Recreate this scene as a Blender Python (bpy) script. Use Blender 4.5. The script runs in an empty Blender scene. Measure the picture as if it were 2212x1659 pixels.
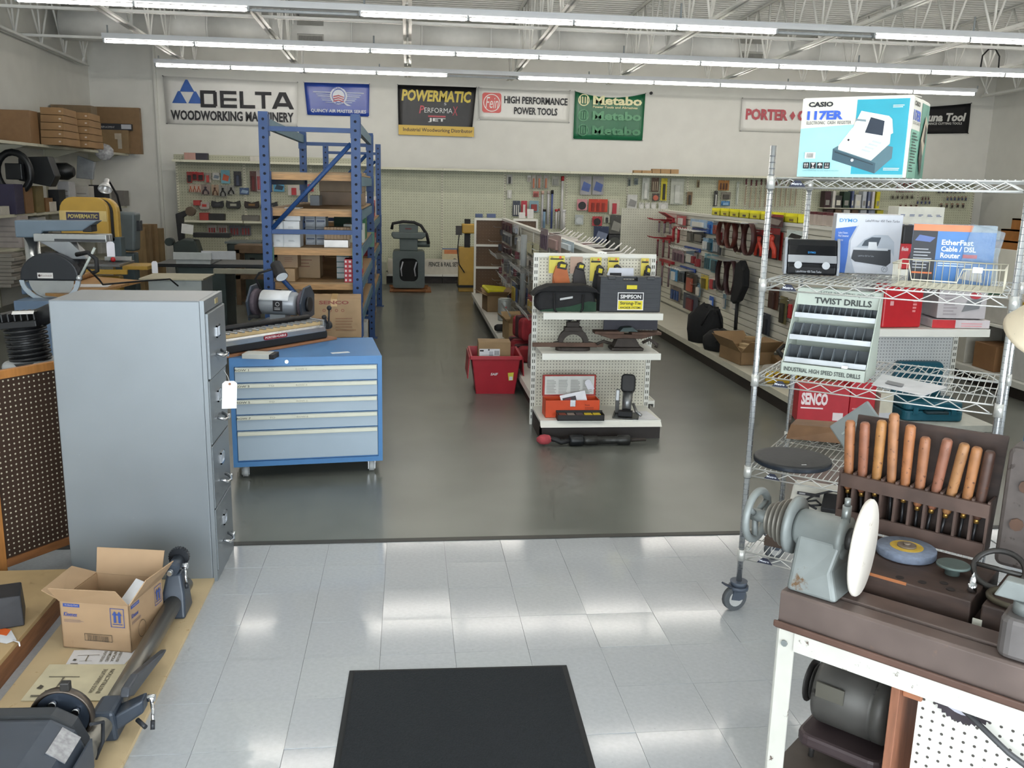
import bpy, math, random
from mathutils import Vector as V, Matrix
random.seed(7)
SC = bpy.context.scene
COL = SC.collection
PI = math.pi
# ---------------------------------------------------------------- camera, light, exposure
F_PX, PITCH, ROLL, YAW, CAM_H = 1960.0, 0.213748, 0.021976, -0.115621, 1.88
_cp, _sp, _cr, _sr, _cy, _sy = math.cos(PITCH), math.sin(PITCH), math.cos(ROLL), math.sin(ROLL), math.cos(YAW), math.sin(YAW)
_fw = V((-_sy*_cp, _cy*_cp, -_sp)); _rt = V((_cy, _sy, 0)); _up = _rt.cross(_fw)
_r2 = _rt*_cr + _up*_sr; _u2 = _up*_cr - _rt*_sr
CAM = V((0, 0, CAM_H))
cd = bpy.data.cameras.new('camera'); cam = bpy.data.objects.new('camera', cd); COL.objects.link(cam)
cd.sensor_fit = 'HORIZONTAL'; cd.sensor_width = 36.0; cd.lens = F_PX/2212*36; cd.clip_start = .05
m = Matrix((_r2, _u2, -_fw)).transposed().to_4x4(); m.translation = CAM; cam.matrix_world = m
SC.camera = cam
w = bpy.data.worlds.new('world'); SC.world = w; w.use_nodes = True
w.node_tree.nodes['Background'].inputs[0].default_value = (.75, .87, 1, 1)
w.node_tree.nodes['Background'].inputs[1].default_value = 1.0
TUBE_GLOW = 29.0          # the fluorescent tubes
DAYLIGHT = 560.0          # daylight through the shop front behind the camera
SC.view_settings.view_transform = 'Standard'; SC.view_settings.look = 'None'
SC.view_settings.exposure = 0.0; SC.view_settings.gamma = 1.0; SC.view_settings.use_curve_mapping = False
SC.cycles.use_denoising = True; SC.cycles.use_light_tree = False; SC.cycles.max_bounces = 5; SC.cycles.diffuse_bounces = 3; SC.cycles.glossy_bounces = 2
SC.cycles.use_adaptive_sampling = True; SC.cycles.adaptive_threshold = .08; SC.cycles.adaptive_min_samples = 12; SC.cycles.transparent_max_bounces = 8; SC.cycles.sample_clamp_indirect = 6.0; SC.cycles.caustics_reflective = False; SC.cycles.caustics_refractive = False
def area(name, loc, rot, sx, sy, power, col):
    d = bpy.data.lights.new(name, 'AREA'); d.shape = 'RECTANGLE'; d.size = sx; d.size_y = sy; d.energy = power; d.color = col
    o = bpy.data.objects.new(name, d); COL.objects.link(o); o.location = loc; o.rotation_euler = rot; return o
area('daylight_shop_front', (1.0, -1.9, 1.55), (PI/2, 0, 0), 9.0, 2.5, DAYLIGHT, (.88, .95, 1))

# photograph pixel -> point of the place, on a plane of known height / depth / side distance
def _ray(x, y): return _r2*((x-1106)/F_PX) - _u2*((y-829.5)/F_PX) + _fw
def ZP(x, y, z=0.0): d = _ray(x, y); return CAM + d*((z-CAM_H)/d.z)
def YP(x, y, Y): d = _ray(x, y); return CAM + d*(Y/d.y)
def XP(x, y, X): d = _ray(x, y); return CAM + d*(X/d.x)

# ---------------------------------------------------------------- materials
def lin(h):
    if not isinstance(h, str): return tuple(h)
    h = h.lstrip('#'); o = []
    for i in (0, 2, 4):
        c = int(h[i:i+2], 16)/255; o.append(c/12.92 if c <= .04045 else ((c+.055)/1.055)**2.4)
    return tuple(o)
MC = {}
def mat(hexc, rough=.55, metal=0.0, n=.06, sc=14, bump=0.0, emit=0.0, alpha=1.0, wear=None, grain=None, coat=0.0):
    key = (hexc, rough, metal, n, sc, bump, emit, alpha, wear, grain, coat)
    if key in MC: return MC[key]
    c = lin(hexc); m = bpy.data.materials.new('m_%d' % len(MC)); m.use_nodes = True; nt = m.node_tree; N = nt.nodes; L = nt.links
    b = N['Principled BSDF']; b.inputs['Roughness'].default_value = rough; b.inputs['Metallic'].default_value = metal
    if coat: b.inputs['Coat Weight'].default_value = coat
    b.inputs['Alpha'].default_value = alpha
    if emit:
        b.inputs['Emission Color'].default_value = (*c, 1); b.inputs['Emission Strength'].default_value = emit
    tc = N.new('ShaderNodeTexCoord'); no = N.new('ShaderNodeTexNoise'); no.inputs['Scale'].default_value = sc; no.inputs['Detail'].default_value = 2
    src = tc.outputs['Object']
    if grain:
        mp = N.new('ShaderNodeMapping'); mp.inputs['Scale'].default_value = grain; L.new(src, mp.inputs[0]); src = mp.outputs[0]
    L.new(src, no.inputs['Vector'])
    mx = N.new('ShaderNodeMix'); mx.data_type = 'RGBA'
    mx.inputs['A'].default_value = (*[min(1, v*(1-n)) for v in c], 1); mx.inputs['B'].default_value = (*[min(1, v*(1+n)) for v in c], 1)
    rr = N.new('ShaderNodeMapRange'); rr.inputs['From Min'].default_value = .3; rr.inputs['From Max'].default_value = .7
    L.new(no.outputs['Fac'], rr.inputs['Value']); L.new(rr.outputs[0], mx.inputs['Factor'])
    out = mx.outputs['Result']
    if wear:                      # chipped / rusted patches: (colour, threshold, scale)
        wc, th, ws = wear
        n2 = N.new('ShaderNodeTexNoise'); n2.inputs['Scale'].default_value = ws; n2.inputs['Detail'].default_value = 6; n2.inputs['Roughness'].default_value = .65
        L.new(tc.outputs['Object'], n2.inputs['Vector'])
        r2 = N.new('ShaderNodeMapRange'); r2.inputs['From Min'].default_value = th; r2.inputs['From Max'].default_value = th+.05
        L.new(n2.outputs['Fac'], r2.inputs['Value'])
        m2 = N.new('ShaderNodeMix'); m2.data_type = 'RGBA'; L.new(r2.outputs[0], m2.inputs['Factor']); L.new(out, m2.inputs['A'])
        m2.inputs['B'].default_value = (*lin(wc), 1); out = m2.outputs['Result']
    L.new(out, b.inputs['Base Color'])
    if bump:
        bp = N.new('ShaderNodeBump'); bp.inputs['Strength'].default_value = bump; bp.inputs['Distance'].default_value = .004
        L.new(no.outputs['Fac'], bp.inputs['Height']); L.new(bp.outputs[0], b.inputs['Normal'])
    MC[key] = m; return m
def peg(hexc, hole, pitch=.0254, r=.16, rough=.5, n=.04, axes='xz', stag=False):
    """board with a grid of small round holes; axes are the object axes the grid lies in"""
    key = ('peg', hexc, hole, pitch, r, axes, stag)
    if key in MC: return MC[key]
    m = mat(hexc, rough, 0, n, 9, 0, 0, 1, None, None, .0001*len(MC)).copy(); nt = m.node_tree; N = nt.nodes; L = nt.links
    b = N['Principled BSDF']; old = b.inputs['Base Color'].links[0].from_socket
    tc = N.new('ShaderNodeTexCoord'); sp = N.new('ShaderNodeSeparateXYZ'); L.new(tc.outputs['Object'], sp.inputs[0])
    d = []
    for a in axes:
        mu = N.new('ShaderNodeMath'); mu.operation = 'DIVIDE'; L.new(sp.outputs[a.upper()], mu.inputs[0]); mu.inputs[1].default_value = pitch
        fr = N.new('ShaderNodeMath'); fr.operation = 'FRACT'; L.new(mu.outputs[0], fr.inputs[0])
        su = N.new('ShaderNodeMath'); su.operation = 'SUBTRACT'; L.new(fr.outputs[0], su.inputs[0]); su.inputs[1].default_value = .5
        sq = N.new('ShaderNodeMath'); sq.operation = 'MULTIPLY'; L.new(su.outputs[0], sq.inputs[0]); L.new(su.outputs[0], sq.inputs[1]); d.append(sq)
    ad = N.new('ShaderNodeMath'); ad.operation = 'ADD'; L.new(d[0].outputs[0], ad.inputs[0]); L.new(d[1].outputs[0], ad.inputs[1])
    lt = N.new('ShaderNodeMath'); lt.operation = 'LESS_THAN'; L.new(ad.outputs[0], lt.inputs[0]); lt.inputs[1].default_value = r*r
    mx = N.new('ShaderNodeMix'); mx.data_type = 'RGBA'; L.new(lt.outputs[0], mx.inputs['Factor']); L.new(old, mx.inputs['A']); mx.inputs['B'].default_value = (*lin(hole), 1)
    L.new(mx.outputs['Result'], b.inputs['Base Color']); MC[key] = m; return m

# ---------------------------------------------------------------- mesh helpers
class B:
    """collects shapes; build() links them as ONE mesh object"""
    def __init__(s): s.v = []; s.f = []; s.fm = []; s.T = Matrix(); s.sm = []
    def at(s, loc=(0, 0, 0), rz=0, rx=0, ry=0): s.T = Matrix.Translation(loc) @ Matrix.Rotation(rz, 4, 'Z') @ Matrix.Rotation(ry, 4, 'Y') @ Matrix.Rotation(rx, 4, 'X'); return s
    def frame(s, o, x, y, z): m = Matrix((x, y, z)).transposed().to_4x4(); m.translation = o; s.T = m; return s
    def raw(s, vs, fs, m=0, sm=False):
        k = len(s.v); s.v += [s.T @ V(p) for p in vs]
        for f in fs: s.f.append([i+k for i in f]); s.fm.append(m); s.sm.append(sm)
        return s
    def box(s, c, d, m=0, rz=0, rx=0, ry=0, top=None):
        R = Matrix.Rotation(rz, 4, 'Z') @ Matrix.Rotation(ry, 4, 'Y') @ Matrix.Rotation(rx, 4, 'X'); x, y, z = d[0]/2, d[1]/2, d[2]/2
        tx, ty = (top[0]/2, top[1]/2) if top else (x, y)
        p = [(-x, -y, -z), (x, -y, -z), (x, y, -z), (-x, y, -z), (-tx, -ty, z), (tx, -ty, z), (tx, ty, z), (-tx, ty, z)]
        return s.raw([V(c) + R @ V(q) for q in p], [(3, 2, 1, 0), (4, 5, 6, 7), (0, 1, 5, 4), (1, 2, 6, 5), (2, 3, 7, 6), (3, 0, 4, 7)], m)
    def bb(s, a, b, m=0): return s.box([(a[i]+b[i])/2 for i in range(3)], [abs(b[i]-a[i]) for i in range(3)], m)
    def cyl(s, p0, p1, r0, r1=None, n=14, m=0, caps=True, sm=True):
        p0, p1 = V(p0), V(p1); r1 = r0 if r1 is None else r1; ax = (p1-p0).normalized(); u = ax.orthogonal().normalized(); w = ax.cross(u); vs = []
        for p, r in ((p0, r0), (p1, r1)): vs += [p + (u*math.cos(2*PI*i/n) + w*math.sin(2*PI*i/n))*r for i in range(n)]
        s.raw(vs, [(i, (i+1) % n, n+(i+1) % n, n+i) for i in range(n)], m, sm)
        if caps: s.cap(len(vs), n, m)
        return s
    def cap(s, tot, n, m):
        k = len(s.v)-tot
        for f in ([k+i for i in range(n-1, -1, -1)], [len(s.v)-n+i for i in range(n)]): s.f.append(f); s.fm.append(m); s.sm.append(False)
    def tube(s, pts, r, n=6, m=0, close=False):
        pts = [V(p) for p in pts]; k = len(pts); vs = []; pu = None
        for i, p in enumerate(pts):
            a = pts[(i-1) % k] if (close or i) else p; b = pts[(i+1) % k] if (close or i < k-1) else p
            t = (b-a).normalized(); u = t.orthogonal().normalized() if pu is None else (pu - t*pu.dot(t)).normalized(); pu = u; w = t.cross(u)
            rr = r[i] if isinstance(r, (list, tuple)) else r
            vs += [p + (u*math.cos(2*PI*j/n) + w*math.sin(2*PI*j/n))*rr for j in range(n)]
        fs = [(i*n+j, i*n+(j+1) % n, ((i+1) % k)*n+(j+1) % n, ((i+1) % k)*n+j) for i in range(k if close else k-1) for j in range(n)]
        s.raw(vs, fs, m, True)
        if not close: s.cap(len(vs), n, m)
        return s
    def lathe(s, prof, n=20, m=0, o=(0, 0, 0), ax='z', cap=True):
        vs = []; o = V(o)
        def P(r, h, a):
            c, q = r*math.cos(a), r*math.sin(a)
            return o + (V((c, q, h)) if ax == 'z' else V((h, c, q)) if ax == 'x' else V((q, h, c)))
        for r, h in prof: vs += [P(r, h, 2*PI*i/n) for i in range(n)]
        k = len(prof); s.raw(vs, [(i*n+j, i*n+(j+1) % n, (i+1)*n+(j+1) % n, (i+1)*n+j) for i in range(k-1) for j in range(n)], m, True)
        if cap: s.cap(len(vs), n, m)
        return s
    def prism(s, poly, d0, d1, ax='y', m=0, sm=False):
        """2-D outline pushed along ax: 'y' (x,z), 'x' (y,z), 'z' (x,y)"""
        def P(a, b, d): return (a, d, b) if ax == 'y' else (d, a, b) if ax == 'x' else (a, b, d)
        n = len(poly); vs = [P(a, b, d0) for a, b in poly] + [P(a, b, d1) for a, b in poly]
        s.raw(vs, [(i, (i+1) % n, n+(i+1) % n, n+i) for i in range(n)], m, sm); s.cap(len(vs), n, m); return s
    def ball(s, c, r, n=12, m=0, sq=(1, 1, 1)):
        vs = []; k = n//2
        for i in range(k+1):
            a = PI*i/k
            vs += [V(c) + V((r*sq[0]*math.sin(a)*math.cos(2*PI*j/n), r*sq[1]*math.sin(a)*math.sin(2*PI*j/n), r*sq[2]*math.cos(a))) for j in range(n)]
        return s.raw(vs, [(i*n+j, (i+1)*n+j, (i+1)*n+(j+1) % n, i*n+(j+1) % n) for i in range(k) for j in range(n)], m, True)
    def quad(s, *p, m=0): return s.raw(p, [tuple(range(len(p)))], m)
    def build(s, name, mats, parent=None, bevel=0, seg=2, jit=0):
        mats = mats if isinstance(mats, (list, tuple)) else [mats]
        if parent is not None and getattr(s, 'world', False): inv = FR[parent.name].inverted(); s.v = [inv @ p for p in s.v]
        me = bpy.data.meshes.new(name); me.from_pydata([tuple(p) for p in s.v], [], s.f)
        for q in mats: me.materials.append(q)
        me.polygons.foreach_set('material_index', s.fm); me.polygons.foreach_set('use_smooth', s.sm)
        import bmesh
        bm = bmesh.new(); bm.from_mesh(me); bmesh.ops.recalc_face_normals(bm, faces=bm.faces); bm.to_mesh(me); bm.free()
        o = bpy.data.objects.new(name, me); COL.objects.link(o)
        if parent is not None: o.parent = parent
        if bevel:
            md = o.modifiers.new('edge', 'BEVEL'); md.width = bevel; md.segments = seg; md.limit_method = 'ANGLE'; md.angle_limit = .7
        FR[o.name] = Matrix() if parent is None else FR[parent.name].copy()
        return o
    def W(s): s.world = True; return s
FR = {}
def rrect(x0, y0, x1, y1, r, k=4):
    p = []
    for cx, cy, a in ((x1-r, y1-r, 0), (x0+r, y1-r, PI/2), (x0+r, y0+r, PI), (x1-r, y0+r, 1.5*PI)):
        p += [(cx+r*math.cos(a+PI/2*i/k), cy+r*math.sin(a+PI/2*i/k)) for i in range(k+1)]
    return p
def tag(o, label=None, cat=None, group=None, kind=None):
    for k, v in (('label', label), ('category', cat), ('group', group), ('kind', kind)):
        if v: o[k] = v
    return o
def thing(name, label, cat, loc=(0, 0, 0), rz=0, group=None, kind=None):
    o = bpy.data.objects.new(name, None); COL.objects.link(o); o.empty_display_size = .05
    o.location = loc; o.rotation_euler = (0, 0, rz); FR[o.name] = Matrix.Translation(loc) @ Matrix.Rotation(rz, 4, 'Z')
    return tag(o, label, cat, group, kind)
TX = {}
def text_mesh(body, bold=0.0, shear=0.0):
    key = (body, bold, shear)
    if key not in TX:
        c = bpy.data.curves.new('lettering', 'FONT'); c.body = body; c.size = 1; c.offset = bold; c.shear = shear; c.resolution_u = 2
        o = bpy.data.objects.new('lettering', c); me = bpy.data.meshes.new_from_object(o)
        vs = [(v.co.x, v.co.y) for v in me.vertices]; fs = [list(p.vertices) for p in me.polygons]
        bpy.data.objects.remove(o); bpy.data.curves.remove(c); bpy.data.meshes.remove(me)
        x0 = min(v[0] for v in vs); x1 = max(v[0] for v in vs); y0 = min(v[1] for v in vs); y1 = max(v[1] for v in vs)
        TX[key] = ([((x-x0)/(x1-x0), (y-y0)/(y1-y0)) for x, y in vs], fs)
    return TX[key]
class Print:
    """flat print on a surface: origin o, unit u (to the reader's right), unit v (up), sizes in metres"""
    def __init__(s, o, u, v, world=False, lift=.0012): s.o = V(o); s.u = V(u).normalized(); s.w = V(v).normalized(); s.n = s.u.cross(s.w); s.b = B(); s.k = 0; s.mats = []; s.lift = lift; s.b.world = world
    def mi(s, m):
        if m not in s.mats: s.mats.append(m)
        return s.mats.index(m)
    def put(s, pts, fs, m): 
        s.k += 1; d = s.n*(s.lift*(1+.35*s.k)); s.b.raw([s.o + s.u*x + s.w*y + d for x, y in pts], fs, s.mi(m)); return s
    def rect(s, x0, y0, x1, y1, m): return s.put([(x0, y0), (x1, y0), (x1, y1), (x0, y1)], [(0, 1, 2, 3)], m)
    def poly(s, pts, m): return s.put(pts, [list(range(len(pts)))], m)
    def disc(s, x, y, r, m, ry=None, n=24): return s.poly([(x+r*math.cos(2*PI*i/n), y+(ry or r)*math.sin(2*PI*i/n)) for i in range(n)], m)
    def ring(s, x, y, r, r2, m, n=28, ry=1): 
        p = [(x+q*math.cos(2*PI*i/n), y+q*ry*math.sin(2*PI*i/n)) for q in (r, r2) for i in range(n)]
        return s.put(p, [(i, (i+1) % n, n+(i+1) % n, n+i) for i in range(n)], m)
    def text(s, body, x0, y0, x1, y1, m, bold=.0, shear=0.0):
        vs, fs = text_mesh(body, bold, shear); return s.put([(x0+a*(x1-x0), y0+b*(y1-y0)) for a, b in vs], fs, m)
    def lines(s, x0, y0, x1, y1, n, m, fill=.5, rag=.25):
        h = (y1-y0)/n
        for i in range(n): s.rect(x0, y0+i*h, x1-(x1-x0)*rag*random.random(), y0+i*h+h*fill, m)
        return s
    def build(s, parent, name='lettering'): o = s.b.build(name, s.mats, parent); return o
def copies(o, n):  # n linked copies of a childless mesh object
    r = []
    for _ in range(n): c = o.copy(); COL.objects.link(c); r.append(c)
    return r
# ================================================================ THE ROOM
WALL_Y, XL, XR, Y0 = 18.6, -5.95, 12.2, -2.0
def deck_z(y): return 4.87 + (16-y)*.021
def chord_z(y): return 3.90 + (16-y)*.021
m_wall = mat('#dfdfd9', .75, 0, .03, 3)
m_white = mat('#e2e4e2', .5, 0, .03, 5)
m_steel_w = mat('#f1f2ef', .45, 0, .04, 6)
# floor: polished grey concrete beyond the seam, vinyl tiles before it
b = B(); b.bb((XL, 4.66, -.1), (XR, WALL_Y, 0)); fl = b.build('floor', mat('#6a6c65', .28, 0, .14, 1.6, 0)); tag(fl, 'polished grey green concrete shop floor', None, None, 'structure')
b = B(); b.bb((XL, Y0, -.1), (XR, 4.64, -.003)); sub = b.build('subfloor', mat('#6a6b6a', .8), fl)
tm = [mat(c, .10, 0, .045, 55, .02, 0, 1, ('#86878a', .67, 42)) for c in ('#b0b3b5', '#b2b5b6', '#aeb1b3')]
TS = .305; tmesh = []
for q in tm:
    b = B(); b.box((0, 0, -.0015), (TS-.0013, TS-.0013, .003)); tmesh.append(b.build('tile', q, fl))
first = set()
for i in range(-9, 13):
    for j in range(0, 12):
        x = -.73 + (i+.5)*TS; y = 4.64 - (j+.5)*TS
        k = random.choice((0, 0, 0, 1, 2)); o = tmesh[k]
        if k in first: o = o.copy(); COL.objects.link(o)
        first.add(k); o.location = (x, y, 0); o.rotation_euler = (random.gauss(0, .0045), random.gauss(0, .0045), 0)   # no tile lies quite flat
b = B(); b.bb((-3.4, Y0, -.003), (-3.4-2.5, 4.64, 0)).bb((3.25, Y0, -.003), (XR, 4.64, 0)).bb((-3.4, Y0, -.003), (3.25, .97, 0)); o = b.build('far_tiles', tm[0], fl); o['kind'] = 'stuff'
b = B(); b.bb((-3.4, 4.625, 0), (XR, 4.672, .004)); o = b.build('trim_1', mat('#34332f', .5)); tag(o, 'dark strip where the vinyl tiles meet the concrete floor', None, None, 'structure')
# walls
def struct(name, b, m, label, parent=None, **k): return tag(b.build(name, m, parent, **k), label, None, None, 'structure')
b = B(); b.bb((XL-.2, WALL_Y, 0), (XR+.2, WALL_Y+.2, 5.4)); struct('wall_back', b, m_wall, 'pale painted block wall across the far end of the shop')
b = B(); b.bb((XL-.2, Y0, 0), (XL, WALL_Y, 5.4)); struct('wall_left', b, m_wall, 'pale painted side wall behind the stock shelves')
b = B(); b.bb((XR, Y0, 0), (XR+.2, WALL_Y, 5.4)); struct('wall_right', b, m_wall, 'pale painted side wall beyond the far aisle')
# shop front behind the camera: sill wall, posts, glass
b = B(); b.bb((XL, Y0-.2, 0), (XR, Y0, .25)).bb((XL, Y0-.2, 2.9), (XR, Y0, 5.4)).bb((XL, Y0-.2, .25), (-3.7, Y0, 2.9)).bb((5.7, Y0-.2, .25), (XR, Y0, 2.9)); wf = struct('wall_front', b, m_wall, 'shop front wall around the display windows')
for i in range(6):
    x = -3.7 + i*9.4/5; b = B(); b.bb((x-.04, Y0-.12, .25), (x+.04, Y0-.02, 2.9)); b.build('window_post', mat('#3a3a3a', .4, .6), wf)
for sx in (-4.72,):
    b = B(); b.bb((sx-.05, WALL_Y-.05, 0), (sx, WALL_Y, 4.85)); struct('trim_2', b, m_wall, 'vertical corner bead on the far wall beside the long white banner')
# roof deck with ribs
b = B(); y = Y0; vs = []; pr = []
while y < WALL_Y:
    for dy, dz in ((0, 0), (.045, 0), (.06, -.04), (.135, -.04)): pr.append((y+dy, deck_z(y+dy)+dz))
    y += .15
for (y, z) in pr: vs += [(XL, y, z), (XR, y, z)]
b.raw(vs, [(2*i, 2*i+1, 2*i+3, 2*i+2) for i in range(len(pr)-1)]); struct('ceiling', b, mat('#e9eae6', .55, 0, .03, 4), 'white ribbed steel roof deck')
b = B(); b.bb((XL-.2, Y0-.2, 5.45), (XR+.2, WALL_Y+.2, 5.5)); struct('roof', b, mat('#888888'), 'roof slab above the ribbed deck')
# joists: two angles below, two above, web bars between
jm = mat('#ecede9', .45, 0, .03, 6)
jx = [-5.80+1.93*k for k in range(10)]
ya, yb = 2.0, WALL_Y-.55
def sl(y0, y1, zf, w, h, b, x):
    b.raw([(x-w/2, y0, zf(y0)), (x+w/2, y0, zf(y0)), (x+w/2, y1, zf(y1)), (x-w/2, y1, zf(y1)), (x-w/2, y0, zf(y0)+h), (x+w/2, y0, zf(y0)+h), (x+w/2, y1, zf(y1)+h), (x-w/2, y1, zf(y1)+h)],
          [(3, 2, 1, 0), (4, 5, 6, 7), (0, 1, 5, 4), (1, 2, 6, 5), (2, 3, 7, 6), (3, 0, 4, 7)])
base_j = None
for k, x in enumerate(jx):
    if base_j is None:
        J = thing('roof_joist', 'white open web roof joist', None, (x, 0, 0), 0, None, 'structure')
        for s in (-.036, .036):
            b = B(); sl(ya, yb, chord_z, .046, .008, b, s); sl(ya, yb, chord_z, .007, .05, b, s-math.copysign(.018, s)); b.build('chord_angle', jm, J)
        for s in (-.036, .036):
            b = B(); sl(ya, WALL_Y, lambda y: deck_z(y)-.06, .05, .012, b, s); b.build('chord_angle', jm, J)
        y = ya; q = 0
        while y < yb-.3:
            for p0, p1 in (((0, y, chord_z(y)+.03), (0, y+.5, deck_z(y+.5)-.06)), ((0, y+.5, deck_z(y+.5)-.06), (0, y+1.0, chord_z(y+1)+.03)), ((0, y+.97, chord_z(y+1)+.03), (0, y+.97, deck_z(y+1)-.06))):
                if p1[1] < WALL_Y-.3: B().cyl(p0, p1, .017, n=6).build('web_bar', jm, J)
            y += 1.0
        B().tube([(0, yb-.2, chord_z(yb)+.02), (0, WALL_Y-.02, deck_z(WALL_Y)-.07)], .018, 6).build('web_bar', jm, J)
        base_j = J
    else:
        J = base_j.copy(); COL.objects.link(J); J.location = (x, 0, 0)
        for c in list(base_j.children):
            d = c.copy(); COL.objects.link(d); d.parent = J
for y in (10.2, 13.2, 15.4):
    b = B(); b.bb((XL+.05, y-.02, chord_z(y)+.055), (XR, y+.02, chord_z(y)+.062)).bb((XL+.05, y-.02, chord_z(y)+.055), (XR, y-.015, chord_z(y)+.095)); struct('joist_bridging_bar', b, jm, 'thin white angle bar bridging the roof joists')
# round duct with grilles
D = thing('air_duct', 'white round air duct running across under the roof', 'duct', (0, 16.9, 4.40))
b = B(); xa = XL+.2
while xa < XR-.1:
    x2 = min(xa+1.2, XR); b.cyl((xa, 0, 0), (x2-.01, 0, 0), .27, n=24, caps=True).cyl((x2-.03, 0, 0), (x2, 0, 0), .277, n=24, caps=True); xa = x2
b.build('pipe', m_steel_w, D)
for x in (-1.65, 6.15):
    g = B(); g.at((x, 0, 0), 0, math.radians(35)); g.box((0, -.275, 0), (.44, .03, .24)); fr = g.build('grille', mat('#c9cac6', .5), D)
    g = B(); g.at((x, 0, 0), 0, math.radians(35))
    for i in range(16): g.box((-.19+i*.0253, -.292, 0), (.008, .008, .19))
    g.box((0, -.291, 0), (.40, .002, .20), 1)
    o = g.build('grille_bars', [mat('#b9bab6', .5), mat('#8a8b88', .6)], fr); o['kind'] = 'stuff'
    B().at((x, 0, 0), 0, math.radians(-30)).box((0, -.272, 0), (.44, .012, .11)).build('grille', mat('#a9a9a4', .6), D)
# fluorescent rows
tm_ = mat('#fff8ee', .4, 0, 0, 4, 0, TUBE_GLOW); tm_off = mat('#b9bfc2', .3); ch_m = mat('#d6dade', .4, 0, .03, 5); sk_m = mat('#9aa0a3', .5)
ROWS = {16.55: ('fluorescent strip light row nearest the far wall', 12, (4,)), 13.9: ('fluorescent strip light row, second from the far wall', 14, ()), 11.0: ('fluorescent strip light row with two dead tubes, nearest overhead', 14, (2, 7)),
        8.3: ('fluorescent strip light row above the blue rack', 14, ()), 5.6: ('fluorescent strip light row above the tile seam', 14, ()), 2.9: ('fluorescent strip light row above the shop entrance', 13, (1, 6))}
for ry, (lab, n, off) in ROWS.items():
    R = thing('strip_light_row', lab, 'strip light', (-4.2, ry, 3.74), 0, 'fluorescent rows under the roof')
    B().bb((-.02, -.055, .035), (n*1.22+.02, .055, .105)).build('channel', ch_m, R)
    for i in range(n):
        x = i*1.22
        B().bb((x-.012, -.035, -.02), (x+.012, .035, .04)).build('lamp_holder', sk_m, R)
        B().lathe([(.012, x+.02), (.019, x+.04), (.019, x+1.18), (.012, x+1.2)], 6, 0, (0, 0, 0), 'x').build('tube', tm_off if i in off else tm_, R)
    B().bb((n*1.22-.012, -.035, -.02), (n*1.22+.012, .035, .04)).build('lamp_holder', sk_m, R)
    for i in range(0, n+1, 3):
        B().cyl((min(i*1.22, n*1.22)+.05, 0, .1), (min(i*1.22, n*1.22)+.05, 0, chord_z(ry)-3.74+.01), .012, n=6).build('hanger', sk_m, R)
# ================================================================ BACK WALL UNITS AND BANNERS
m_pegw = peg('#c3c6ae', '#70715f', .0254*2, .13)
m_pegl = peg('#b4b59f', '#68695a', .0254*2, .13)
m_cream = mat('#d9d8c4', .5, 0, .03, 6); m_kick = mat('#2a2320', .55, 0, .1, 8); m_slot = mat('#55564a', .6)
m_shelfw = mat('#e4e4dc', .42, 0, .02, 6)
m_black = mat('#16161a', .5); m_ink = mat('#1d1d22', .55)
def upright(b, x, y, z0, z1, side=(1, 0)):  # slotted steel post face
    b.bb((x-.02, y-.012, z0), (x+.02, y+.012, z1), 0)
    z = z0+.05
    while z < z1-.05: b.bb((x-.011, y-.0135, z), (x-.004, y-.012, z+.028), 1); b.bb((x+.004, y-.0135, z), (x+.011, y-.012, z+.028), 1); z += .0508
def wall_unit(name, label, x0, n, pitch, z1, pm, shelf_z=None, kick=True):
    U = thing(name, label, 'display shelving', (x0, 18.25, 0))
    for i in range(n): B().bb((i*pitch+.02, 0, .2), ((i+1)*pitch-.02, .02, z1)).build('pegboard_panel', pm, U)
    for i in range(n+1):
        b = B(); upright(b, i*pitch, 0, .0, z1+(.0)); b.build('upright', [m_cream, m_slot], U)
        if kick: pass
    for i in range(n):
        B().bb((i*pitch+.003, -.34, z1-.01), ((i+1)*pitch-.003, .02, z1+.012)).bb((i*pitch+.003, -.35, z1-.03), ((i+1)*pitch-.003, -.34, z1+.012)).build('top_shelf', m_cream, U)
        if shelf_z: B().bb((i*pitch+.01, -.34, shelf_z-.01), ((i+1)*pitch-.01, 0, shelf_z+.01)).bb((i*pitch+.01, -.35, shelf_z-.03), ((i+1)*pitch-.01, -.34, shelf_z+.01)).build('shelf', m_cream, U)
        B().bb((i*pitch+.003, -.42, .15), ((i+1)*pitch-.003, 0, .175)).bb((i*pitch+.003, -.43, .14), ((i+1)*pitch-.003, -.42, .18)).build('base_shelf', m_shelfw, U)
        B().bb((i*pitch+.003, -.36, 0), ((i+1)*pitch-.003, -.34, .15)).build('kick_plate', m_kick, U)
    return U
wall_unit('pegboard_shelving', 'cream pegboard wall shelving along the far wall, mostly hung with carded goods', -.58, 10, 1.235, 2.19, m_pegw)
wall_unit('pegboard_shelving', 'older grey green pegboard wall shelving behind the blue rack', -4.36, 3, 1.245, 2.235, m_pegl, 1.13)
B().bb((-4.40, 18.22, 2.25), (-.64, 18.24, 2.35)).build('trim_3', m_pegl)['kind'] = 'structure'

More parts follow.
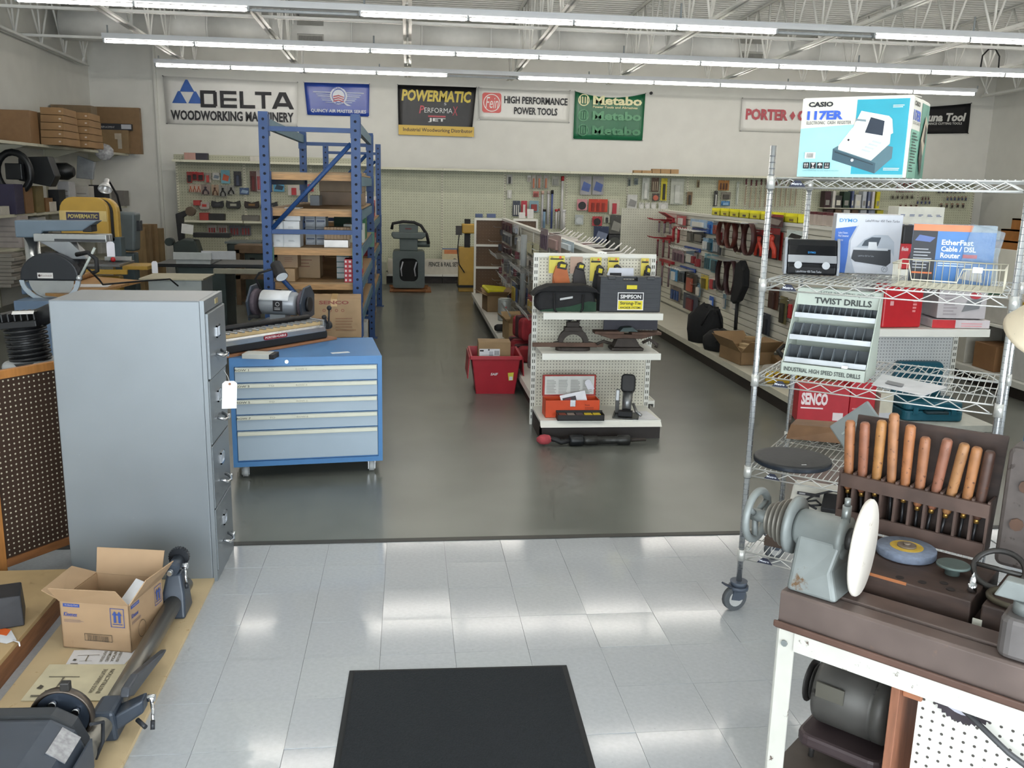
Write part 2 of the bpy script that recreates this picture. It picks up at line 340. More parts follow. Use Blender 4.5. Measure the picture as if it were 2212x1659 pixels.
def banner(label, p, ground, draw, sag=.0, name='banner'):
    """vinyl sheet hung on the far wall by its corners; p = TL, TR, BR, BL in photo pixels"""
    Yb = WALL_Y-.03; q = [YP(x, y, Yb) for x, y in p]; U = thing(name, label, 'banner', q[3])
    nx, nz = 14, 8; b = B().W(); rnd = random.Random(label); vs = []; ph = rnd.random()*6
    for j in range(nz+1):
        for i in range(nx+1):
            s, t = i/nx, j/nz
            P = q[0].lerp(q[1], s).lerp(q[3].lerp(q[2], s), t); P = P.copy()
            P.z -= sag*(1-(2*s-1)**2)*(1-t)
            P.y -= .012+.010*math.sin(7*s+ph+2*t)*math.sin(2.6*t+s*3)
            vs.append(P)
    b.raw(vs, [(j*(nx+1)+i, (j+1)*(nx+1)+i, (j+1)*(nx+1)+i+1, j*(nx+1)+i+1) for j in range(nz) for i in range(nx)], 0, True)
    o = b.build('sheet', ground, U); md = o.modifiers.new('t', 'SOLIDIFY'); md.thickness = .003
    W = ((q[1]-q[0]).length+(q[2]-q[3]).length)/2; H = ((q[0]-q[3]).length+(q[1]-q[2]).length)/2
    pr = Print(q[3]+V((0, -.034, 0)), (q[2]-q[3]), V((0, 0, 1)), True, .0008); draw(pr, W, H); pr.build(U)
    for k in range(4): B().W().cyl(q[k]+V((0, -.03, 0)), q[k]+V((0, -.012, 0)), .012, n=8).build('grommet', mat('#777777', .3, 1), U)
    return U
vin = lambda c, r=.35: mat(c, r, 0, .02, 5)
def d_delta(p, W, H):
    bl = mat('#2f5fae', .4); 
    for cx, cy in ((.165, .70), (.105, .45), (.225, .45)):
        s = .055; p.poly([(W*(cx-s), H*(cy-.0)), (W*(cx+s), H*(cy-.0)), (W*(cx+.008), H*(cy+.26)), (W*(cx-.008), H*(cy+.26))], bl)
    # heavy squared letters D E L T A
    k = m_ink; y0, y1 = .37, .74
    def L(pts, x): p.poly([(W*(x+a), H*(y0+c*(y1-y0))) for a, c in pts], k)
    x = .262; w = .125; t = .028; v = .2
    for (a, c, e, f) in ((0, 0, t, 1), (w-t, .08, w, .92), (0, 0, w-.01, v), (0, 1-v, w-.01, 1)): p.rect(W*(x+a), H*(y0+c*(y1-y0)), W*(x+e), H*(y0+f*(y1-y0)), k)
    x = .41
    for (a, c, e, f) in ((0, 0, t, 1), (0, 0, w, v), (0, 1-v, w, 1), (0, .42, w, .58)): p.rect(W*(x+a), H*(y0+c*(y1-y0)), W*(x+e), H*(y0+f*(y1-y0)), k)
    x = .558
    for (a, c, e, f) in ((0, 0, t, 1), (0, 0, w*.92, v)): p.rect(W*(x+a), H*(y0+c*(y1-y0)), W*(x+e), H*(y0+f*(y1-y0)), k)
    x = .675
    for (a, c, e, f) in ((w/2-t/2, 0, w/2+t/2, 1), (0, 1-v, w, 1)): p.rect(W*(x+a), H*(y0+c*(y1-y0)), W*(x+e), H*(y0+f*(y1-y0)), k)
    x = .80
    L([(0, 0), (.035, 0), (.085, .8), (.07, 1), (.06, 1)], x); L([(.085, .8), (.135, 0), (.17, 0), (.11, 1), (.07, 1)], x); L([(.03, .15), (.14, .15), (.12, .36), (.045, .36)], x)
    p.text('WOODWORKING MACHINERY', W*.035, H*.08, W*.965, H*.30, k, .035)
banner('long white banner with three blue triangles and black lettering above the blue rack', ((352, 164), (643, 178), (642, 273), (361, 267)), vin('#e6e6e2'), d_delta)
def d_quincy(p, W, H):
    w = vin('#d5dbe6'); bl = vin('#2c49a4'); r = mat('#a52a35', .4)
    for k, (y, L) in enumerate(((.70, .40), (.58, .33), (.46, .26))):
        p.rect(W*(.5-L), H*y, W*(.5+L), H*(y+.022), w); p.rect(W*(.5-L+.05), H*(y-.06), W*(.5+L-.05), H*(y-.045), w)
    p.disc(W*.5, H*.61, H*.27, w); p.ring(W*.5, H*.61, H*.19, H*.215, bl); 
    for k in range(3): p.poly([(W*.5-H*.17, H*(.60-.07*k)), (W*.5, H*(.64-.07*k)), (W*.5+H*.17, H*(.58-.07*k)), (W*.5+H*.17, H*(.55-.07*k)), (W*.5, H*(.60-.07*k)), (W*.5-H*.17, H*(.56-.07*k))], r)
    p.text('QUINCY', W*.42, H*.80, W*.58, H*.87, bl, .03); p.text('COMPRESSOR', W*.41, H*.355, W*.59, H*.41, bl, .03)
    p.poly([(W*.56, H*.42), (W*.60, H*.40), (W*.70, H*.31), (W*.63, H*.31)], w)
    p.text('QUINCY AIR MASTER SERIES', W*.06, H*.07, W*.93, H*.19, w, .02)
banner('royal blue banner with white winged round emblem', ((657, 178), (798, 182), (797, 252), (664, 248)), vin('#2b4aa8', .25), d_quincy)
def d_power(p, W, H):
    y = vin('#cdb62a'); r = vin('#b3283c'); w = vin('#dcdcdc')
    p.rect(0, 0, W, H*.20, vin('#c9a51e')); p.text('Industrial Woodworking Distributor', W*.06, H*.055, W*.98, H*.15, m_ink, .012)
    p.text('POWERMATIC', W*.04, H*.68, W*.96, H*.91, y, .04, .15); p.text('S', W*.60, H*.62, W*.63, H*.67, w)
    p.text('ERFORMA', W*.34, H*.46, W*.71, H*.56, w, -.005); p.text('P', W*.27, H*.44, W*.34, H*.60, r, .02, .2); p.text('X', W*.71, H*.42, W*.78, H*.60, r, .0, .1)
    p.rect(W*.39, H*.375, W*.62, H*.405, r); p.text('JET', W*.39, H*.27, W*.62, H*.355, w, .03)
banner('black banner with gold lettering and gold foot strip', ((859, 183), (1029, 189), (1018, 296), (861, 291)), mat('#0e0e11', .42, 0, .2, 9, .9), d_power)
def d_fein(p, W, H):
    r = vin('#cf4a44'); w = vin('#eeeeea')
    p.poly([(W*.03+a, H*.22+c) for a, c in rrect(0, 0, H*.62, H*.62, .05)], r); cx, cy = W*.03+H*.31, H*.53
    p.ring(cx, cy, H*.25, H*.275, w); p.text('Fein', cx-H*.20, cy-H*.17, cx+H*.22, cy+H*.18, w, .0, .25)
    p.text('HIGH PERFORMANCE', W*.27, H*.53, W*.97, H*.76, m_ink, .03); p.text('POWER TOOLS', W*.38, H*.20, W*.86, H*.43, m_ink, .03)
banner('white banner with red square emblem and black lettering', ((1034, 189), (1231, 196), (1229, 265), (1035, 258)), vin('#e4e4df'), d_fein, .02)
def d_metabo(p, W, H):
    for k, (c, y) in enumerate((('#e2dfae', .70), ('#4d9468', .38), ('#3a8459', .07))):
        mm = vin(c); p.ring(W*.13, H*(y+.12), H*.105, H*.125, mm)
        for dx in (-.05, -.018, .018, .05): p.rect(W*(.13+dx)-.012, H*(y+.05), W*(.13+dx)+.012, H*(y+.19), mm)
        p.text('Metabo', W*.26, H*(y+.03), W*.96, H*(y+.22), mm, .035)
        for x0, x1 in ((.26, .33), (.37, .45)): p.rect(W*x0, H*(y+.03), W*x1, H*(y+.055), mm)
        if k == 0: p.text('Power Tools and Abrasives', W*.26, H*(y-.04), W*.90, H*(y+.01), mm, .02)
banner('green banner with one name repeated three times in fading tones', ((1242, 197), (1394, 202), (1387, 304), (1238, 300)), vin('#1d6a47'), d_metabo, .10)
def d_porter(p, W, H):
    r = vin('#a8283a'); p.text('PORTER', W*.04, H*.34, W*.44, H*.68, r, .045); p.poly([(W*.46, H*.5), (W*.485, H*.64), (W*.51, H*.5), (W*.485, H*.36)], r); p.text('CABLE', W*.53, H*.34, W*.93, H*.68, r, .045)
banner('white banner with large red lettering, partly behind a cash register carton', ((1603, 212), (1828, 217), (1825, 289), (1598, 283)), vin('#e1e1dc'), d_porter)
def d_tuna(p, W, H):
    w = vin('#d8d8d4'); p.text('una Tool', W*.47, H*.42, W*.93, H*.72, w, .045, .15); p.text('MANCE CUTTING TOOLS', W*.46, H*.31, W*.89, H*.39, w, .02)
banner('small black banner with white lettering beside the turquoise carton', ((1915, 232), (2097, 223), (2090, 288), (1915, 290)), vin('#141418', .4), d_tuna, .03)

# ================================================================ BLUE PALLET RACK
m_blue = mat('#22477c', .45, 0, .08, 7, wear=('#5f7ba0', .74, 30)); m_hole = mat('#0c1428', .8); m_ply = mat('#a58762', .6, 0, .16, 5, grain=(1, 12, 12)); m_lum = mat('#b28a5c', .55, 0, .22, 6, grain=(1.5, 18, 18)); m_bmb = mat('#4a7186', .5, 0, .08, 8)
RX0, RX1 = -1.285, -.42; RY = (8.3, 11.3, 14.35); RT = 2.47
rack = thing('pallet_rack', 'tall blue steel pallet rack with timber shelves in the middle of the shop', 'rack', ((RX0+RX1)/2, RY[0], 0)); RC = (RX0+RX1)/2
def post(x, y, top):
    b = B(); b.bb((x-.04, y-.0, .0), (x+.04, y+.07, top), 0); b.bb((x-.07, y-.03, 0), (x+.07, y+.1, .008), 0)
    z = .12
    while z < top-.03:
        b.cyl((x, y-.0015, z), (x, y+.001, z), .0125, n=8, m=1); z += .0762
    return b
for y in RY:
    for x in (RX0-RC+.04, RX1-RC-.04): post(x, y-RY[0], RT).build('post', [m_blue, m_hole], rack)
    yy = y-RY[0]+.035; xa, xb = RX0-RC+.08, RX1-RC-.08
    for z in (.25, 1.45, 2.33): B().bb((xa, yy-.018, z-.02), (xb, yy+.018, z+.02)).build('cross_brace', m_blue, rack)
    for p0, p1 in (((xa, yy, 1.47), (xb, yy, 2.22)), ((xb, yy, .30), (xa, yy, 1.12))): B().tube([p0, p1], .024, 4).build('diagonal_brace', m_blue, rack)
LV = (.62, .93, 1.24, 1.585, 1.90)
for k in range(2):
    ya_, yb_ = RY[k]-RY[0]+.07, RY[k+1]-RY[0]
    lev = [(z, 0) for z in LV] if k == 0 else [(z, 0) for z in (.45, .93, 1.35)]
    if k == 0: lev.append((2.38, 1))
    for z, bare in lev:
        for x in (RX0-RC+.04, RX1-RC-.04):
            B().bb((x-.022, ya_, z-.045), (x+.022, yb_, z+.045)).build('beam', m_bmb if x > 0 or bare else m_blue, rack)
            for yq in (ya_, yb_): B().bb((x-.045, yq-.03, z-.11), (x+.045, yq+.03, z+.07)).build('beam_bracket', m_blue if z != 1.24 else mat('#5f8f7d', .5), rack)
        if not bare:
            x0, x1 = RX0-RC+.062, RX1-RC-.062
            B().bb((x0, ya_+.02, z+.0), (x1, ya_+.06, z+.05)).build('front_rail', m_lum, rack)
            B().bb((x0-.03, ya_+.02, z+.05), (x1+.03, yb_-.02, z+.066)).build('shelf_board', m_ply, rack)
# ================================================================ FILE CABINET
m_fg = mat('#7f8589', .38, .25, .06, 2.5, 0, 0, 1, ('#979ea3', .70, 6)); m_chrome = mat('#d8dade', .18, 1, .02, 5)
fc = thing('file_cabinet', 'tall grey steel four drawer file cabinet beside the tile seam', 'file cabinet', (-1.25, 4.39, 0))
X0, X1, Y0_, Y1_, ZT = -.33, .335, -.205, .205, 1.35
b = B(); b.bb((X0, Y0_, 0), (X1-.02, Y1_, ZT)); b.build('body', m_fg, fc, .006)
b = B(); b.bb((X1-.019, Y0_, .045), (X1, Y0_+.012, ZT-.055)).bb((X1-.019, Y1_-.012, .045), (X1, Y1_, ZT-.055)).bb((X1-.019, Y0_, ZT-.055), (X1, Y1_, ZT)).bb((X1-.019, Y0_, 0), (X1, Y1_, .045)); b.build('front_frame', m_fg, fc)
B().bb((X1, .03, ZT-.042), (X1+.002, .09, ZT-.018)).build('name_plate', mat('#c9b98a', .4, .6), fc)
for k in range(4):
    z0 = .05+k*.312; z1 = z0+.304; xo = .004 if k < 3 else .012
    d = B().bb((X1-.02, Y0_+.014, z0), (X1+xo, Y1_-.014, z1)).build('drawer', m_fg, fc, .003)
    b = B(); 
    for a, c in (((-.035, z1-.085), (.035, z1-.078)), ((-.035, z1-.135), (.035, z1-.128)), ((-.035, z1-.135), (-.028, z1-.078)), ((.028, z1-.135), (.035, z1-.078))): b.bb((X1+xo, a[0], a[1]), (X1+xo+.007, c[0], c[1]))
    b.build('label_holder', m_chrome, d)
    hz = z0+.085
    B().tube([(X1+xo, -.05, hz+.012), (X1+xo+.03, -.04, hz), (X1+xo+.038, 0, hz-.004), (X1+xo+.03, .04, hz), (X1+xo, .05, hz+.012)], .0075, 8).build('handle', m_chrome, d)
    B().cyl((X1+xo, .13, z0+.06), (X1+xo+.022, .13, z0+.06), .009, .012, 10).build('knob', m_chrome, d)
tg = thing('price_tag', 'white card price tag hanging from the file cabinet top drawer', 'tag', (-1.25+.43, 4.20, .98))
B().at((0, 0, 0), .35, 0, .06).prism([(-.033, -.13), (.033, -.13), (.033, -.012), (.02, 0), (-.02, 0), (-.033, -.012)], -.0006, .0006, 'y').build('card', mat('#eeeeea', .6), tg)
B().at((0, 0, 0), .35, 0, .06).cyl((0, -.002, -.014), (0, .002, -.014), .006, n=10).build('eyelet', mat('#8a5a3a', .5), tg)
B().tube([(0, 0, -.01), (-.01, .01, .02), (-.03, .03, .045)], .001, 4).build('string', mat('#dddddd'), tg)
# ================================================================ BLUE DRAWER CART
m_cb = mat('#4f83b8', .38, 0, .05, 3); m_dr = mat('#a9b9c6', .42, 0, .04, 3); m_pull = mat('#dcdccb', .45, 0, .03, 4)
cart = thing('drawer_cart', 'low blue rolling drawer cabinet with five pale drawers', 'tool cabinet', (-.175, 5.841, 0), math.atan2(.111, .929))
CW, CD, CZ0, CZ1 = .95, .73, .085, .795
b = B(); b.bb((-CW, .015, CZ0), (0, CD, CZ1)); b.build('body', m_cb, cart, .004)
b = B(); b.bb((-CW, 0, CZ0), (0, .015, .118)).bb((-CW, 0, .742), (0, .015, CZ1)).bb((-CW, 0, .118), (-CW+.028, .015, .742)).bb((-.028, 0, .118), (0, .015, .742)); b.build('front_frame', m_cb, cart)
z = .738
for k, h in enumerate((.100, .100, .100, .100, .196)):
    d = B().bb((-CW+.032, -.008, z-h+.004), (-.032, .012, z)).build('drawer', m_dr, cart, .002)
    B().bb((-CW+.034, -.026, z-.026), (-.036, -.008, z-.002)).build('pull', m_pull, d, .004)
    if k < 4:
        p = Print((-CW+.034, -.0265, z-.026), (1, 0, 0), (0, 0, 1)); gk = mat('#55574f', .6)
        p.text('ROW %d' % (2*k+1), .0, .006, .085, .019, gk, .01)
        p.text('TO', .20, .007, .235, .018, mat('#9a9a8c', .6)); p.text('ROW %d' % (2*k+2), .37, .007, .44, .018, mat('#aaaa9c', .6)); p.build(d)
    z -= h+.004
B().cyl((-.60, -.004, .768), (-.60, .001, .768), .012, n=14).build('lock', m_chrome, cart)
for x, y in ((-.07, .09), (-CW+.07, .09), (-.07, CD-.09), (-CW+.07, CD-.09)):
    c = B().bb((x-.035, y-.045, .078), (x+.035, y+.045, .086)).bb((x-.024, y-.05, .02), (x-.019, y+.03, .08)).bb((x+.019, y-.05, .02), (x+.024, y+.03, .08)).build('caster_fork', m_chrome, cart)
    B().cyl((x-.017, y-.02, .038), (x+.017, y-.02, .038), .038, n=16).build('wheel', mat('#b9bcbc', .5), c)
# ================================================================ DOOR MAT
a, b_, c_ = ZP(755, 1450), ZP(1224, 1438), ZP(722, 1659)
ang = math.atan2((b_-a).y, (b_-a).x); mw = (b_-a).length
mt = thing('door_mat', 'dark charcoal rubber backed entrance mat on the pale tiles', 'mat', a, ang)
B().bb((0, -1.25, 0), (mw, 0, .004)).build('rubber_border', mat('#17191b', .75, 0, .1, 30), mt, .002)
o = B().bb((.022, -1.228, .003), (mw-.022, -.022, .009)).build('pile', mat('#14191d', .95, 0, .35, 160, .6), mt)
# ================================================================ HELPERS FOR GOODS
def fy(r, Y):   # frame of a pixel rectangle on the plane y = Y, facing the shop entrance
    a, c = YP(r[0], r[3], Y), YP(r[2], r[1], Y); return (V((a.x, Y, a.z)), V((1, 0, 0)), V((0, 0, 1)), V((0, -1, 0)), c.x-a.x, c.z-a.z)
def fx(r, X):   # frame of a pixel rectangle on the plane x = X, facing the aisle on its left
    m_ = (r[0]+r[2])/2; a, c = XP(r[0], (r[1]+r[3])/2, X), XP(r[2], (r[1]+r[3])/2, X); z0, z1 = XP(m_, r[3], X).z, XP(m_, r[1], X).z
    return (V((X, a.y, z0)), V((0, -1, 0)), V((0, 0, 1)), V((-1, 0, 0)), a.y-c.y, z1-z0)
OCC = []      # display space already taken on the aisle faces
class Pack:
    """thing hung on a display face; shapes in metres right (a), up (c) and out (d) of its lower corner"""
    def __init__(s, fr, name, label, cat, group=None):
        s.o, s.u, s.w, s.n, s.W, s.H = fr; s.t = thing(name, label, cat, s.o, 0, group)
        s.rm = Matrix((s.u, s.w, s.n)).transposed().to_4x4()
        if abs(s.n.x) > .5: OCC.append((s.o.x, s.o.y-s.W, s.o.y, s.o.z, s.o.z+s.H))
    def b(s): q = B(); q.T = s.rm; return q
    def box(s, name, m, a0, c0, a1, c1, d0, d1, bevel=0, parent=None): return s.b().bb((a0*s.W, c0*s.H, d0), (a1*s.W, c1*s.H, d1)).build(name, m, parent or s.t, bevel)
    def poly(s, name, m, pts, d0, d1, bevel=0, parent=None): return s.b().prism([(a*s.W, c*s.H) for a, c in pts], d0, d1, 'z').build(name, m, parent or s.t, bevel)
    def pr(s, d): return Print(s.n*d, s.u, s.w)
def mm(c, r=.5): return mat(c, r, 0, .07, 12)
m_clear = mat('#c9ccc8', .15, 0, .08, 20, 0, 0, .45); m_hook = mat('#b9bbb8', .3, .8); m_grip = mat('#1b1b1d', .6)
def card(fr, label, ground, prod=None, head=None, style='blister', cat='carded tool', group=None, deep=.03, name='carded_tool'):
    p = Pack(fr, name, label, cat, group); G = mm(ground) if isinstance(ground, str) else ground; pm = mm(prod) if prod else m_grip
    p.box('card', G, 0, 0, 1, 1, 0, .003)
    if head: p.box('header', mm(head), 0, .8, 1, 1, .003, .005)
    W, H = p.W, p.H
    if style == 'blister': p.box('blister', pm, .18, .1, .82, .68, .003, deep, .004)
    elif style == 'bar': p.box('product', pm, .3, .05, .7, .75, .003, deep, .004)
    elif style == 'disc': p.b().cyl((W*.5, H*.42, .003), (W*.5, H*.42, .012), min(W, H)*.38, n=20).build('disc', pm, p.t)
    elif style == 'pic': p.pr(.004).poly([(W*.1, H*.25), (W*.8, H*.15), (W*.95, H*.55), (W*.3, H*.72)], pm).build(p.t, 'printed_picture')
    elif style == 'tools':
        for k in range(3): p.box('tool', pm, .15+.27*k, .08, .30+.27*k, .72, .003, deep*.7, .003)
    elif style == 'pliers':
        for sgn in (-1, 1): p.b().tube([(W*(.5+sgn*.3), H*.05, .012), (W*(.5+sgn*.28), H*.3, .012), (W*.5, H*.55, .012), (W*(.5-sgn*.08), H*.75, .012)], W*.08, 6).build('handle', pm, p.t)
    p.b().tube([(W*.5, H*.93, 0), (W*.5, H*.93, deep+.03)], .003, 5).build('peg_hook', m_hook, p.t)
    return p
def carton(label, loc, dim, rz=0, col='#a8825a', name='carton', cat='carton', tape=True, open_=False, group=None, pm=None):
    t = thing(name, label, cat, loc, rz, group); x, y, z = dim; M_ = pm or mat(col, .75, 0, .08, 8)
    if open_:
        e = .004; b = B(); b.bb((-x/2, -y/2, 0), (x/2, y/2, e)).bb((-x/2, -y/2, 0), (x/2, -y/2+e, z)).bb((-x/2, y/2-e, 0), (x/2, y/2, z)).bb((-x/2, -y/2, 0), (-x/2+e, y/2, z)).bb((x/2-e, -y/2, 0), (x/2, y/2, z)); b.build('body', M_, t)
        for c, d, r in (((-x/2, 0), (y, x*.45), 0), ((x/2, 0), (y, x*.45), 1), ((0, -y/2), (x, y*.45), 2), ((0, y/2), (x, y*.45), 3)):
            a = random.uniform(.3, .9); q = B(); q.T = Matrix.Translation((c[0], c[1], z)) @ Matrix.Rotation((PI/2, -PI/2, PI, 0)[r], 4, 'Z') @ Matrix.Rotation(a, 4, 'X')
            q.bb((-d[0]/2+.004, 0, 0), (d[0]/2-.004, d[1], .004)); q.build('flap', M_, t)
    else:
        B().bb((-x/2, -y/2, 0), (x/2, y/2, z)).build('body', M_, t, min(.004, min(dim)/8))
        if tape: B().bb((-.025, -y/2-.001, z*.82), (.025, y/2+.001, z+.0015)).build('tape', mat('#c9a877', .3, 0, .03), t)
    return t
def face_print(t, dim, side='front'):
    x, y, z = dim
    return Print((-x/2, -y/2, 0), (1, 0, 0), (0, 0, 1)) if side == 'front' else Print((x/2, -y/2, 0), (0, 1, 0), (0, 0, 1)) if side == 'right' else Print((-x/2, -y/2, z), (1, 0, 0), (0, 1, 0))
# ================================================================ CENTRE GONDOLA
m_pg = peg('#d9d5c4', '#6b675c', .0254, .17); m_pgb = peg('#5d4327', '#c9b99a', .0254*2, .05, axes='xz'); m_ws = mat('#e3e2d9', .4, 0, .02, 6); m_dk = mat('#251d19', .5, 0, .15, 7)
GX = 1.52
g = thing('gondola', 'double sided white pegboard gondola running down the shop', 'display shelving', (GX, 7.1, 0))
for i in range(6):
    y0, y1 = .03+i*1.28, .03+(i+1)*1.28
    B().bb((-.02, y0+.02, .18), (.02, y1-.02, 1.36)).build('pegboard_panel', peg('#cfccbd', '#77746a', .0254, .15, axes='yz'), g)
    B().bb((-.03, y0-.02, 0), (.03, y0+.02, 1.37)).build('upright', m_ws, g)
    for s in (-1, 1):
        B().bb((s*.03, y0, .15), (s*.49, y1-.004, .175)).bb((s*.49, y0, .12), (s*.5, y1-.004, .18)).build('base_shelf', m_ws, g)
        B().bb((s*.44, y0, 0), (s*.46, y1, .15)).build('kick_plate', m_dk, g)
    B().bb((-.035, y0, 1.355), (.035, y1-.004, 1.39)).build('top_rail', m_ws, g)
B().bb((-.03, 7.69, 0), (.03, 7.73, 1.37)).build('upright', m_ws, g)
for k, (x0, x1) in enumerate(((-.455, -.03), (.15, .52))):
    B().bb((x0, 7.62, .18), (x1, 7.635, 1.37)).build('end_panel', m_pgb, g)
    for z in (.60, .955, 1.37): B().bb((x0, 7.58, z-.02), (x1, 7.625, z+.015)).build('cross_bar', m_ws, g)
    B().bb((x0-.02 if k == 0 else x1, 7.59, 0), (x0+.012 if k == 0 else x1+.03, 7.64, 1.38)).build('upright', m_ws, g)
for i in range(22):   # white scan hooks along the far side, each with a turned up tip
    y = .35+.165*i+random.uniform(-.03, .03); z = 1.325+random.uniform(-.01, .02)
    B().tube([(.02, y, z), (.30, y+.01, z+.015), (.36, y+.015, z+.07)], .007, 5).build('scan_hook', mat('#e4e0da', .4), g)
    B().bb((.14, y-.04, z-.10), (.29, y+.04, z+.004)).build('hung_packet', mm(random.choice(('#d8d2cb', '#6f2a2a', '#efe9e0', '#4b4038', '#c9b9b0'))), g)
p_ = Print((-.035, -.001, 1.345), (1, 0, 0), (0, 0, 1)); p_.rect(0, 0, .07, .05, mm('#eeeeea')).text('11', .02, .01, .05, .04, m_ink, .02); p_.build(g, 'aisle_number')
# endcap facing the entrance
e = thing('endcap_display', 'white pegboard endcap with three shelves at the gondola near end', 'display shelving', (.99, 7.08, 0)); EW = .94
B().bb((.02, 0, .14), (EW-.02, .015, 1.365)).build('pegboard_panel', m_pg, e)
for x in (0, EW):
    b = B(); upright(b, x, 0, 0, 1.375); b.build('upright', [m_ws, m_slot], e)
B().bb((-.02, -.014, 1.35), (EW+.02, .02, 1.382)).build('top_rail', m_ws, e)
for z in (.97, .665):
    B().bb((.0, -.46, z-.012), (EW-.03, -.0, z)).bb((0, -.475, z-.045), (EW-.03, -.46, z+.004)).build('shelf', m_ws, e)
    for x in (.01, EW-.04): B().prism([(-.02, z-.012), (-.35, z-.015), (-.02, z-.07)], x, x+.004, 'x').build('bracket', m_ws, e)
B().bb((.0, -.47, .13), (EW, 0, .15)).prism([(-.51, .105), (-.455, .15), (-.455, .105)], 0, EW, 'x').build('base_shelf', m_ws, e)
B().bb((.0, -.46, 0), (EW, -.44, .13)).bb((0, -.46, 0), (.015, 0, .13)).build('kick_plate', m_dk, e)
# goods on the endcap
def gloves(r, label, cardc, col, cuff, n=1, camo=False):
    p = Pack(fy(r, 7.03), 'work_gloves', label, 'gloves'); W, H = p.W, p.H
    p.box('card', mm(cardc), .05, .45, .75, 1, 0, .003)
    if not camo: p.pr(.004).rect(W*.1, H*.88, W*.7, H*.92, m_ink).text('XL', W*.12, H*.93, W*.24, H*.97, m_ink).disc(W*.55, H*.95, W*.06, mm('#e8622a')).build(p.t, 'print')
    for k in range(n):
        dx = .12*k; dd = .006+.02*k
        pts = [(.2+dx, .0), (.28+dx, .06), (.36+dx, 0), (.46+dx, .05), (.54+dx, 0), (.64+dx, .05), (.74+dx, .0), (.86+dx*.9, .05), (.95, .0), (1.0, .12), (.80, .68), (.35, .70), (.22, .4)]
        p.poly('glove', mm(col), pts, dd, dd+.018, .004)
    c = p.poly('cuff', mm(cuff), [(.36, .62), (.80, .56), (.86, .76), (.6, .84), (.42, .80)], .02, .045, .004)
    p.b().prism([(W*a, H*b) for a, b in ((.5, .66), (.74, .64), (.78, .74), (.54, .76))], .046, .048, 'z').build('logo_patch', mm('#d8c828' if cardc != '#d9c7c0' else '#e8e34a'), p.t, 0)
gloves((1182, 553, 1232, 620), 'orange work gloves on a yellow card, first on the endcap', '#d9cf57', '#b5622d', '#1c1a1a', 2)
gloves((1228, 555, 1268, 620), 'black and orange gloves on a camouflage card beside the yellow card', '#b89a86', '#27211f', '#1c1a1a', 1, True)
gloves((1270, 556, 1308, 648), 'black gloves on a yellow card hanging behind the black case', '#dccb55', '#17171a', '#17171a', 1)
gloves((1308, 556, 1346, 640), 'black gloves on a yellow card above the centre of the black case', '#dccb55', '#1a1a1e', '#202024', 1)
gloves((1380, 558, 1408, 640), 'black gloves on a yellow card, last before the endcap edge', '#dccb55', '#1a1a1e', '#202024', 1)
# tool bag
tb = thing('tool_bag', 'black and green fabric tool bag on the upper endcap shelf', 'bag', (1.18, 6.80, .972))
b = B(); prof = [(-.20, 0), (.20, 0), (.205, .08), (.19, .15), (.165, .195), (-.16, .195), (-.20, .16), (-.21, .07)]
b.prism(prof, -.09, .09, 'y'); b.build('body', mat('#1d1d1f', .85, 0, .2, 25, .2), tb, .03, 3)
b = B(); b.prism([(-.19, .0), (.205, .0), (.205, .085), (.15, .09), (.02, .045), (-.17, .012)], -.094, -.088, 'y'); b.build('green_panel', mat('#22402f', .85, 0, .15, 25), tb)
b = B(); b.prism([(-.235, .13), (-.20, .185), (-.12, .225), (.12, .23), (.20, .20), (.235, .15), (.20, .17), (-.18, .17)], -.10, .10, 'y'); b.build('mouth', mat('#141416', .85, 0, .2, 25), tb, .012)
B().tube([(-.09, -.095, .16), (-.085, -.105, .02), (-.05, -.115, -.05), (.02, -.12, -.075), (.08, -.115, -.045), (.11, -.105, .03), (.11, -.095, .15)], .008, 6).build('strap', mat('#141416', .8), tb)
Print((-.05, -.106, .10), (1, .0, .22), (0, 0, 1)).rect(0, .0, .09, .018, mm('#b9bcbc')).build(tb, 'logo_patch')
# black plastic case
sc_ = thing('tool_case', 'charcoal plastic tool case with yellow and white label', 'tool case', (1.665, 6.76, .972)); m_cs = mat('#33363b', .5, 0, .06, 20)
B().bb((-.235, -.06, 0), (.235, .06, .235)).bb((-.235, -.06, .225), (-.06, .06, .265)).bb((.05, -.06, .225), (.235, .06, .265)).bb((-.06, -.03, .25), (.05, .03, .265)).build('shell', m_cs, sc_, .006)
for k in range(6): B().bb((-.225, -.064, .02+.035*k), (.225, -.06, .035+.035*k)).build('rib', m_cs, sc_)
for x in (-.15, .15): B().bb((x-.03, -.066, .245), (x+.03, .02, .27)).build('latch', mat('#2a2c30', .4), sc_, .004)
p = Print((-.10, -.066, .015), (1, 0, 0), (0, 0, 1)); yl = mm('#e2d32a'); wh = mm('#eeeeee')
p.rect(0, 0, .20, .135, wh).rect(.006, .006, .194, .072, yl).rect(.006, .078, .194, .129, m_ink).text('SIMPSON', .02, .088, .18, .118, wh, .03).text('Strong-Tie', .02, .036, .18, .066, m_ink, .02).text('ANCHOR SYSTEMS', .02, .012, .18, .028, m_ink, .02).rect(.065, .16, .145, .19, yl); p.build(sc_)
pl = thing('paper_sheet', 'white printed sheet propped behind the charcoal tool case', 'paper', YP(1340, 596, 6.9)); q = Pack(fy((1308, 579, 1370, 602), 6.9), 'x', '', ''); bpy.data.objects.remove(q.t)
B().W().frame(q.o, q.u, q.w, q.n).prism([(0, 0), (q.W, 0), (q.W*.98, q.H), (q.W*.12, q.H)], 0, .002, 'z').build('sheet', mm('#d9dce6'), pl); pp = Print(q.o+q.n*.003, q.u, q.w, True).rect(q.W*.14, 0, q.W*.55, q.H*.55, m_ink); pp.build(pl, 'print')
tb.scale = (1.1, 1, .86)
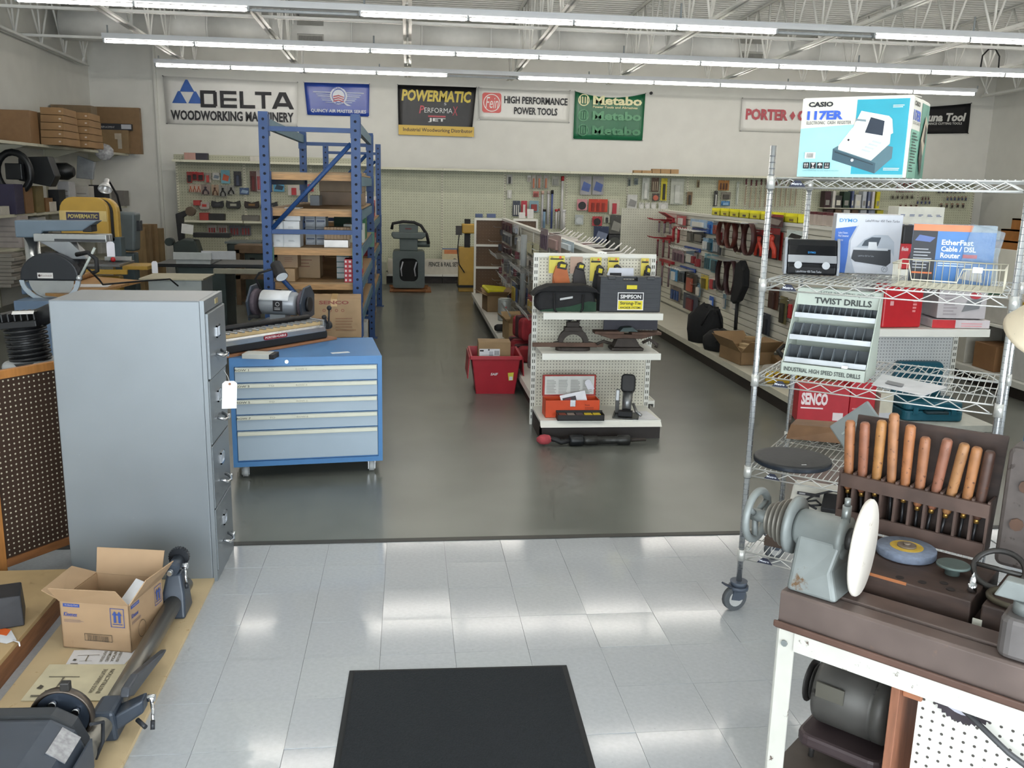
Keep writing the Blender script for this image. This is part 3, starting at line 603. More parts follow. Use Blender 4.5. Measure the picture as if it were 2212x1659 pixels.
# cast iron vise / mitre piece and small jointer on the middle shelf
m_ir = mat('#3a332e', .6, .3, .2, 20, .3); m_rust = mat('#5a4336', .65, .2, .25, 15, .3)
v = thing('mitre_frame', 'rusty cast iron mitre box frame with half round arch', 'tool', (1.25, 6.78, .667)); v.scale = (1.22, 1, 1.1)
pts = [(-.145, .02), (-.12, .055), (-.09, .06)] + [(-.10*math.cos(a), .045+.115*math.sin(a)) for a in [.2+i*(PI-.4)/10 for i in range(11)]] + [(.1, .06), (.14, .05), (.155, .02), (.075, .02)] + [(.066*math.cos(a), .045+.066*math.sin(a)) for a in [.0+i*PI/10 for i in range(11)]] + [(-.075, .02)]
B().prism(pts, -.02, .02, 'y').build('arch', m_ir, v, .003)
B().bb((-.06, -.045, .135), (.05, .02, .165)).bb((-.045, -.03, .16), (.035, .015, .20)).build('saw_guide', m_ir, v, .004)
B().cyl((.03, 0, .16), (.03, 0, .225), .009, n=8).cyl((.03, 0, .21), (.03, 0, .23), .022, n=10).build('post', m_ir, v)
B().bb((-.26, -.035, .025), (.19, -.02, .055)).build('fence', m_rust, v, .002); B().prism(rrect(-.11, -.06, .11, .05, .05), .0, .02, 'z').build('foot', m_ir, v)
j = thing('bench_jointer', 'small rusty bench jointer with dark fence on the middle endcap shelf', 'jointer', (1.665, 6.80, .667)); j.scale = (1.2, 1, 1.1)
B().bb((-.10, -.07, 0), (.11, .07, .02)).prism([(-.085, .02), (.095, .02), (.06, .085), (-.06, .085)], -.05, .05, 'y').build('base', m_ir, j, .006)
B().bb((-.21, -.055, .115), (-.02, .055, .135)).bb((.03, -.055, .11), (.225, .055, .13)).prism([(-.2, .115), (.2, .11), (.1, .08), (-.1, .08)], -.04, .04, 'y').build('bed', m_rust, j, .003)
B().bb((-.14, .03, .135), (.215, .045, .205)).build('fence', mat('#34333b', .5, .3, .15, 8), j); B().prism([(-.05, .135), (.07, .135), (.03, .165), (-.03, .16)], -.06, .03, 'y').build('guard', mat('#3f4f4d', .5, .2), j)
B().tube([(.1, -.07, .06), (.14, -.09, .085), (.19, -.1, .05), (.18, -.1, .03)], .012, 6).build('handle', m_ir, j); B().tube([(-.10, -.07, .05), (-.16, -.08, .07), (-.20, -.08, .05)], .012, 6).build('handle', m_ir, j)
# orange steel tool box, open
t = thing('steel_tool_box', 'open orange steel tool box with papered lid on the endcap base', 'tool box', (1.25, 6.77, .152), .02); t.scale = (1.06, .9, 1.08); m_or = mat('#cf4a20', .42, 0, .06, 6); x, y, z = .40, .17, .125
b = B(); 
for A in (((-x/2, -y/2, 0), (x/2, y/2, .004)), ((-x/2, -y/2, 0), (x/2, -y/2+.004, z)), ((-x/2, y/2-.004, 0), (x/2, y/2, z)), ((-x/2, -y/2, 0), (-x/2+.004, y/2, z)), ((x/2-.004, -y/2, 0), (x/2, y/2, z))): b.bb(*A)
b.build('body', m_or, t, .002); L = B().bb((-x/2, y/2, z), (x/2, y/2+.03, z+.155)).build('lid', mat('#a8332a', .45, 0, .06), t, .003)
p = Print((-x/2+.015, y/2-.001, z+.012), (1, 0, 0), (0, 0, 1)); p.rect(0, 0, x-.03, .135, mm('#d6d6d0'))
for c in range(4): p.lines(.012+.09*c, .01, .085+.09*c, .115, 9, mm('#a4a49e'))
p.build(L, 'instruction_sheet')
B().bb((-.02, -y/2-.008, z-.045), (.02, -y/2, z+.004)).build('latch', m_chrome, t, .002)
p = Print((-x/2, -y/2-.001, 0), (1, 0, 0), (0, 0, 1)); p.ring(.13, .03, .012, .017, m_ink).lines(.155, .02, .29, .05, 2, m_ink, .6, .1).text('Model', .29, .085, .325, .095, mm('#5a2010')).lines(.29, .06, .36, .08, 2, mm('#8a3015'), .4); p.build(t)
s = thing('photo_sheet', 'white sheet with a dark colour photo lying in the orange tool box', 'paper', (1.27, 6.74, .27)); q = B().at((0, 0, 0), .0, 1.15, -.2); q.bb((-.10, -.065, 0), (.10, .065, .001)); q.build('sheet', mm('#e8e8ec'), s)
q = B().at((0, 0, 0), .0, 1.15, -.2); q.bb((-.085, -.045, .0015), (.02, .04, .002), 0).bb((-.07, -.02, .002), (-.02, .03, .0025), 1); q.build('photo', [mm('#3a3338'), mm('#7d1f2b')], s)
tg = thing('paper_tag', 'white shipping tag clipped to the red tool box lid', 'tag', (1.39, 6.83, .40)); B().at((0, 0, 0), 0, .1, -.5).prism([(-.025, -.075), (.025, -.075), (.025, .005), (.012, .02), (-.012, .02), (-.025, .005)], 0, .001, 'y').build('card', mm('#e4e4ea'), tg)
t = thing('parts_tray', 'shallow black tray of small parts in front of the orange tool box', 'tray', (1.30, 6.635, .152), -.02); b = B(); b.bb((-.18, -.05, 0), (.18, .05, .006)).bb((-.18, -.05, 0), (.18, -.045, .045)).bb((-.18, .045, 0), (.18, .05, .06)).bb((-.18, -.05, 0), (-.175, .05, .05)).bb((.175, -.05, 0), (.18, .05, .05)); b.build('body', mat('#1e1c1b', .5), t)
for k, c in enumerate(('#7d4a3a', '#8d8a80', '#55585c', '#d8c83a', '#d8c83a')): B().bb((-.165+.067*k, -.042, .006), (-.108+.067*k, .042, .042)).build('part_box', mm(c), t, .003)
t = thing('biscuit_joiner', 'black and grey upright saw tool standing on the endcap base', 'power tool', (1.70, 6.78, .152), -.3); m_gm = mat('#8b8c8c', .35, .7, .08, 10)
B().bb((-.10, -.16, 0), (.10, .05, .008)).bb((-.10, -.16, .008), (-.085, .05, .014)).bb((.085, -.16, .008), (.10, .05, .014)).build('base_plate', mat('#4a4a48', .4, .6, .2), t, .002)
B().prism([(-.03, .012), (-.05, .12), (-.03, .2), (.0, .2), (.02, .012)], -.09, -.06, 'x').build('arm', m_gm, t, .005)
B().at((.0, -.02, .10), 0, -.55).cyl((0, 0, -.06), (0, 0, .10), .035, .042, 14).build('gear_case', m_gm, t); B().at((.0, -.02, .10), 0, -.35).prism(rrect(-.055, .08, .055, .22, .03), -.05, .05, 'y').build('motor_housing', mat('#1a1a1c', .45), t, .012)
B().bb((-.06, -.13, .012), (.05, -.06, .05)).build('fence', m_grip, t, .004); B().tube([(.05, -.05, .1), (.08, -.1, .05), (.12, -.13, .03)], .012, 6).build('handle', m_gm, t)
t = thing('paper_sheet', 'white sheet under the upright saw tool on the endcap base', 'paper', (1.80, 6.74, .152), .1); B().bb((-.10, -.13, 0), (.10, .13, .001)).build('sheet', mm('#e9e9ec'), t)
# demolition drill on the floor
t = thing('core_drill', 'long dark steel air drill lying on the floor before the endcap', 'power tool', ZP(1296, 962), .02); t.scale = (1.3, 1.1, 1.1)
B().lathe([(.028, -.10), (.032, -.08), (.032, -.02), (.026, -.015), (.026, .10), (.034, .105), (.034, .17), (.028, .175)], 16, 0, (0, 0, .036), 'x').build('barrel', mat('#3c3c3a', .4, .6, .2, 20), t); B().lathe([(.036, -.18), (.038, -.16), (.038, -.11), (.033, -.10)], 16, 0, (0, 0, .038), 'x').build('motor_housing', mat('#15181b', .4), t)
B().cyl((.175, 0, .036), (.27, 0, .036), .014, .010, 8).build('chuck', m_ir, t); B().tube([(-.17, 0, .04), (-.23, -.01, .03), (-.26, .0, .045), (-.29, .01, .05)], .018, 8).build('handle', m_grip, t)
B().ball((-.325, .01, .045), .04, 10, 0, (1.2, .8, .9)).build('rag', mat('#a8444a', .9, 0, .2, 30, .4), t)
# red tote with a carton
t = thing('plastic_tote', 'red plastic tote bin standing in the aisle beside the gondola', 'bin', (.80, 8.40, 0), -.02); m_rd = mat('#a81e2c', .4, 0, .06, 6)
b = B(); w0, w1, d0, d1, h = .18, .225, .22, .26, .36
for s in (-1, 1):
    b.raw([(s*w0, -d0, 0), (s*w0, d0, 0), (s*w1, d1, h), (s*w1, -d1, h), (s*(w0-.006), -d0, 0), (s*(w0-.006), d0, 0), (s*(w1-.006), d1, h), (s*(w1-.006), -d1, h)], [(0, 1, 2, 3), (7, 6, 5, 4), (0, 3, 7, 4), (1, 5, 6, 2), (3, 2, 6, 7), (0, 4, 5, 1)])
    b.raw([(-w0, s*d0, 0), (w0, s*d0, 0), (w1, s*d1, h), (-w1, s*d1, h), (-w0, s*(d0-.006), 0), (w0, s*(d0-.006), 0), (w1, s*(d1-.006), h), (-w1, s*(d1-.006), h)], [(0, 1, 2, 3), (7, 6, 5, 4), (0, 3, 7, 4), (1, 5, 6, 2), (3, 2, 6, 7), (0, 4, 5, 1)])
b.bb((-w0, -d0, 0), (w0, d0, .006)).build('body', m_rd, t)
b = B(); b.bb((-w1-.012, -d1-.014, h-.03), (w1+.012, -d1, h+.004)).bb((-w1-.012, d1, h-.03), (w1+.012, d1+.014, h+.004)).bb((-w1-.014, -d1, h-.03), (-w1, d1, h+.004)).bb((w1, -d1, h-.03), (w1+.014, d1, h+.004)).build('rim', m_rd, t, .003)
for s in (-1, 1):
    L = B().raw([(s*(w1+.016), -d1, h-.01), (s*(w1+.016), d1, h-.01), (s*(w1+.03), d1-.01, h-.21), (s*(w1+.03), -d1+.01, h-.21), (s*(w1+.024), -d1, h-.01), (s*(w1+.024), d1, h-.01), (s*(w1+.038), d1-.01, h-.21), (s*(w1+.038), -d1+.01, h-.21)], [(0, 1, 2, 3), (7, 6, 5, 4), (0, 3, 7, 4), (1, 5, 6, 2), (3, 2, 6, 7), (0, 4, 5, 1)]).build('lid_flap', m_rd, t)
p = Print((-w0, -d0-.022, .12), (1, 0, 0), (0, -.1, 1)); p.text('SAIF', .13, .06, .20, .085, mm('#e4dede'), .04, .2); p.poly([(.30, .01), (.34, .015), (.345, .09), (.29, .085)], mm('#d9d34a')).rect(.305, .015, .335, .05, mm('#dedede')); p.build(t)
cdim = (.30, .20, .465); t2 = carton('brown carton with white shipping label standing in the red tote', (.79, 8.34, .012), cdim, -.03, '#997f5d', tape=False)
p = face_print(t2, cdim); p.rect(.01, .33, .20, .40, mm('#dfe2e6')).rect(.015, .375, .05, .39, m_ink).rect(.09, .385, .105, .398, m_ink)
for k in range(9): p.rect(.15+.005*k, .345, .152+.005*k, .385, m_ink)
p.lines(.10, .335, .14, .38, 5, mm('#8f949a')); p.build(t2, 'shipping_label')
# ================================================================ RIGHT AISLE ROW (slatwall)
SX = 3.95; m_sl = mat('#d6d4c8', .45, 0, .03, 5)
r = thing('slatwall_row', 'long white slatwall row with dark plinth beyond the endcap', 'display shelving', (SX, 6.95, 0)); RL = 6.95
B().bb((0.004, 0, .16), (.04, RL, 1.56)).build('back_board', mat('#a5a398', .6), r)
k = 0; z = .19
while z < 1.50:
    B().bb((-.012, 0, z), (.004, RL, z+.068)).build('slat', m_sl, r); z += .0762
B().bb((-.03, 0, 1.545), (.05, RL, 1.58)).build('top_rail', m_ws, r)
for i in range(5):
    y0, y1 = i*RL/5, (i+1)*RL/5
    B().bb((-.70, y0, .14), (-.013, y1-.004, .165)).bb((-.71, y0, .11), (-.70, y1-.004, .168)).build('base_shelf', mat('#cfccbb', .45, 0, .03), r)
    B().bb((-.68, y0, 0), (-.65, y1, .14)).build('kick_plate', m_dk, r)
B().bb((-.70, RL, .1), (.05, RL+.02, 1.60)).build('end_panel', peg('#c8c8b8', '#77766b', .0254*1.5, .14), r)
# near endcap
e2 = thing('endcap_display', 'white pegboard endcap behind the wire rack with red tool boxes', 'display shelving', (3.50, 6.85, 0)); EW2 = .92
B().bb((.02, 0, .14), (EW2-.02, .015, 1.5)).build('pegboard_panel', peg('#d4d6d4', '#6d7072', .0254, .17), e2)
for x in (0, EW2): b = B(); upright(b, x, 0, 0, 1.5); b.build('upright', [m_ws, m_slot], e2)
B().bb((0, -.42, .875), (EW2, 0, .89)).bb((0, -.43, .835), (EW2, -.42, .893)).build('shelf', m_ws, e2)
B().bb((-.25, -.49, .13), (EW2+.1, .09, .15)).bb((-.26, -.50, .10), (EW2+.1, -.49, .152)).bb((-.26, -.50, .10), (-.25, .09, .152)).build('base_shelf', mat('#cfd0c6', .45), e2); B().bb((-.23, -.46, 0), (EW2+.06, -.44, .13)).bb((-.23, -.46, 0), (-.21, .09, .13)).build('kick_plate', m_dk, e2)
def ybox(label, px, Y, zb, depth, cols, name='carton', cat='carton', rz=0, draw=None, bev=.004):
    """box standing at depth Y (front face), x from the photo"""
    a, c = YP(px[0], px[3], Y), YP(px[2], px[1], Y); zb = a.z if zb is None else zb; w_, h_ = c.x-a.x, c.z-zb
    t = thing(name, label, cat, ((a.x+c.x)/2, Y+depth/2, zb), rz); B().bb((-w_/2, -depth/2, 0), (w_/2, depth/2, h_)).build('body', mm(cols) if isinstance(cols, str) else cols, t, bev)
    if draw: p = Print((-w_/2, -depth/2, 0), (1, 0, 0), (0, 0, 1)); draw(p, w_, h_); p.build(t, 'print')
    return t
RED = '#b5202b'
B().bb((0, -.36, 1.318), (EW2, 0, 1.333)).bb((0, -.37, 1.28), (EW2, -.36, 1.336)).build('shelf', m_ws, e2); B().bb((-.02, -.12, 1.5), (EW2+.02, .2, 1.515)).build('top_shelf', m_ws, e2)
ybox('red cordless tool carton on the upper shelf behind the printer carton', (1945, 528, 2002, 562), 6.55, 1.336, .2, mat('#b31d27', .45, 0, .05), 'carton', 'carton', -.05, lambda p, w, h: p.poly([(w*.3, h*.4), (w*.8, h*.2), (w*.9, h*.4), (w*.4, h*.7)], mm('#5a1a1e')).text('Milwaukee', w*.03, h*.72, w*.3, h*.9, mm('#e6d0d0'), .02, .2))
ybox('black plastic case standing on the red cordless tool carton', (1950, 487, 1992, 528), 6.62, 1.475, .09, mat('#1b1c1f', .5, 0, .08, 20), 'tool_case', 'tool case', -.05, lambda p, w, h: p.rect(w*.1, h*.05, w*.3, h*.15, mm('#cfcfcf')), .012)
ybox('block of white blue printed small boxes on the far endcap top', (1935, 448, 2042, 510), 6.78, 1.516, .16, '#d4d3c8', 'carton', 'carton', 0, lambda p, w, h: [p.lines(w*(.05+.19*i), h*(.2+.27*j), w*(.16+.19*i), h*(.27+.27*j), 2, mm('#5a668e'), .5, .5) for i in range(5) for j in range(3)])
t = ybox('tall red plastic power tool case on the far endcap shelf', (1900, 612, 2000, 706), 6.5, .893, .14, mat('#b81f28', .35, 0, .05), 'power_tool_case', 'tool case', .1, lambda p, w, h: p.lines(w*.74, h*.35, w*.84, h*.65, 4, mm('#e08a8a'), .6).rect(w*.15, h*.5, w*.24, h*.6, mm('#d8a0a0')), .012)
ybox('white saw carton with red band on the far endcap shelf', (2030, 615, 2138, 692), 6.5, .965, .28, '#b9b3b4', 'carton', 'carton', -.12, lambda p, w, h: p.rect(w*.12, h*.85, w, h, mm('#b5202b')).lines(w*.12, h*.1, w*.4, h*.75, 7, mm('#9d9597')).poly([(w*.5, h*.2), (w*.85, h*.3), (w*.9, h*.6), (w*.6, h*.55)], mm('#77787a')).disc(w*.75, h*.68, w*.12, mm('#b5303a'), h*.1))
ybox('flat red and white box under the saw carton', (2020, 692, 2140, 708), 6.48, .893, .3, '#cfc6c8', 'carton', 'carton', -.1, lambda p, w, h: p.rect(0, 0, w*.4, h, mm('#c1272d')).lines(w*.5, h*.2, w*.9, h*.8, 2, mm('#d7a0a4')))
ybox('wide red nailer carton with white lettering on the far endcap base', (1735, 838, 1842, 893), 6.44, .155, .26, mat('#b01e2a', .5, 0, .05), 'carton', 'carton', -.25, lambda p, w, h: p.text('SENCO', w*.06, h*.5, w*.58, h*.85, mm('#e9d9d9'), .05).rect(w*.06, h*.4, w*.5, h*.44, mm('#e9d9d9')).rect(w*.7, h*.1, w*.9, h*.32, mm('#dcd0d0')))
ybox('red jig saw carton beside the wide red nailer carton', (1838, 826, 1898, 900), 6.46, .155, .3, mat('#b5202b', .5, 0, .05), 'carton', 'carton', -.1, lambda p, w, h: p.lines(w*.1, h*.1, w*.6, h*.4, 4, mm('#d98a8a')))
ybox('small cream carton between red carton and teal case', (1898, 850, 1932, 900), 6.5, .155, .2, '#cfc9b6', 'carton', 'carton', 0, lambda p, w, h: p.rect(0, 0, w, h*.3, mm('#c8c8cc')))
t = thing('power_tool_case', 'teal plastic power tool case lying on the far endcap base', 'tool case', (4.10, 6.62, .155), -.1); m_tl = mat('#17596b', .42, 0, .05, 6)
B().prism(rrect(-.24, -.14, .24, .14, .05), 0, .08, 'z').build('lower_shell', m_tl, t, .012); B().prism(rrect(-.235, -.135, .235, .135, .05), .085, .15, 'z').build('upper_shell', m_tl, t, .012)
B().tube([(-.08, -.14, .08), (-.08, -.19, .08), (.08, -.19, .08), (.08, -.14, .08)], .013, 8).build('handle', mat('#0f2f38', .5), t)
for x in (-.15, .15): B().bb((x-.02, -.15, .05), (x+.02, -.135, .11)).build('latch', m_tl, t, .003)
t = thing('power_tool_case', 'teal plastic case standing on edge behind the lying teal case', 'tool case', (4.10, 6.80, .155), -.05); B().prism(rrect(-.2, 0, .2, .42, .05), -.03, .03, 'y').build('shell', m_tl, t, .012); B().prism(rrect(-.17, .06, .17, .38, .04), -.036, -.03, 'y').build('lid_panel', mat('#134c5c', .45), t, .003)
# goods on the slatwall: red bit dispensers, blue hooks, packs
def rods(rect, label, col, n, top='#7f1f25', cat='drill bits', hook=None, group=None):
    p = Pack(fx(rect, SX-.06), 'bit_packs', label, cat, group); W, H = p.W, p.H
    if hook: 
        p.box('bracket', mm(hook, .35), 0, .90, 1, 1.0, -.045, .01, .003)
    for k in range(n):
        d = .01+.05*(k % 2); p.b().cyl((W*(.1+.8*k/(n-1)), H*.02, d), (W*(.1+.8*k/(n-1)), H*.88, d), min(.014, W*.32/n), n=6).build('packet', mm(col), p.t)
        p.b().cyl((W*(.1+.8*k/(n-1)), H*.80, d), (W*(.1+.8*k/(n-1)), H*.9, d), min(.016, W*.36/n), n=6).build('cap', mm(top), p.t)
    return p
for rct, lab, col, n in (((1424, 476, 1452, 504), 'clear tubes of long drill bits on the red display bracket', '#8d8086', 5), ((1420, 514, 1450, 556), 'tall dark red bit packs under the first red bracket', '#7a5358', 5), ((1414, 560, 1450, 616), 'tall bit packs on the lowest red bracket', '#7d666c', 5), ((1455, 490, 1476, 524), 'bright red plastic bit packs beside the red bracket', '#a52630', 4)):
    rods(rct, lab, col, n, '#a12630', 'drill bits', '#a3202a')
for yy, xx in ((466, 1408), (505, 1406)):
    a = XP(1450, yy+10, SX-.02); t = thing('display_bracket', 'red wire display bracket, %s on the slatwall' % ('upper one' if yy < 480 else 'lower one'), 'bracket', a)
    B().bb((-.03, -.16, -.03), (.01, .16, .04)).build('bar', mm('#a3202a', .35), t, .004)
    for q in (-.12, .0, .12): B().tube([(-.02, q, .0), (-.30, q, .01), (-.34, q, .03)], .007, 5).build('prong', mm('#8f1c26', .35), t)
    if yy == 466: B().at((-.08, 0, .07), 0, 0, .5).bb((-.09, -.17, 0), (.09, .17, .01)).build('sign', mm('#a83540'), t)
for i, (x0, yy) in enumerate(((1470, 492), (1452, 532), (1442, 575))):
    a = XP(x0+45, yy+6, SX-.02); t = thing('peg_bar', ('upper', 'middle', 'lower')[i]+' blue steel hook bar with white tipped hooks on the slatwall', 'hook bar', a)
    B().bb((-.02, -.35, -.025), (.0, .35, .025)).build('bar', mm('#2b4a9a', .35), t, .003)
    for q in range(6): B().tube([(-.02, -.3+.12*q, 0), (-.22, -.3+.12*q, 0), (-.25, -.3+.12*q, .03)], .007, 5).build('hook', mm('#e4e0d8', .4), t)
sl = (((1484, 496, 1498, 522), 'dark carded files under the upper blue hook bar', '#4b4a44', '#6d6a60'), ((1500, 498, 1520, 524), 'black sheathed chisels under the upper blue hook bar', '#2b2c30', '#77736a'), ((1462, 466, 1482, 486), 'square red and white framed saw card', '#b2474a', '#dcd5cf'), ((1492, 474, 1528, 492), 'pale blue boxed card at the top of the slatwall', '#9db9d6', '#d9d9d4'),
      ((1528, 478, 1540, 506), 'bright blue tool packet at the top of the slatwall', '#3a7dc4', '#1f4f93'), ((1541, 478, 1554, 508), 'slate tool packet with red top', '#5a6470', '#9b4a3c'), ((1518, 514, 1530, 540), 'pale blue tool packet in the second row', '#8fb4d2', '#d5d5d0'), ((1530, 515, 1540, 544), 'deep teal tool packet in the second row', '#2f6f8f', '#22404c'), ((1541, 515, 1554, 546), 'slate tool packet in the second row beside the belts', '#4c5560', '#a0a4a6'),
      ((1452, 540, 1478, 566), 'bundle of mauve blade packets under the middle hook bar', '#8a6f78', '#5f4b54'), ((1482, 540, 1500, 570), 'grey blue blade packets under the middle hook bar', '#5b7386', '#cfcfc8'), ((1522, 548, 1536, 582), 'teal carded screwdriver with clear pack', '#6d9aa6', '#36565e'), ((1537, 550, 1552, 590), 'teal carded long pack next to the belts', '#5f8e9c', '#2f4a52'), ((1448, 580, 1464, 606), 'light blue blister pack on the lower hook bar', '#4a90c4', '#e0e0da'), ((1466, 582, 1482, 610), 'grey blister pack on the lower hook bar', '#6f7a84', '#454b50'),
      ((1478, 590, 1506, 632), 'dark tray of red handled picks', '#3a352f', '#a5523f'), ((1514, 594, 1530, 624), 'yellow carded knives low on the slatwall', '#c9b23a', '#6b5d22'), ((1532, 596, 1548, 626), 'red topped white carded clamp', '#d9d4cc', '#b0363a'), ((1448, 618, 1470, 650), 'brown and blue carded pliers near the black bag', '#6f625a', '#3a5486'), ((1476, 636, 1508, 672), 'dark blue wire rack of carded tools low on the slatwall', '#3a4150', '#6f2f33'), ((1532, 640, 1541, 674), 'blue and white caulk tube low on the slatwall', '#2f5fb4', '#e4e4e0'))
for rct, lab, c1, c2 in sl: card(fx(rct, SX-.05), lab, c1, c2, None, random.choice(('blister', 'bar', 'tools')))
# leather belts
def belt(rect, label, col, n, name='leather_tool_belt'):
    p = Pack(fx(rect, SX-.10), name, label, 'tool belt'); W, H = p.W, p.H; M_ = mat(col, .5, 0, .2, 12, .2)
    for k in range(n):
        cx = W*(.25+.6*k/max(1, n-1)) if n > 1 else W*.5; rx, rz = W*(.22 if n > 1 else .42), H*.44; pts = []
        q = p.b(); seg = 18; vs = []; w_ = .03
        for i in range(seg):
            a = 2*PI*i/seg; x, z = cx+rx*math.cos(a), H*.52+rz*math.sin(a)
            vs += [(x, z, .03+.05*k-w_), (x, z, .03+.05*k+w_), (x*.985+cx*.015+.0, z-.004*math.sin(a)-.0, .03+.05*k+w_)]
        q.raw([v for v in vs], [(3*i, 3*((i+1) % seg), 3*((i+1) % seg)+1, 3*i+1) for i in range(seg)], 0, True)
        o = q.build('strap', M_, p.t); md = o.modifiers.new('t', 'SOLIDIFY'); md.thickness = .007
    p.box('hook', m_hook, .1, .93, .9, .96, 0, .2); p.box('buckle', m_chrome, .3, .05, .5, .12, .06, .07)
    return p
belt((1555, 473, 1600, 540), 'reddish brown leather belts, top bundle on the slatwall', '#5e2c22', 2); belt((1590, 476, 1640, 556), 'dark brown wide leather belts beside the top belt bundle', '#43201c', 2)
belt((1553, 554, 1600, 640), 'dark oxblood leather belts hanging lower on the slatwall', '#35171a', 2)
p = Pack(fx((1590, 560, 1622, 660), SX-.12), 'padded_belt', 'black padded belt hanging below the leather belts', 'tool belt'); p.poly('pad', mat('#121416', .9, 0, .2, 20), [(.1, .05), (.3, 0), (.6, .1), (.95, .45), (.9, .8), (.6, 1), (.3, .9), (.2, .5)], 0, .08, .02); p.b().tube([(p.W*.4, p.H*.1, .04), (p.W*.42, -.30, .04)], .022, 5).build('strap', m_grip, p.t)
for k, (rct, lab) in enumerate((((1632, 496, 1652, 556), 'orange handled black snips on the slatwall'), ((1654, 492, 1684, 560), 'red and black carded snips beside the wire rack post'))): card(fx(rct, SX-.06), lab, '#2a2022', '#c2402e', '#7f1e22', 'pliers')
card(fx((1652, 463, 1692, 490), SX-.06), 'dark red boxed display card with tool pictures', '#4a2326', '#8a7f78', '#97282c', 'pic'); card(fx((1656, 500, 1690, 560), SX-.03), 'red vinyl display card behind the snips', '#a5251f', '#7a1a17', None, 'bar')
card(fx((1700, 498, 1736, 520), SX-.06), 'white saw card with black lettering', '#cfdcd9', '#222222', None, 'pic')
for rct, lab, c1, c2 in (((1660, 618, 1682, 668), 'brown leather sheath low behind the wire rack', '#4a2a1e', '#3a2018'), ((1684, 640, 1700, 700), 'long olive carded blade low behind the wire rack', '#6a6340', '#2d2a20'), ((1704, 646, 1716, 690), 'red handled carded chisel behind the wire rack', '#8a8078', '#b02a2e'), ((1644, 676, 1664, 724), 'dark spray tubes hanging low on the slatwall', '#3b3f48', '#24262b')): card(fx(rct, SX-.05), lab, c1, c2, None, 'bar')
# top of the row: yellow bins, packs
for k in range(8):
    a = XP(1524+k*11, 462, SX); t = thing('parts_bin', 'small yellow plastic parts bin, %s from the far end of the slatwall top' % ('first', 'second', 'third', 'fourth', 'fifth', 'sixth', 'seventh', 'eighth')[k], 'bin', (SX+.06, 11.55-k*.34, 1.58), 0, 'yellow bins on the slatwall row'); b = B(); b.bb((-.07, -.155, 0), (.07, .155, .006)).bb((-.07, -.155, 0), (-.064, .155, .06)).bb((.064, -.155, 0), (.07, .155, .09)).bb((-.07, -.155, 0), (.07, -.149, .09)).bb((-.07, .149, 0), (.07, .155, .09)); b.build('body', mm('#d8d02c', .4), t); B().bb((-.072, -.05, .015), (-.07, .05, .04)).build('label_strip', mm('#7d6a30' if k % 3 else '#44403a'), t)
for k in range(6): B().bb((-.03, -.06, 0), (.03, .06, .12)).bb((-.032, -.062, .10), (.032, .062, .125), 1).build('brush_pack', [mm('#b9aca2'), mm('#5a1c22')])
bp = [o for o in COL.objects if o.name.startswith('brush_pack')]
for k, o in enumerate(bp): o.location = (SX+.02, 8.7-.2*k, 1.583); tag(o, 'clear brush packet with maroon top, %s after the yellow bins' % ('first', 'second', 'third', 'fourth', 'fifth', 'last')[k], 'packet', 'brush packets on the slatwall row')
# on the plinth shelf
zb = .168
def soft(label, loc, dim, col, name='bag', cat='bag', n=5, rough=.9):
    t = thing(name, label, cat, loc); rnd = random.Random(label); b = B(); x, y, z = dim
    prof = [(rnd.uniform(.92, 1.05), 0)]; b.lathe([(x*.46, 0), (x*.5, z*.3), (x*.47, z*.65), (x*.33, z*.92), (x*.12, z)], 14); s_ = y/x
    for v in b.v: v.y *= s_; v.x += rnd.uniform(-.03, .03)*x; v.z *= rnd.uniform(.9, 1.08)
    o = b.build('body', mat(col, rough, 0, .25, 18, .3), t); B().tube([(-x*.3, -y*.42, z*.5), (-x*.1, -y*.5, z*.95), (x*.15, -y*.5, z*.95), (x*.3, -y*.42, z*.45)], .012, 5).build('strap', m_grip, t); return t
soft('black soft tool bag at the far end of the plinth shelf', (3.45, 10.2, zb), (.42, .5, .42), '#131416', 'tool_bag'); soft('low black pouch in front of the black soft bag', (3.42, 9.62, zb), (.36, .44, .22), '#151617', 'tool_pouch')
carton('open brown carton of small boxes on the plinth shelf', (3.48, 8.95, zb), (.36, .50, .13), .1, '#8c704e', open_=True)
for k in range(4): carton(('tan', 'pale', 'brown', 'narrow tan')[k]+' small box leaning in the open carton on the plinth', (3.40+.07*k, 8.82+.11*k, zb+.03), (.07, .14, .13+.02*k), .4*k, ('#a38963', '#b49d77', '#836a49', '#9e825b')[k], 'small_box', 'box', False)
carton('long flat brown carton with a black cable behind the yellow bag', (3.72, 8.36, zb), (.28, .50, .12), -.15, '#876945', tape=False); t = thing('coiled_cable', 'black cable looped over the long brown carton', 'cable', (3.70, 8.38, zb+.142)); B().tube([(-.1, -.2, 0), (-.12, 0, .06), (0, .15, .09), (.1, .05, .05), (.06, -.15, .02), (-.02, -.22, 0)], .022, 6).build('cord', m_grip, t)
t = thing('level_bag', 'yellow bag with upside down lettering on the plinth shelf', 'bag', (3.49, 7.88, zb), -.03); B().prism(rrect(-.24, 0, .30, .125, .03), -.07, .05, 'y').build('bag', mat('#c9a52a', .45, 0, .1, 8), t, .015); p = Print((.24, -.073, .095), (-1, 0, 0), (0, 0, -1)); p.n = V((0, -1, 0)); p.text('STABILA', .12, .0, .42, .055, mm('#5a2a20'), .03); p.put([(.05, .0), (.085, .0), (.085, .03), (.05, .03)], [(0, 1, 2, 3)], mm('#5a2a20')); p.build(t)
B().prism([(-.30, .0), (.26, 0), (.28, .14), (.0, .17), (-.22, .15)], -.05, .09, 'y').build('clear_sleeve', mat('#b9b6ae', .3, 0, .15, 14, .4, 0, .6), t, .015)
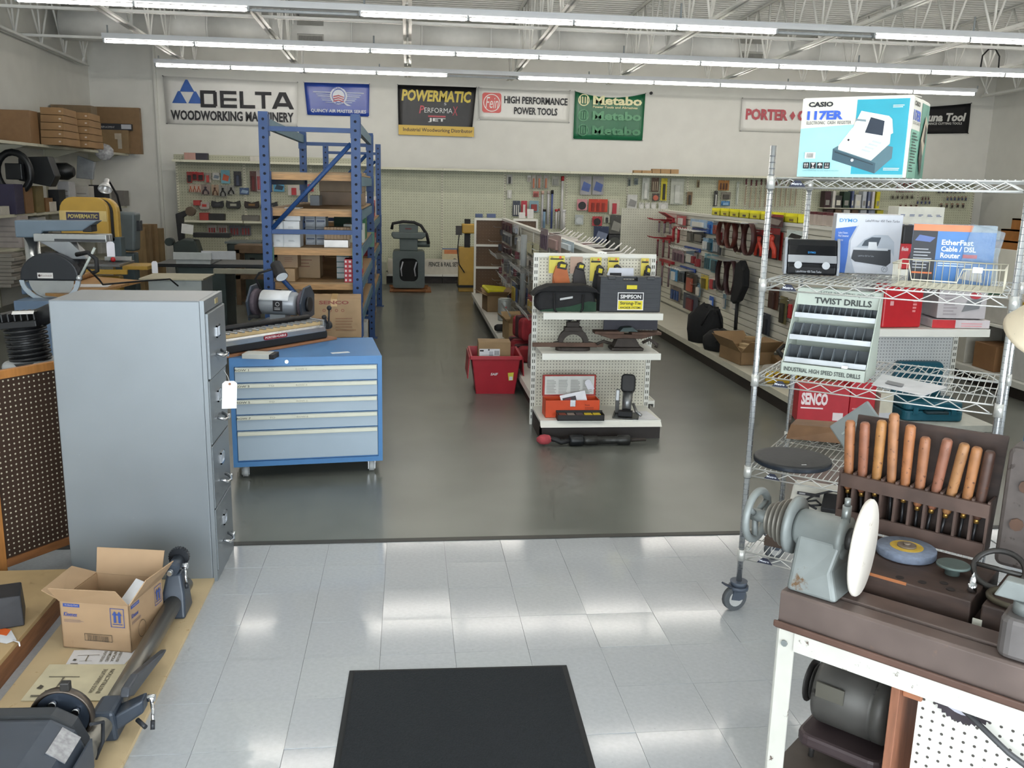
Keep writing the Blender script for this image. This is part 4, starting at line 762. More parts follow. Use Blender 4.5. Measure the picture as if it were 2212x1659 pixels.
carton('white and black carton with yellow sticker on the plinth shelf', (3.62, 7.50, zb), (.28, .18, .10), .3, '#d8d6d4', tape=False); carton('open brown carton nearest on the plinth shelf', (3.58, 7.10, zb), (.32, .24, .14), .2, '#876e4d', open_=True)
# ================================================================ LEFT FACE OF THE CENTRE GONDOLA: hung goods and plinth goods
GL = GX-.09
gl = (((1084, 480, 1106, 500), 'row of maroon handled screwdrivers at the far end of the gondola', '#5a2530', '#3a171f', 'tools'), ((1086, 502, 1106, 526), 'clear packs of drill bits under the maroon screwdrivers', '#8f9094', '#4e5054', 'tools'), ((1084, 530, 1106, 550), 'second row of maroon handled tools on the gondola', '#552630', '#33161d', 'tools'), ((1088, 556, 1106, 590), 'clear hanging bit packs low on the far gondola', '#8a8c8e', '#5d5f62', 'bar'), ((1110, 486, 1120, 505), 'white tagged packs near the gondola top', '#cfd2d6', '#9aa0a8', 'blister'),
      ((1118, 510, 1127, 546), 'tall white price card on the gondola side', '#dcdcd6', '#b5b5ae', 'bar'), ((1126, 520, 1140, 548), 'first cream paper tag on the gondola side', '#d9d5b2', '#cfcba6', 'flat'), ((1140, 522, 1152, 548), 'second cream paper tag on the gondola side', '#d9d5b2', '#cfcba6', 'flat'), ((1150, 526, 1164, 550), 'third cream paper tag on the gondola side', '#d6d2ae', '#cbc7a2', 'flat'), ((1138, 555, 1154, 588), 'grey hole saw card on the gondola side', '#b9b5ac', '#3a3530', 'disc'), ((1168, 494, 1184, 540), 'purple brown carded blades near the gondola top', '#8f7f84', '#5d4a58', 'tools'), ((1186, 506, 1212, 541), 'large clear pink pack near the gondola top', '#b8a29c', '#a98d86', 'blister'), ((1214, 520, 1240, 541), 'pale blue clear pack near the aisle number', '#b3c3cc', '#d5dde0', 'blister'),
      ((1116, 590, 1126, 625), 'black carded driver set low on the gondola side', '#33353c', '#1f2126', 'bar'), ((1126, 618, 1140, 655), 'dark blue carded bits low on the gondola side', '#2f3f66', '#1d2a48', 'tools'), ((1106, 610, 1118, 650), 'blue and yellow carded tools low on the gondola side', '#3d5a8f', '#b39a3a', 'bar'), ((1088, 625, 1104, 650), 'red and white carded tools low on the far gondola', '#b0565a', '#d4cfca', 'tools'), ((1140, 640, 1156, 680), 'red and yellow carded bits beside the endcap post', '#a85058', '#c9b05a', 'tools'))
for rct, lab, c1, c2, st in gl: card(fx(rct, GL), lab, c1, c2, None, st)
t = thing('display_tube', 'grey upright cardboard tube fixed to the gondola side', 'tube', (GL-.12, 10.4, .5)); B().cyl((0, 0, 0), (0, 0, .85), .035, n=14).build('tube', mm('#8f9494', .5), t); B().bb((-.05, -.05, -.01), (.05, .05, .01)).build('cap', m_grip, t)
for i, (yy, zz) in enumerate(((12.5, .95), (11.2, .75), (9.9, 1.0), (9.2, .62), (10.6, .42))):
    t = thing('wire_basket_shelf', ('farthest', 'low', 'high near', 'lowest near', 'bottom')[i]+' thin wire basket shelf on the gondola side', 'wire shelf', (GL-.05, yy, zz)); b = B()
    for q in range(12): b.tube([(.05, -.5+q*.09, 0), (-.22, -.5+q*.09, 0), (-.24, -.5+q*.09, .05)], .003, 4)
    for x, z in ((.0, 0), (-.1, 0), (-.22, 0), (-.24, .05)): b.tube([(x, -.52, z), (x, .52, z)], .004, 4)
    o = b.build('wires', m_hook, t); o['kind'] = 'stuff'
zg = .176; xg = GX-.28
carton('open carton of paper goods at the far end of the gondola plinth', (1.20, 12.7, zg), (.28, .4, .22), .1, '#8c7352', open_=True)
t = thing('yellow_pouch', 'bright yellow plastic pouch on top of the far open carton', 'pouch', (1.23, 13.0, zg+.23)); B().at((0, 0, 0), .2, .15, .1).bb((-.16, -.16, 0), (.2, .16, .05)).build('pouch', mm('#d3cc1e', .35), t, .02)
t = thing('paint_can', 'tall grey canister with pink sticker on the gondola plinth', 'can', (1.24, 11.7, zg)); B().lathe([(.085, 0), (.088, .02), (.088, .27), (.083, .285), (.08, .28)], 20).build('can', mat('#a5a9a6', .4, .3, .05), t); B().bb((-.012, -.0905, .17), (.02, -.088, .19)).build('sticker', mm('#d86a6a'), t); B().cyl((0, 0, .285), (0, 0, .29), .07, n=18).build('lid', mm('#c9cbc8'), t)
t = thing('spray_bottle', 'small clear bottle beside the grey canister', 'bottle', (1.36, 11.3, zg)); B().lathe([(.04, 0), (.042, .1), (.02, .13), (.02, .16)], 12).build('bottle', mm('#b9bec0', .3), t); B().cyl((0, 0, .16), (0, 0, .18), .022, n=10).build('cap', mm('#8f3a3a'), t)
t = thing('power_tool', 'small black and silver power tool on the gondola plinth edge', 'power tool', (1.13, 10.75, zg), .3); B().lathe([(.03, -.11), (.045, -.08), (.045, .05), (.03, .09)], 12, 0, (0, 0, .05), 'x').build('body', m_grip, t); B().cyl((.09, 0, .05), (.16, 0, .05), .03, .022, 12).build('nose', mm('#a8aab0', .3), t)
carton('tall brown carton with open flap on the gondola plinth', (1.22, 10.25, zg), (.24, .32, .20), .12, '#a1865f', open_=True); carton('lower brown carton nearest the tall open one', (1.27, 9.76, zg), (.22, .22, .16), -.1, '#937a4f', tape=False)
for k, (y_, h_) in enumerate(((9.35, .21), (8.95, .20), (9.12, .30))):
    t = thing('tool_pouch', ('red', 'worn red', 'upper red')[k]+' canvas tool pouch in the pile on the gondola plinth', 'pouch', (1.22+.02*k, y_, zg if k < 2 else zg+.19), .1*k)
    B().prism(rrect(-.17, 0, .17, h_*.75, .05), -.17, .17, 'y').build('pouch', mat('#8f232b', .8, 0, .2, 14, .3), t, .03, 3); B().bb((-.175, -.05, .02), (.175, .05, h_*.78)).build('strap', mat('#3a1a1c', .8), t, .01); B().bb((-.06, -.18, .05), (.02, -.17, .11)).build('pocket', m_grip, t, .006)
for k in range(7):
    t = thing('clamshell_pack', 'clear clamshell pack, %s from the endcap in the heap behind the red tote' % ('first', 'second', 'third', 'fourth', 'fifth', 'sixth', 'seventh')[k], 'packet', (1.30-.04*(k % 3), 7.75+.15*k, zg+.0), .25*math.sin(k*2.1))
    h_ = .17 if k < 2 else .34; rx_ = -.25 if k > 1 else 0
    B().at((0, 0, 0), 0, rx_).prism(rrect(-.09, 0, .09, h_, .03), 0, .03, 'y').build('shell', mat('#8d7f7c', .15, 0, .2, 30, .2, 0, .75), t, .006); B().at((0, 0, 0), 0, rx_).bb((-.05, -.012, .03), (.05, .02, h_*.7)).build('tool', mm(('#6a2c34', '#3a3436', '#54424a')[k % 3]), t, .008)

ORD = ('first', 'second', 'third', 'fourth', 'fifth', 'sixth', 'seventh', 'eighth', 'ninth', 'tenth', 'eleventh', 'twelfth', 'thirteenth', 'fourteenth', 'fifteenth', 'sixteenth', 'seventeenth', 'eighteenth')
def dense(n, X, ya, yb, z0, z1, cols, label, group, rows, cat='tool packet'):
    """many look-alike little packs hung in rows on a display face"""
    mats_ = [(mm(c), mm(d)) for c, d in cols]; protos = []
    for cm, pm_ in mats_:
        t = thing('tool_packet', label, cat, (0, 0, 0), 0, group); B().bb((-.004, -.055, -.17), (0, .055, 0)).build('card', cm, t); B().bb((-.035, -.035, -.155), (-.004, .035, -.05)).build('product', pm_, t, .006); B().tube([(.05, 0, -.012), (-.10, 0, -.012), (-.12, 0, .012)], .003, 4).build('peg_hook', m_hook, t); protos.append(t)
    used = set(); rnd = random.Random(n)
    for r in range(rows):
        k = 0; cnt = -1
        while k < n:
            i = rnd.randrange(len(protos)); p0 = protos[i]; y = ya+(yb-ya)*(k+rnd.uniform(.2, .8))/n; z = z0+(z1-z0)*(r+rnd.uniform(.4, .6))/rows
            hit = [1 for q in OCC if abs(q[0]-X) < .3 and q[1]-.05 < y < q[2]+.05 and q[3] < z and z-.17 < q[4]]
            k += .34
            if hit: continue
            k += .66; OCC.append((X, y-.07, y+.07, z-.2, z))
            if i in used:
                c = p0.copy(); COL.objects.link(c)
                for ch in p0.children: q = ch.copy(); COL.objects.link(q); q.parent = c
            else: c = p0; used.add(i)
            cnt += 1; c['label'] = label % (ORD[cnt], ('lowest', 'second', 'middle', 'fourth', 'top')[r]); c.location = (X, y, z); c.scale = (rnd.uniform(.8, 2.2), rnd.uniform(.8, 1.25), rnd.uniform(.8, 1.1))
def drop_unused():
    for o in [o for o in COL.objects if '%' in o.get('label', '')]:
        for ch in list(o.children): bpy.data.objects.remove(ch)
        bpy.data.objects.remove(o)
dense(11, GX-.05, 8.0, 14.2, .35, 1.38, (('#a9a7a6', '#5a5c62'), ('#8f8a88', '#6a3038'), ('#b9b4ae', '#3a3a40'), ('#9fa8ae', '#74604a')), 'small clear hung tool pack, %s along the %s dense row of the gondola side', 'dense packs on the gondola side', 5)
dense(9, SX-.05, 9.9, 13.7, .55, 1.55, (('#7d8a98', '#37506e'), ('#8a7a78', '#8f2f35'), ('#a5a39c', '#3a3c40'), ('#6f8fa4', '#c9c5bc')), 'small hung tool pack, %s along the %s far row of the slatwall', 'dense packs on the far slatwall', 5)
drop_unused()
for lab, px, c in (('low white box on the far end of the gondola', (1121, 459, 1135, 468), '#dcdad4'), ('taller white box on the far end of the gondola', (1139, 452, 1153, 468), '#dedcd6'), ('flat blue trimmed pack on the brown end panel', (1027, 462, 1043, 468), '#4a5a80'), ('second flat blue pack on the brown end panel', (1052, 462, 1071, 468), '#56648a')): ybox(lab, px, 14.69, 1.392, .06, c, 'small_box', 'box')
# ================================================================ CHROME WIRE RACK
m_cw = mat('#cfd2d4', .22, .9, .04, 20); m_wire = mat('#d3d3ce', .32, .55, .04, 20); m_plug = mat('#23263a', .4)
wr = thing('wire_rack', 'chrome wire shelving rack on casters with five shelves', 'wire shelving', (1.50, 3.73, 0), -.645); WW, WD = .945, .70
SZ = (1.94, 1.513, 1.098, .681, .285)
for x, y in ((0, 0), (WW, 0), (0, WD), (WW, WD)):
    p = B().cyl((x, y, .135), (x, y, 2.07), .0127, n=14).build('post', m_cw, wr)
    b = B(); z = .2
    while z < 2.05: b.cyl((x, y, z), (x, y, z+.0015), .0131, n=14, m=0); z += .0254
    o = b.build('post_grooves', mat('#8d9196', .3, .8), p); o['kind'] = 'stuff'
    rc = B().at((x, y, 0), .9); c = rc.cyl((0, 0, .115), (0, 0, .14), .034, .040, 14).cyl((0, 0, .10), (0, 0, .118), .045, n=14).prism([(-.035, .105), (.03, .105), (.02, .055), (-.005, .05), (-.045, .06)], -.022, .022, 'y').build('caster', mat('#4b535f', .5), p)
    B().at((x, y, 0), .9).cyl((-.018, -.014, .058), (-.018, .014, .058), .058, n=18).build('wheel', mat('#55585b', .6), p)
    B().at((x, y, 0), .9).cyl((-.018, -.0165, .058), (-.018, .0165, .058), .036, n=16).build('hub', mat('#b9b9b6', .5), p); B().at((x, y, 0), .9).box((-.06, 0, .125), (.05, .03, .008), 0, 0, 0, .5).build('brake_pedal', mat('#3a3f48', .5), p)
for z in SZ:
    sh = B().tube([(.02, 0, z), (WW-.02, 0, z)], .0038, 6).tube([(.02, WD, z), (WW-.02, WD, z)], .0038, 6).tube([(0, .02, z), (0, WD-.02, z)], .0038, 6).tube([(WW, .02, z), (WW, WD-.02, z)], .0038, 6)
    for (a, c) in (((.02, 0), (WW-.02, 0)), ((.02, WD), (WW-.02, WD)), ((0, .02), (0, WD-.02)), ((WW, .02), (WW, WD-.02))): sh.tube([(a[0], a[1], z-.036), (c[0], c[1], z-.036)], .0034, 6)
    S_ = sh.build('shelf_frame', m_wire, wr)
    def zig(b, a, c, n):
        pts = []
        for i in range(2*n+1):
            s = i/(2*n); up = i % 2
            pts.append((a[0]+(c[0]-a[0])*s, a[1]+(c[1]-a[1])*s, z-.004 if up else z-.032))
        b.tube(pts, .0030, 5)
    b = B(); zig(b, (.03, 0), (WW-.03, 0), 9); zig(b, (.03, WD), (WW-.03, WD), 9); zig(b, (0, .03), (0, WD-.03), 6); zig(b, (WW, .03), (WW, WD-.03), 6); zig(b, (.03, WD*.5), (WW-.03, WD*.5), 9)
    o = b.build('truss_wires', m_wire, S_); o['kind'] = 'stuff'
    b = B(); n = 38
    for i in range(1, n): b.tube([(WW*i/n, .0, z+.004), (WW*i/n, WD, z+.004)], .0021, 4)
    for y in (WD*.25, WD*.5, WD*.75): b.tube([(0, y, z), (WW, y, z)], .003, 5)
    o = b.build('deck_wires', m_wire, S_); o['kind'] = 'stuff'
    for x, y in ((0, 0), (WW, 0), (0, WD), (WW, WD)): B().cyl((x, y, z-.044), (x, y, z+.008), .0175, .0165, 14).build('collar', m_wire, S_)
    B().prism([(.075, z-.034), (.145, z-.034), (.12, z-.008), (.10, z-.008)], -.006, -.003, 'y').build('brand_plate', m_plug, S_); Print((.088, -.007, z-.030), (1, 0, 0), (0, 0, 1)).text('Metro', 0, .003, .042, .013, mm('#dfe3ea'), .02).build(S_)
WM = FR[wr.name]
def on(px, py, z): q = WM.inverted() @ ZP(px, py, z); return q   # rack-local point under a pixel
WR_RZ = -.645
def DP(x, y, d): return CAM + _ray(x, y)*d       # point at a given distance ahead
# -- cash register carton on top
zt = SZ[0]+.007; a, c = DP(1722, 372, 3.72), DP(1958, 373, 3.50); dv = (c-a); CWd = math.hypot(dv.x, dv.y); CZR = math.atan2(dv.y, dv.x); ch, cdp = .305, .37
t = thing('cash_register_carton', 'turquoise and white cash register carton on top of the wire rack', 'carton', (a.x, a.y, zt), CZR)
cr = mat('#e3ded0', .45, 0, .04, 8); tq = mat('#2fa0b4', .4, 0, .05, 8); aq = mat('#a5dadd', .4, 0, .05, 8); gnn = mat('#5d8f7c', .45, 0, .06, 8); rg = mat('#f0efe6', .4, 0, .02); rgd = mat('#3c5763', .45); rgs = mat('#55737c', .45); bku = mat('#3a62c8', .4)
B().bb((0, 0, 0), (CWd, cdp, ch)).build('body', cr, t, .004)
for s_ in (0, 1): B().at((0, cdp*.5*s_, ch), 0, (.05 if s_ == 0 else 0)).bb((.005, .004, 0), (CWd-.005, cdp*.5-.006, .003)).build('flap', cr, t)
def register(p, W, H, kx=1.0, ox=0.0):
    def P(pts, m): p.poly([(ox+a*W*kx, b*H) for a, b in pts], m)
    P([(.32, .22), (.72, .05), (.72, .18), (.32, .36)], rgd); P([(.72, .05), (.86, .24), (.86, .38), (.72, .18)], rgs); P([(.32, .36), (.72, .18), (.86, .38), (.5, .5)], rgs); P([(.34, .33), (.70, .165), (.70, .155), (.34, .315)], mm('#24343c'))
    P([(.37, .35), (.68, .21), (.68, .25), (.37, .40)], mm('#d5d5cc')); P([(.37, .40), (.68, .25), (.82, .55), (.48, .62)], rg); P([(.68, .21), (.83, .42), (.83, .58), (.68, .25)], mm('#cfcfc6'))
    P([(.48, .60), (.81, .54), (.80, .76), (.55, .83)], rg); P([(.81, .52), (.85, .55), (.83, .72), (.80, .76)], mm('#cfcfc6')); P([(.60, .56), (.76, .52), (.765, .70), (.64, .75)], mm('#26303e')); P([(.49, .60), (.58, .58), (.58, .66), (.50, .68)], mm('#dad9d0')); P([(.505, .71), (.6, .695), (.6, .72), (.51, .735)], mm('#7d8c90'))
    for i in range(4): P([(.58+.03*i, .34+.035*i), (.66+.03*i, .31+.035*i), (.67+.03*i, .33+.035*i), (.59+.03*i, .36+.035*i)], mm('#c3c9cc'))
    p.disc(ox+W*kx*.51, H*.215, .006, mm('#c9c9c9')); p.disc(ox+W*kx*.46, H*.47, .004, m_ink)
p = Print((0, 0, 0), (1, 0, 0), (0, 0, 1), False, .0008); W, H = CWd, ch
p.rect(.0, .0, W*.97, H*.66, aq).poly([(W*.505, H*.04), (W*.965, H*.04), (W*.965, H*.97), (W*.505, H*.97), (W*.505, H*.45)], tq); p.poly([(0, H*.62), (W*.49, H*.665), (W*.49, H), (0, H)], cr)
register(p, W, H); p.text('CASIO', W*.06, H*.89, W*.29, H*.955, m_ink, .045); p.text('117ER', W*.055, H*.725, W*.39, H*.84, bku, .045); p.text('ELECTRONIC  CASH  REGISTER', W*.055, H*.67, W*.47, H*.71, mm('#4a4a4c'), .005)
p.rect(W*.065, H*.235, W*.165, H*.315, mm('#ece9e2'))
for i in range(9): p.rect(W*(.082+.0075*i), H*.245, W*(.085+.0075*i), H*.305, m_ink)
for i in range(4):
    x0 = W*(.06+.066*i); p.rect(x0, H*.105, x0+W*.055, H*.185, m_ink); w_ = mm('#e9e6de')
    if i == 0: p.rect(x0+W*.014, H*.12, x0+W*.019, H*.16, w_).rect(x0+W*.035, H*.12, x0+W*.04, H*.16, w_).poly([(x0+W*.008, H*.155), (x0+W*.025, H*.155), (x0+W*.0165, H*.178)], w_).poly([(x0+W*.029, H*.155), (x0+W*.046, H*.155), (x0+W*.0375, H*.178)], w_)
    if i == 1: p.poly([(x0+W*.008, H*.178), (x0+W*.047, H*.178), (x0+W*.03, H*.145), (x0+W*.025, H*.145)], w_).rect(x0+W*.025, H*.12, x0+W*.03, H*.145, w_).rect(x0+W*.015, H*.112, x0+W*.04, H*.12, w_)
    if i == 2: p.poly([(x0+W*.006, H*.148), (x0+W*.015, H*.17), (x0+W*.0275, H*.178), (x0+W*.04, H*.17), (x0+W*.049, H*.148)], w_).rect(x0+W*.025, H*.115, x0+W*.029, H*.148, w_)
    if i == 3: p.text('11', x0+W*.015, H*.145, x0+W*.04, H*.175, w_, .02).rect(x0+W*.01, H*.118, x0+W*.045, H*.13, w_)
p.text('CASIO COMPUTER CO.,LTD. MADE IN MALAYSIA', W*.06, H*.07, W*.40, H*.085, mm('#5b7d80')); p.lines(W*.83, H*.86, W*.94, H*.90, 2, mm('#d8eef0')); p.lines(W*.80, H*.09, W*.94, H*.13, 2, mm('#d8eef0')); p.build(t, 'print')
p = Print((CWd, 0, 0), (0, 1, 0), (0, 0, 1), False, .0008); W = cdp
p.rect(0, 0, W*.98, H*.6, mat('#7fb29b', .45)).rect(W*.5, 0, W*.97, H*.96, gnn).text('CASIO', W*.05, H*.89, W*.36, H*.95, mm('#55544c'), .04).text('117ER', W*.04, H*.71, W*.46, H*.84, bku, .04).text('ELECTRONIC CASH REGISTER', W*.04, H*.665, W*.48, H*.70, mm('#55544c')); p.lines(W*.05, H*.08, W*.4, H*.58, 14, mm('#40544a'), .45, .6)
p.poly([(W*.52, H*.25), (W*.72, H*.02), (W*.72, H*.3), (W*.52, H*.5)], mm('#4b463f')); p.poly([(W*.54, H*.5), (W*.73, H*.30), (W*.88, H*.70), (W*.72, H*.82)], mm('#b9aa94')); p.poly([(W*.68, H*.5), (W*.8, H*.44), (W*.83, H*.66), (W*.72, H*.72)], mm('#3b3630')); p.build(t, 'print')
# -- second shelf: label printer, its carton, router box, wire basket
z2 = SZ[1]+.007; a, c = ZP(1692, 592, z2), ZP(1812, 597, z2); rz = math.atan2((c-a).y, (c-a).x); w_ = (c-a).length
t = thing('label_printer', 'black and silver twin label printer on the second rack shelf', 'label printer', (a.x, a.y, z2), rz); LP = 1.25
b = B(); prof = [(0, 0), (.15, 0), (.165, .03), (.16, .10), (.125, .145), (.085, .158), (.05, .13), (.012, .07), (-.005, .035)]
b.prism(prof, .012, w_-.012, 'x').build('body', mat('#121316', .3), t, .01, 3)
for x0 in (0, w_-.012): B().prism([(q[0]*1.04-.002, q[1]*1.03) for q in prof], x0, x0+.012, 'x').build('side_panel', mat('#aeb2b8', .4, .2), t, .003)
B().prism([(-.008, .058), (-.003, .055), (.022, .085), (.016, .088)], .015, w_-.015, 'x').build('silver_bar', mat('#c9ccd0', .3, .5), t)
for x in (w_*.25, w_*.75):
    B().at((x, -.009, .045), 0, -.25).cyl((0, -.003, 0), (0, .003, 0), .017, n=18).build('button', mat('#c9ccd0', .3, .5), t)
p = Print((0, -.010, .012), (1, 0, 0), (0, -.1, 1)); p.text('LabelWriter 450 Twin Turbo', w_*.22, .0, w_*.68, .010, mm('#c9ccd2')); p.build(t); p = Print((0, .020, .095), (1, 0, 0), (0, .55, .83)); p.text('DYMO', w_*.42, .0, w_*.56, .010, mm('#3a8fd0'), .03); p.build(t)
a, c = ZP(1796, 588, z2), ZP(1938, 594, z2); rz = math.atan2((c-a).y, (c-a).x); W = (c-a).length; H = .272
t = thing('printer_carton', 'white and blue label printer carton on the second rack shelf', 'carton', (a.x, a.y, z2), rz); B().bb((0, 0, 0), (W, .20, H)).build('body', mat('#d6d8de', .4, 0, .03), t, .003)
p = Print((0, 0, 0), (1, 0, 0), (0, 0, 1), False, .0008); bl = mm('#2a68c4'); lb = mm('#3f9ad2'); p.poly([(0, 0), (W*.35, 0), (W*.24, H*.3), (W*.23, H*.55), (W*.33, H*.8), (0, H*.75)], bl); p.poly([(W*.2, 0), (W*.36, 0), (W*.26, H*.3), (W*.25, H*.55), (W*.35, H*.82), (W*.32, H*.8), (W*.22, H*.55), (W*.22, H*.3)], mm('#b5bcc8'))
p.text('DYMO', W*.05, H*.86, W*.32, H*.92, lb, .02); p.text('LabelWriter 450 Twin Turbo', W*.44, H*.875, W*.95, H*.915, mm('#4a4f58'), 0, .2); p.text('Label Faster,', W*.05, H*.66, W*.2, H*.70, mm('#dfe8f4')).text('Mail Smarter', W*.05, H*.61, W*.21, H*.65, mm('#dfe8f4')).text('with DYMO', W*.05, H*.54, W*.13, H*.57, mm('#dfe8f4'))
p.poly([(W*.28, H*.25), (W*.34, H*.20), (W*.82, H*.14), (W*.88, H*.2), (W*.86, H*.42), (W*.3, H*.40)], mm('#23262c')).poly([(W*.45, H*.58), (W*.60, H*.66), (W*.80, H*.66), (W*.90, H*.55), (W*.92, H*.3), (W*.86, H*.42), (W*.34, H*.44)], mm('#bcc3cc')).poly([(W*.46, H*.56), (W*.56, H*.62), (W*.70, H*.62), (W*.66, H*.47), (W*.42, H*.47)], mm('#3a4652')).rect(W*.3, H*.40, W*.82, H*.44, mm('#d9dce0')).poly([(W*.52, H*.42), (W*.66, H*.42), (W*.64, H*.54), (W*.52, H*.54)], mm('#eef0f2')).text('LabelWriter 450 Twin Turbo', W*.38, H*.29, W*.62, H*.315, mm('#a9adb4')).ring(W*.80, H*.09, .012, .014, mm('#7a8088')).text('71', W*.775, H*.07, W*.825, H*.11, mm('#6a7078')); p.build(t, 'print')
t = thing('router_carton', 'blue and black network router carton in plastic wrap standing in the wire basket', 'carton', WM @ V((.53, .33, z2)), -.5); W, H = .315, .245
B().bb((0, 0, 0), (W, .075, H)).build('body', mat('#2c73b8', .35, 0, .05), t, .004); p = Print((0, 0, 0), (1, 0, 0), (0, 0, 1), False, .0008)
p.rect(0, 0, W*.3, H, mm('#26282e')).rect(0, H*.89, W, H, mm('#d8855a')).poly([(W*.7, H*.89), (W, H*.89), (W, H), (W*.72, H)], mm('#8f9aa0')).poly([(W*.03, H*.72), (W*.22, H*.7), (W*.28, H*.78), (W*.08, H*.82)], mm('#5a6fa8'))
for i, s_ in enumerate(('EtherFast', 'Cable / DSL', 'Router')): p.text(s_, W*.36, H*(.66-.11*i), W*(.74, .78, .60)[i], H*(.75-.11*i), mm('#e6eef6'), .03)
p.poly([(W*.63, H*.45), (W*.8, H*.45), (W*.8, H*.51), (W*.63, H*.51)], mm('#c0303a')).lines(W*.34, H*.30, W*.78, H*.42, 3, mm('#cfe0f0')); p.lines(W*.03, H*.25, W*.26, H*.62, 7, mm('#a9abb0'), .35); p.rect(W*.03, H*.16, W*.28, H*.19, mm('#d8733a')).poly([(W*.62, H*.1), (W*.9, H*.05), (W*.88, H*.2), (W*.74, H*.28), (W*.66, H*.2)], mm('#c9c4c0')); p.build(t, 'print')
B().prism([(W*.55, 0), (W*1.08, 0), (W*1.05, H*.5), (W*1.1, H*.9), (W*.7, H*1.03)], -.012, .09, 'y').build('plastic_wrap', mat('#aebdc6', .12, 0, .2, 25, .5, 0, .28), t, .006)
t = thing('wire_basket', 'cream coated wire letter basket on the second rack shelf', 'basket', WM @ V((.50, .06, z2)), -.645); m_cm = mat('#d9d3bd', .45); BW, BD, BH = .40, .27, .095
b = B(); top = [(0, 0, BH), (.06, 0, BH), (.075, 0, BH*.35), (.24, 0, BH*.35), (.255, 0, BH*.9), (BW, 0, BH*.95), (BW, BD, BH), (0, BD, BH)]; b.tube(top, .003, 6, 0, True); b.tube([(0, 0, .003), (BW, 0, .003), (BW, BD, .003), (0, BD, .003)], .0022, 5, 0, True); F_ = b.build('rim', m_cm, t)
b = B()
def fh(x): return BH if x < .06 else BH*.35 if x < .24 else BH*.92
for i in range(1, 15): x = BW*i/15; b.tube([(x, 0, fh(x)), (x, 0, .003), (x, BD, .003), (x, BD, BH)], .0016, 4)
for i in range(1, 12): y = BD*i/12; b.tube([(0, y, BH), (0, y, .003), (BW, y, .003), (BW, y, BH*.97)], .0016, 4)
o = b.build('basket_wires', m_cm, F_); o['kind'] = 'stuff'; Print((.29, -.004, BH*.78), (1, 0, 0), (0, 0, 1)).rect(0, 0, .035, .022, mm('#e6e6ea')).build(t, 'label_tag')
# -- third shelf: drill bit dispenser and a sheet
z3 = SZ[2]+.007; a, c = ZP(1685, 806, z3), ZP(1868, 828, z3); rz = math.atan2((c-a).y, (c-a).x); W = (c-a).length
t = thing('drill_dispenser', 'pale green metal twist drill counter dispenser with three tiers of empty slots', 'display stand', (a.x, a.y, z3), rz); m_pgn = mat('#c3ccc0', .45, 0, .04, 8); D_, H = .25, .362
sp = [(0, 0), (D_, 0), (D_, H), (D_-.05, H), (.02, .055), (0, .05)]
for x0 in (0, W-.004): B().prism(sp, x0, x0+.004, 'x').build('side_panel', m_pgn, t)
B().bb((0, D_-.004, 0), (W, D_, H)).build('back_panel', m_pgn, t); B().bb((0, 0, 0), (W, .004, .05)).build('front_lip', m_pgn, t); B().bb((.004, D_-.055, H-.075), (W-.004, D_-.05, H)).build('sign_panel', m_pgn, t)
Print((0, -.001, 0), (1, 0, 0), (0, 0, 1)).text('INDUSTRIAL HIGH SPEED STEEL DRILLS', .015, .015, W-.02, .034, mm('#3a3f3c'), .02).build(t)
Print((0, D_-.056, H-.075), (1, 0, 0), (0, 0, 1)).text('TWIST DRILLS', W*.22, .010, W*.9, .038, mm('#3a3f3c'), .03).text('3 STAR INDUSTRIAL QUALITY', W*.28, .048, W*.92, .066, mm('#6a706c'), .01).build(t)
for k in range(3):
    y0, zz = .03+.06*k, .055+.092*k; n = (7, 9, 13)[k]
    tr = B().raw([(.006, y0, zz), (W-.006, y0, zz), (W-.006, y0+.085, zz-.012), (.006, y0+.085, zz-.012), (.006, y0+.085, zz+.06), (W-.006, y0+.085, zz+.06)], [(0, 1, 2, 3), (3, 2, 5, 4)]).build('tier', mat('#4a4f52', .4, .3), t)
    B().bb((.006, y0-.006, zz-.004), (W-.006, y0, zz+.018)).build('price_rail', mat('#cfd3d6', .35, .3), t)
    for i in range(n+1):
        x = .008+(W-.016)*i/n; B().prism([(y0, zz), (y0+.085, zz-.012), (y0+.085, zz+.062), (y0+.06, zz+.062)], x-.0008, x+.0008, 'x').build('divider', mat('#8e979c', .25, .3), tr)
Print((W*.72, -.002, .052), (1, 0, 0), (0, .3, 1)).rect(0, 0, .025, .012, mm('#eeeeee')).build(t, 'sticker')
q = [ZP(x, y, z3) for x, y in ((1882, 834), (1905, 812), (2048, 838), (1995, 860))]; t = thing('paper_sheet', 'white sheet with small photo lying on the third rack shelf', 'paper', q[0]); b = B().W(); b.quad(*[v+V((0, 0, .004+.004*(i % 2))) for i, v in enumerate(q)]); o = b.build('sheet', mm('#d9dadd'), t); o.modifiers.new('t', 'SOLIDIFY').thickness = .001
pp = Print(q[0]+V((0, 0, .007)), q[3]-q[0], q[1]-q[0], True); pp.rect(.05, .08, .13, .15, mm('#6d7075')); pp.build(t, 'photo')
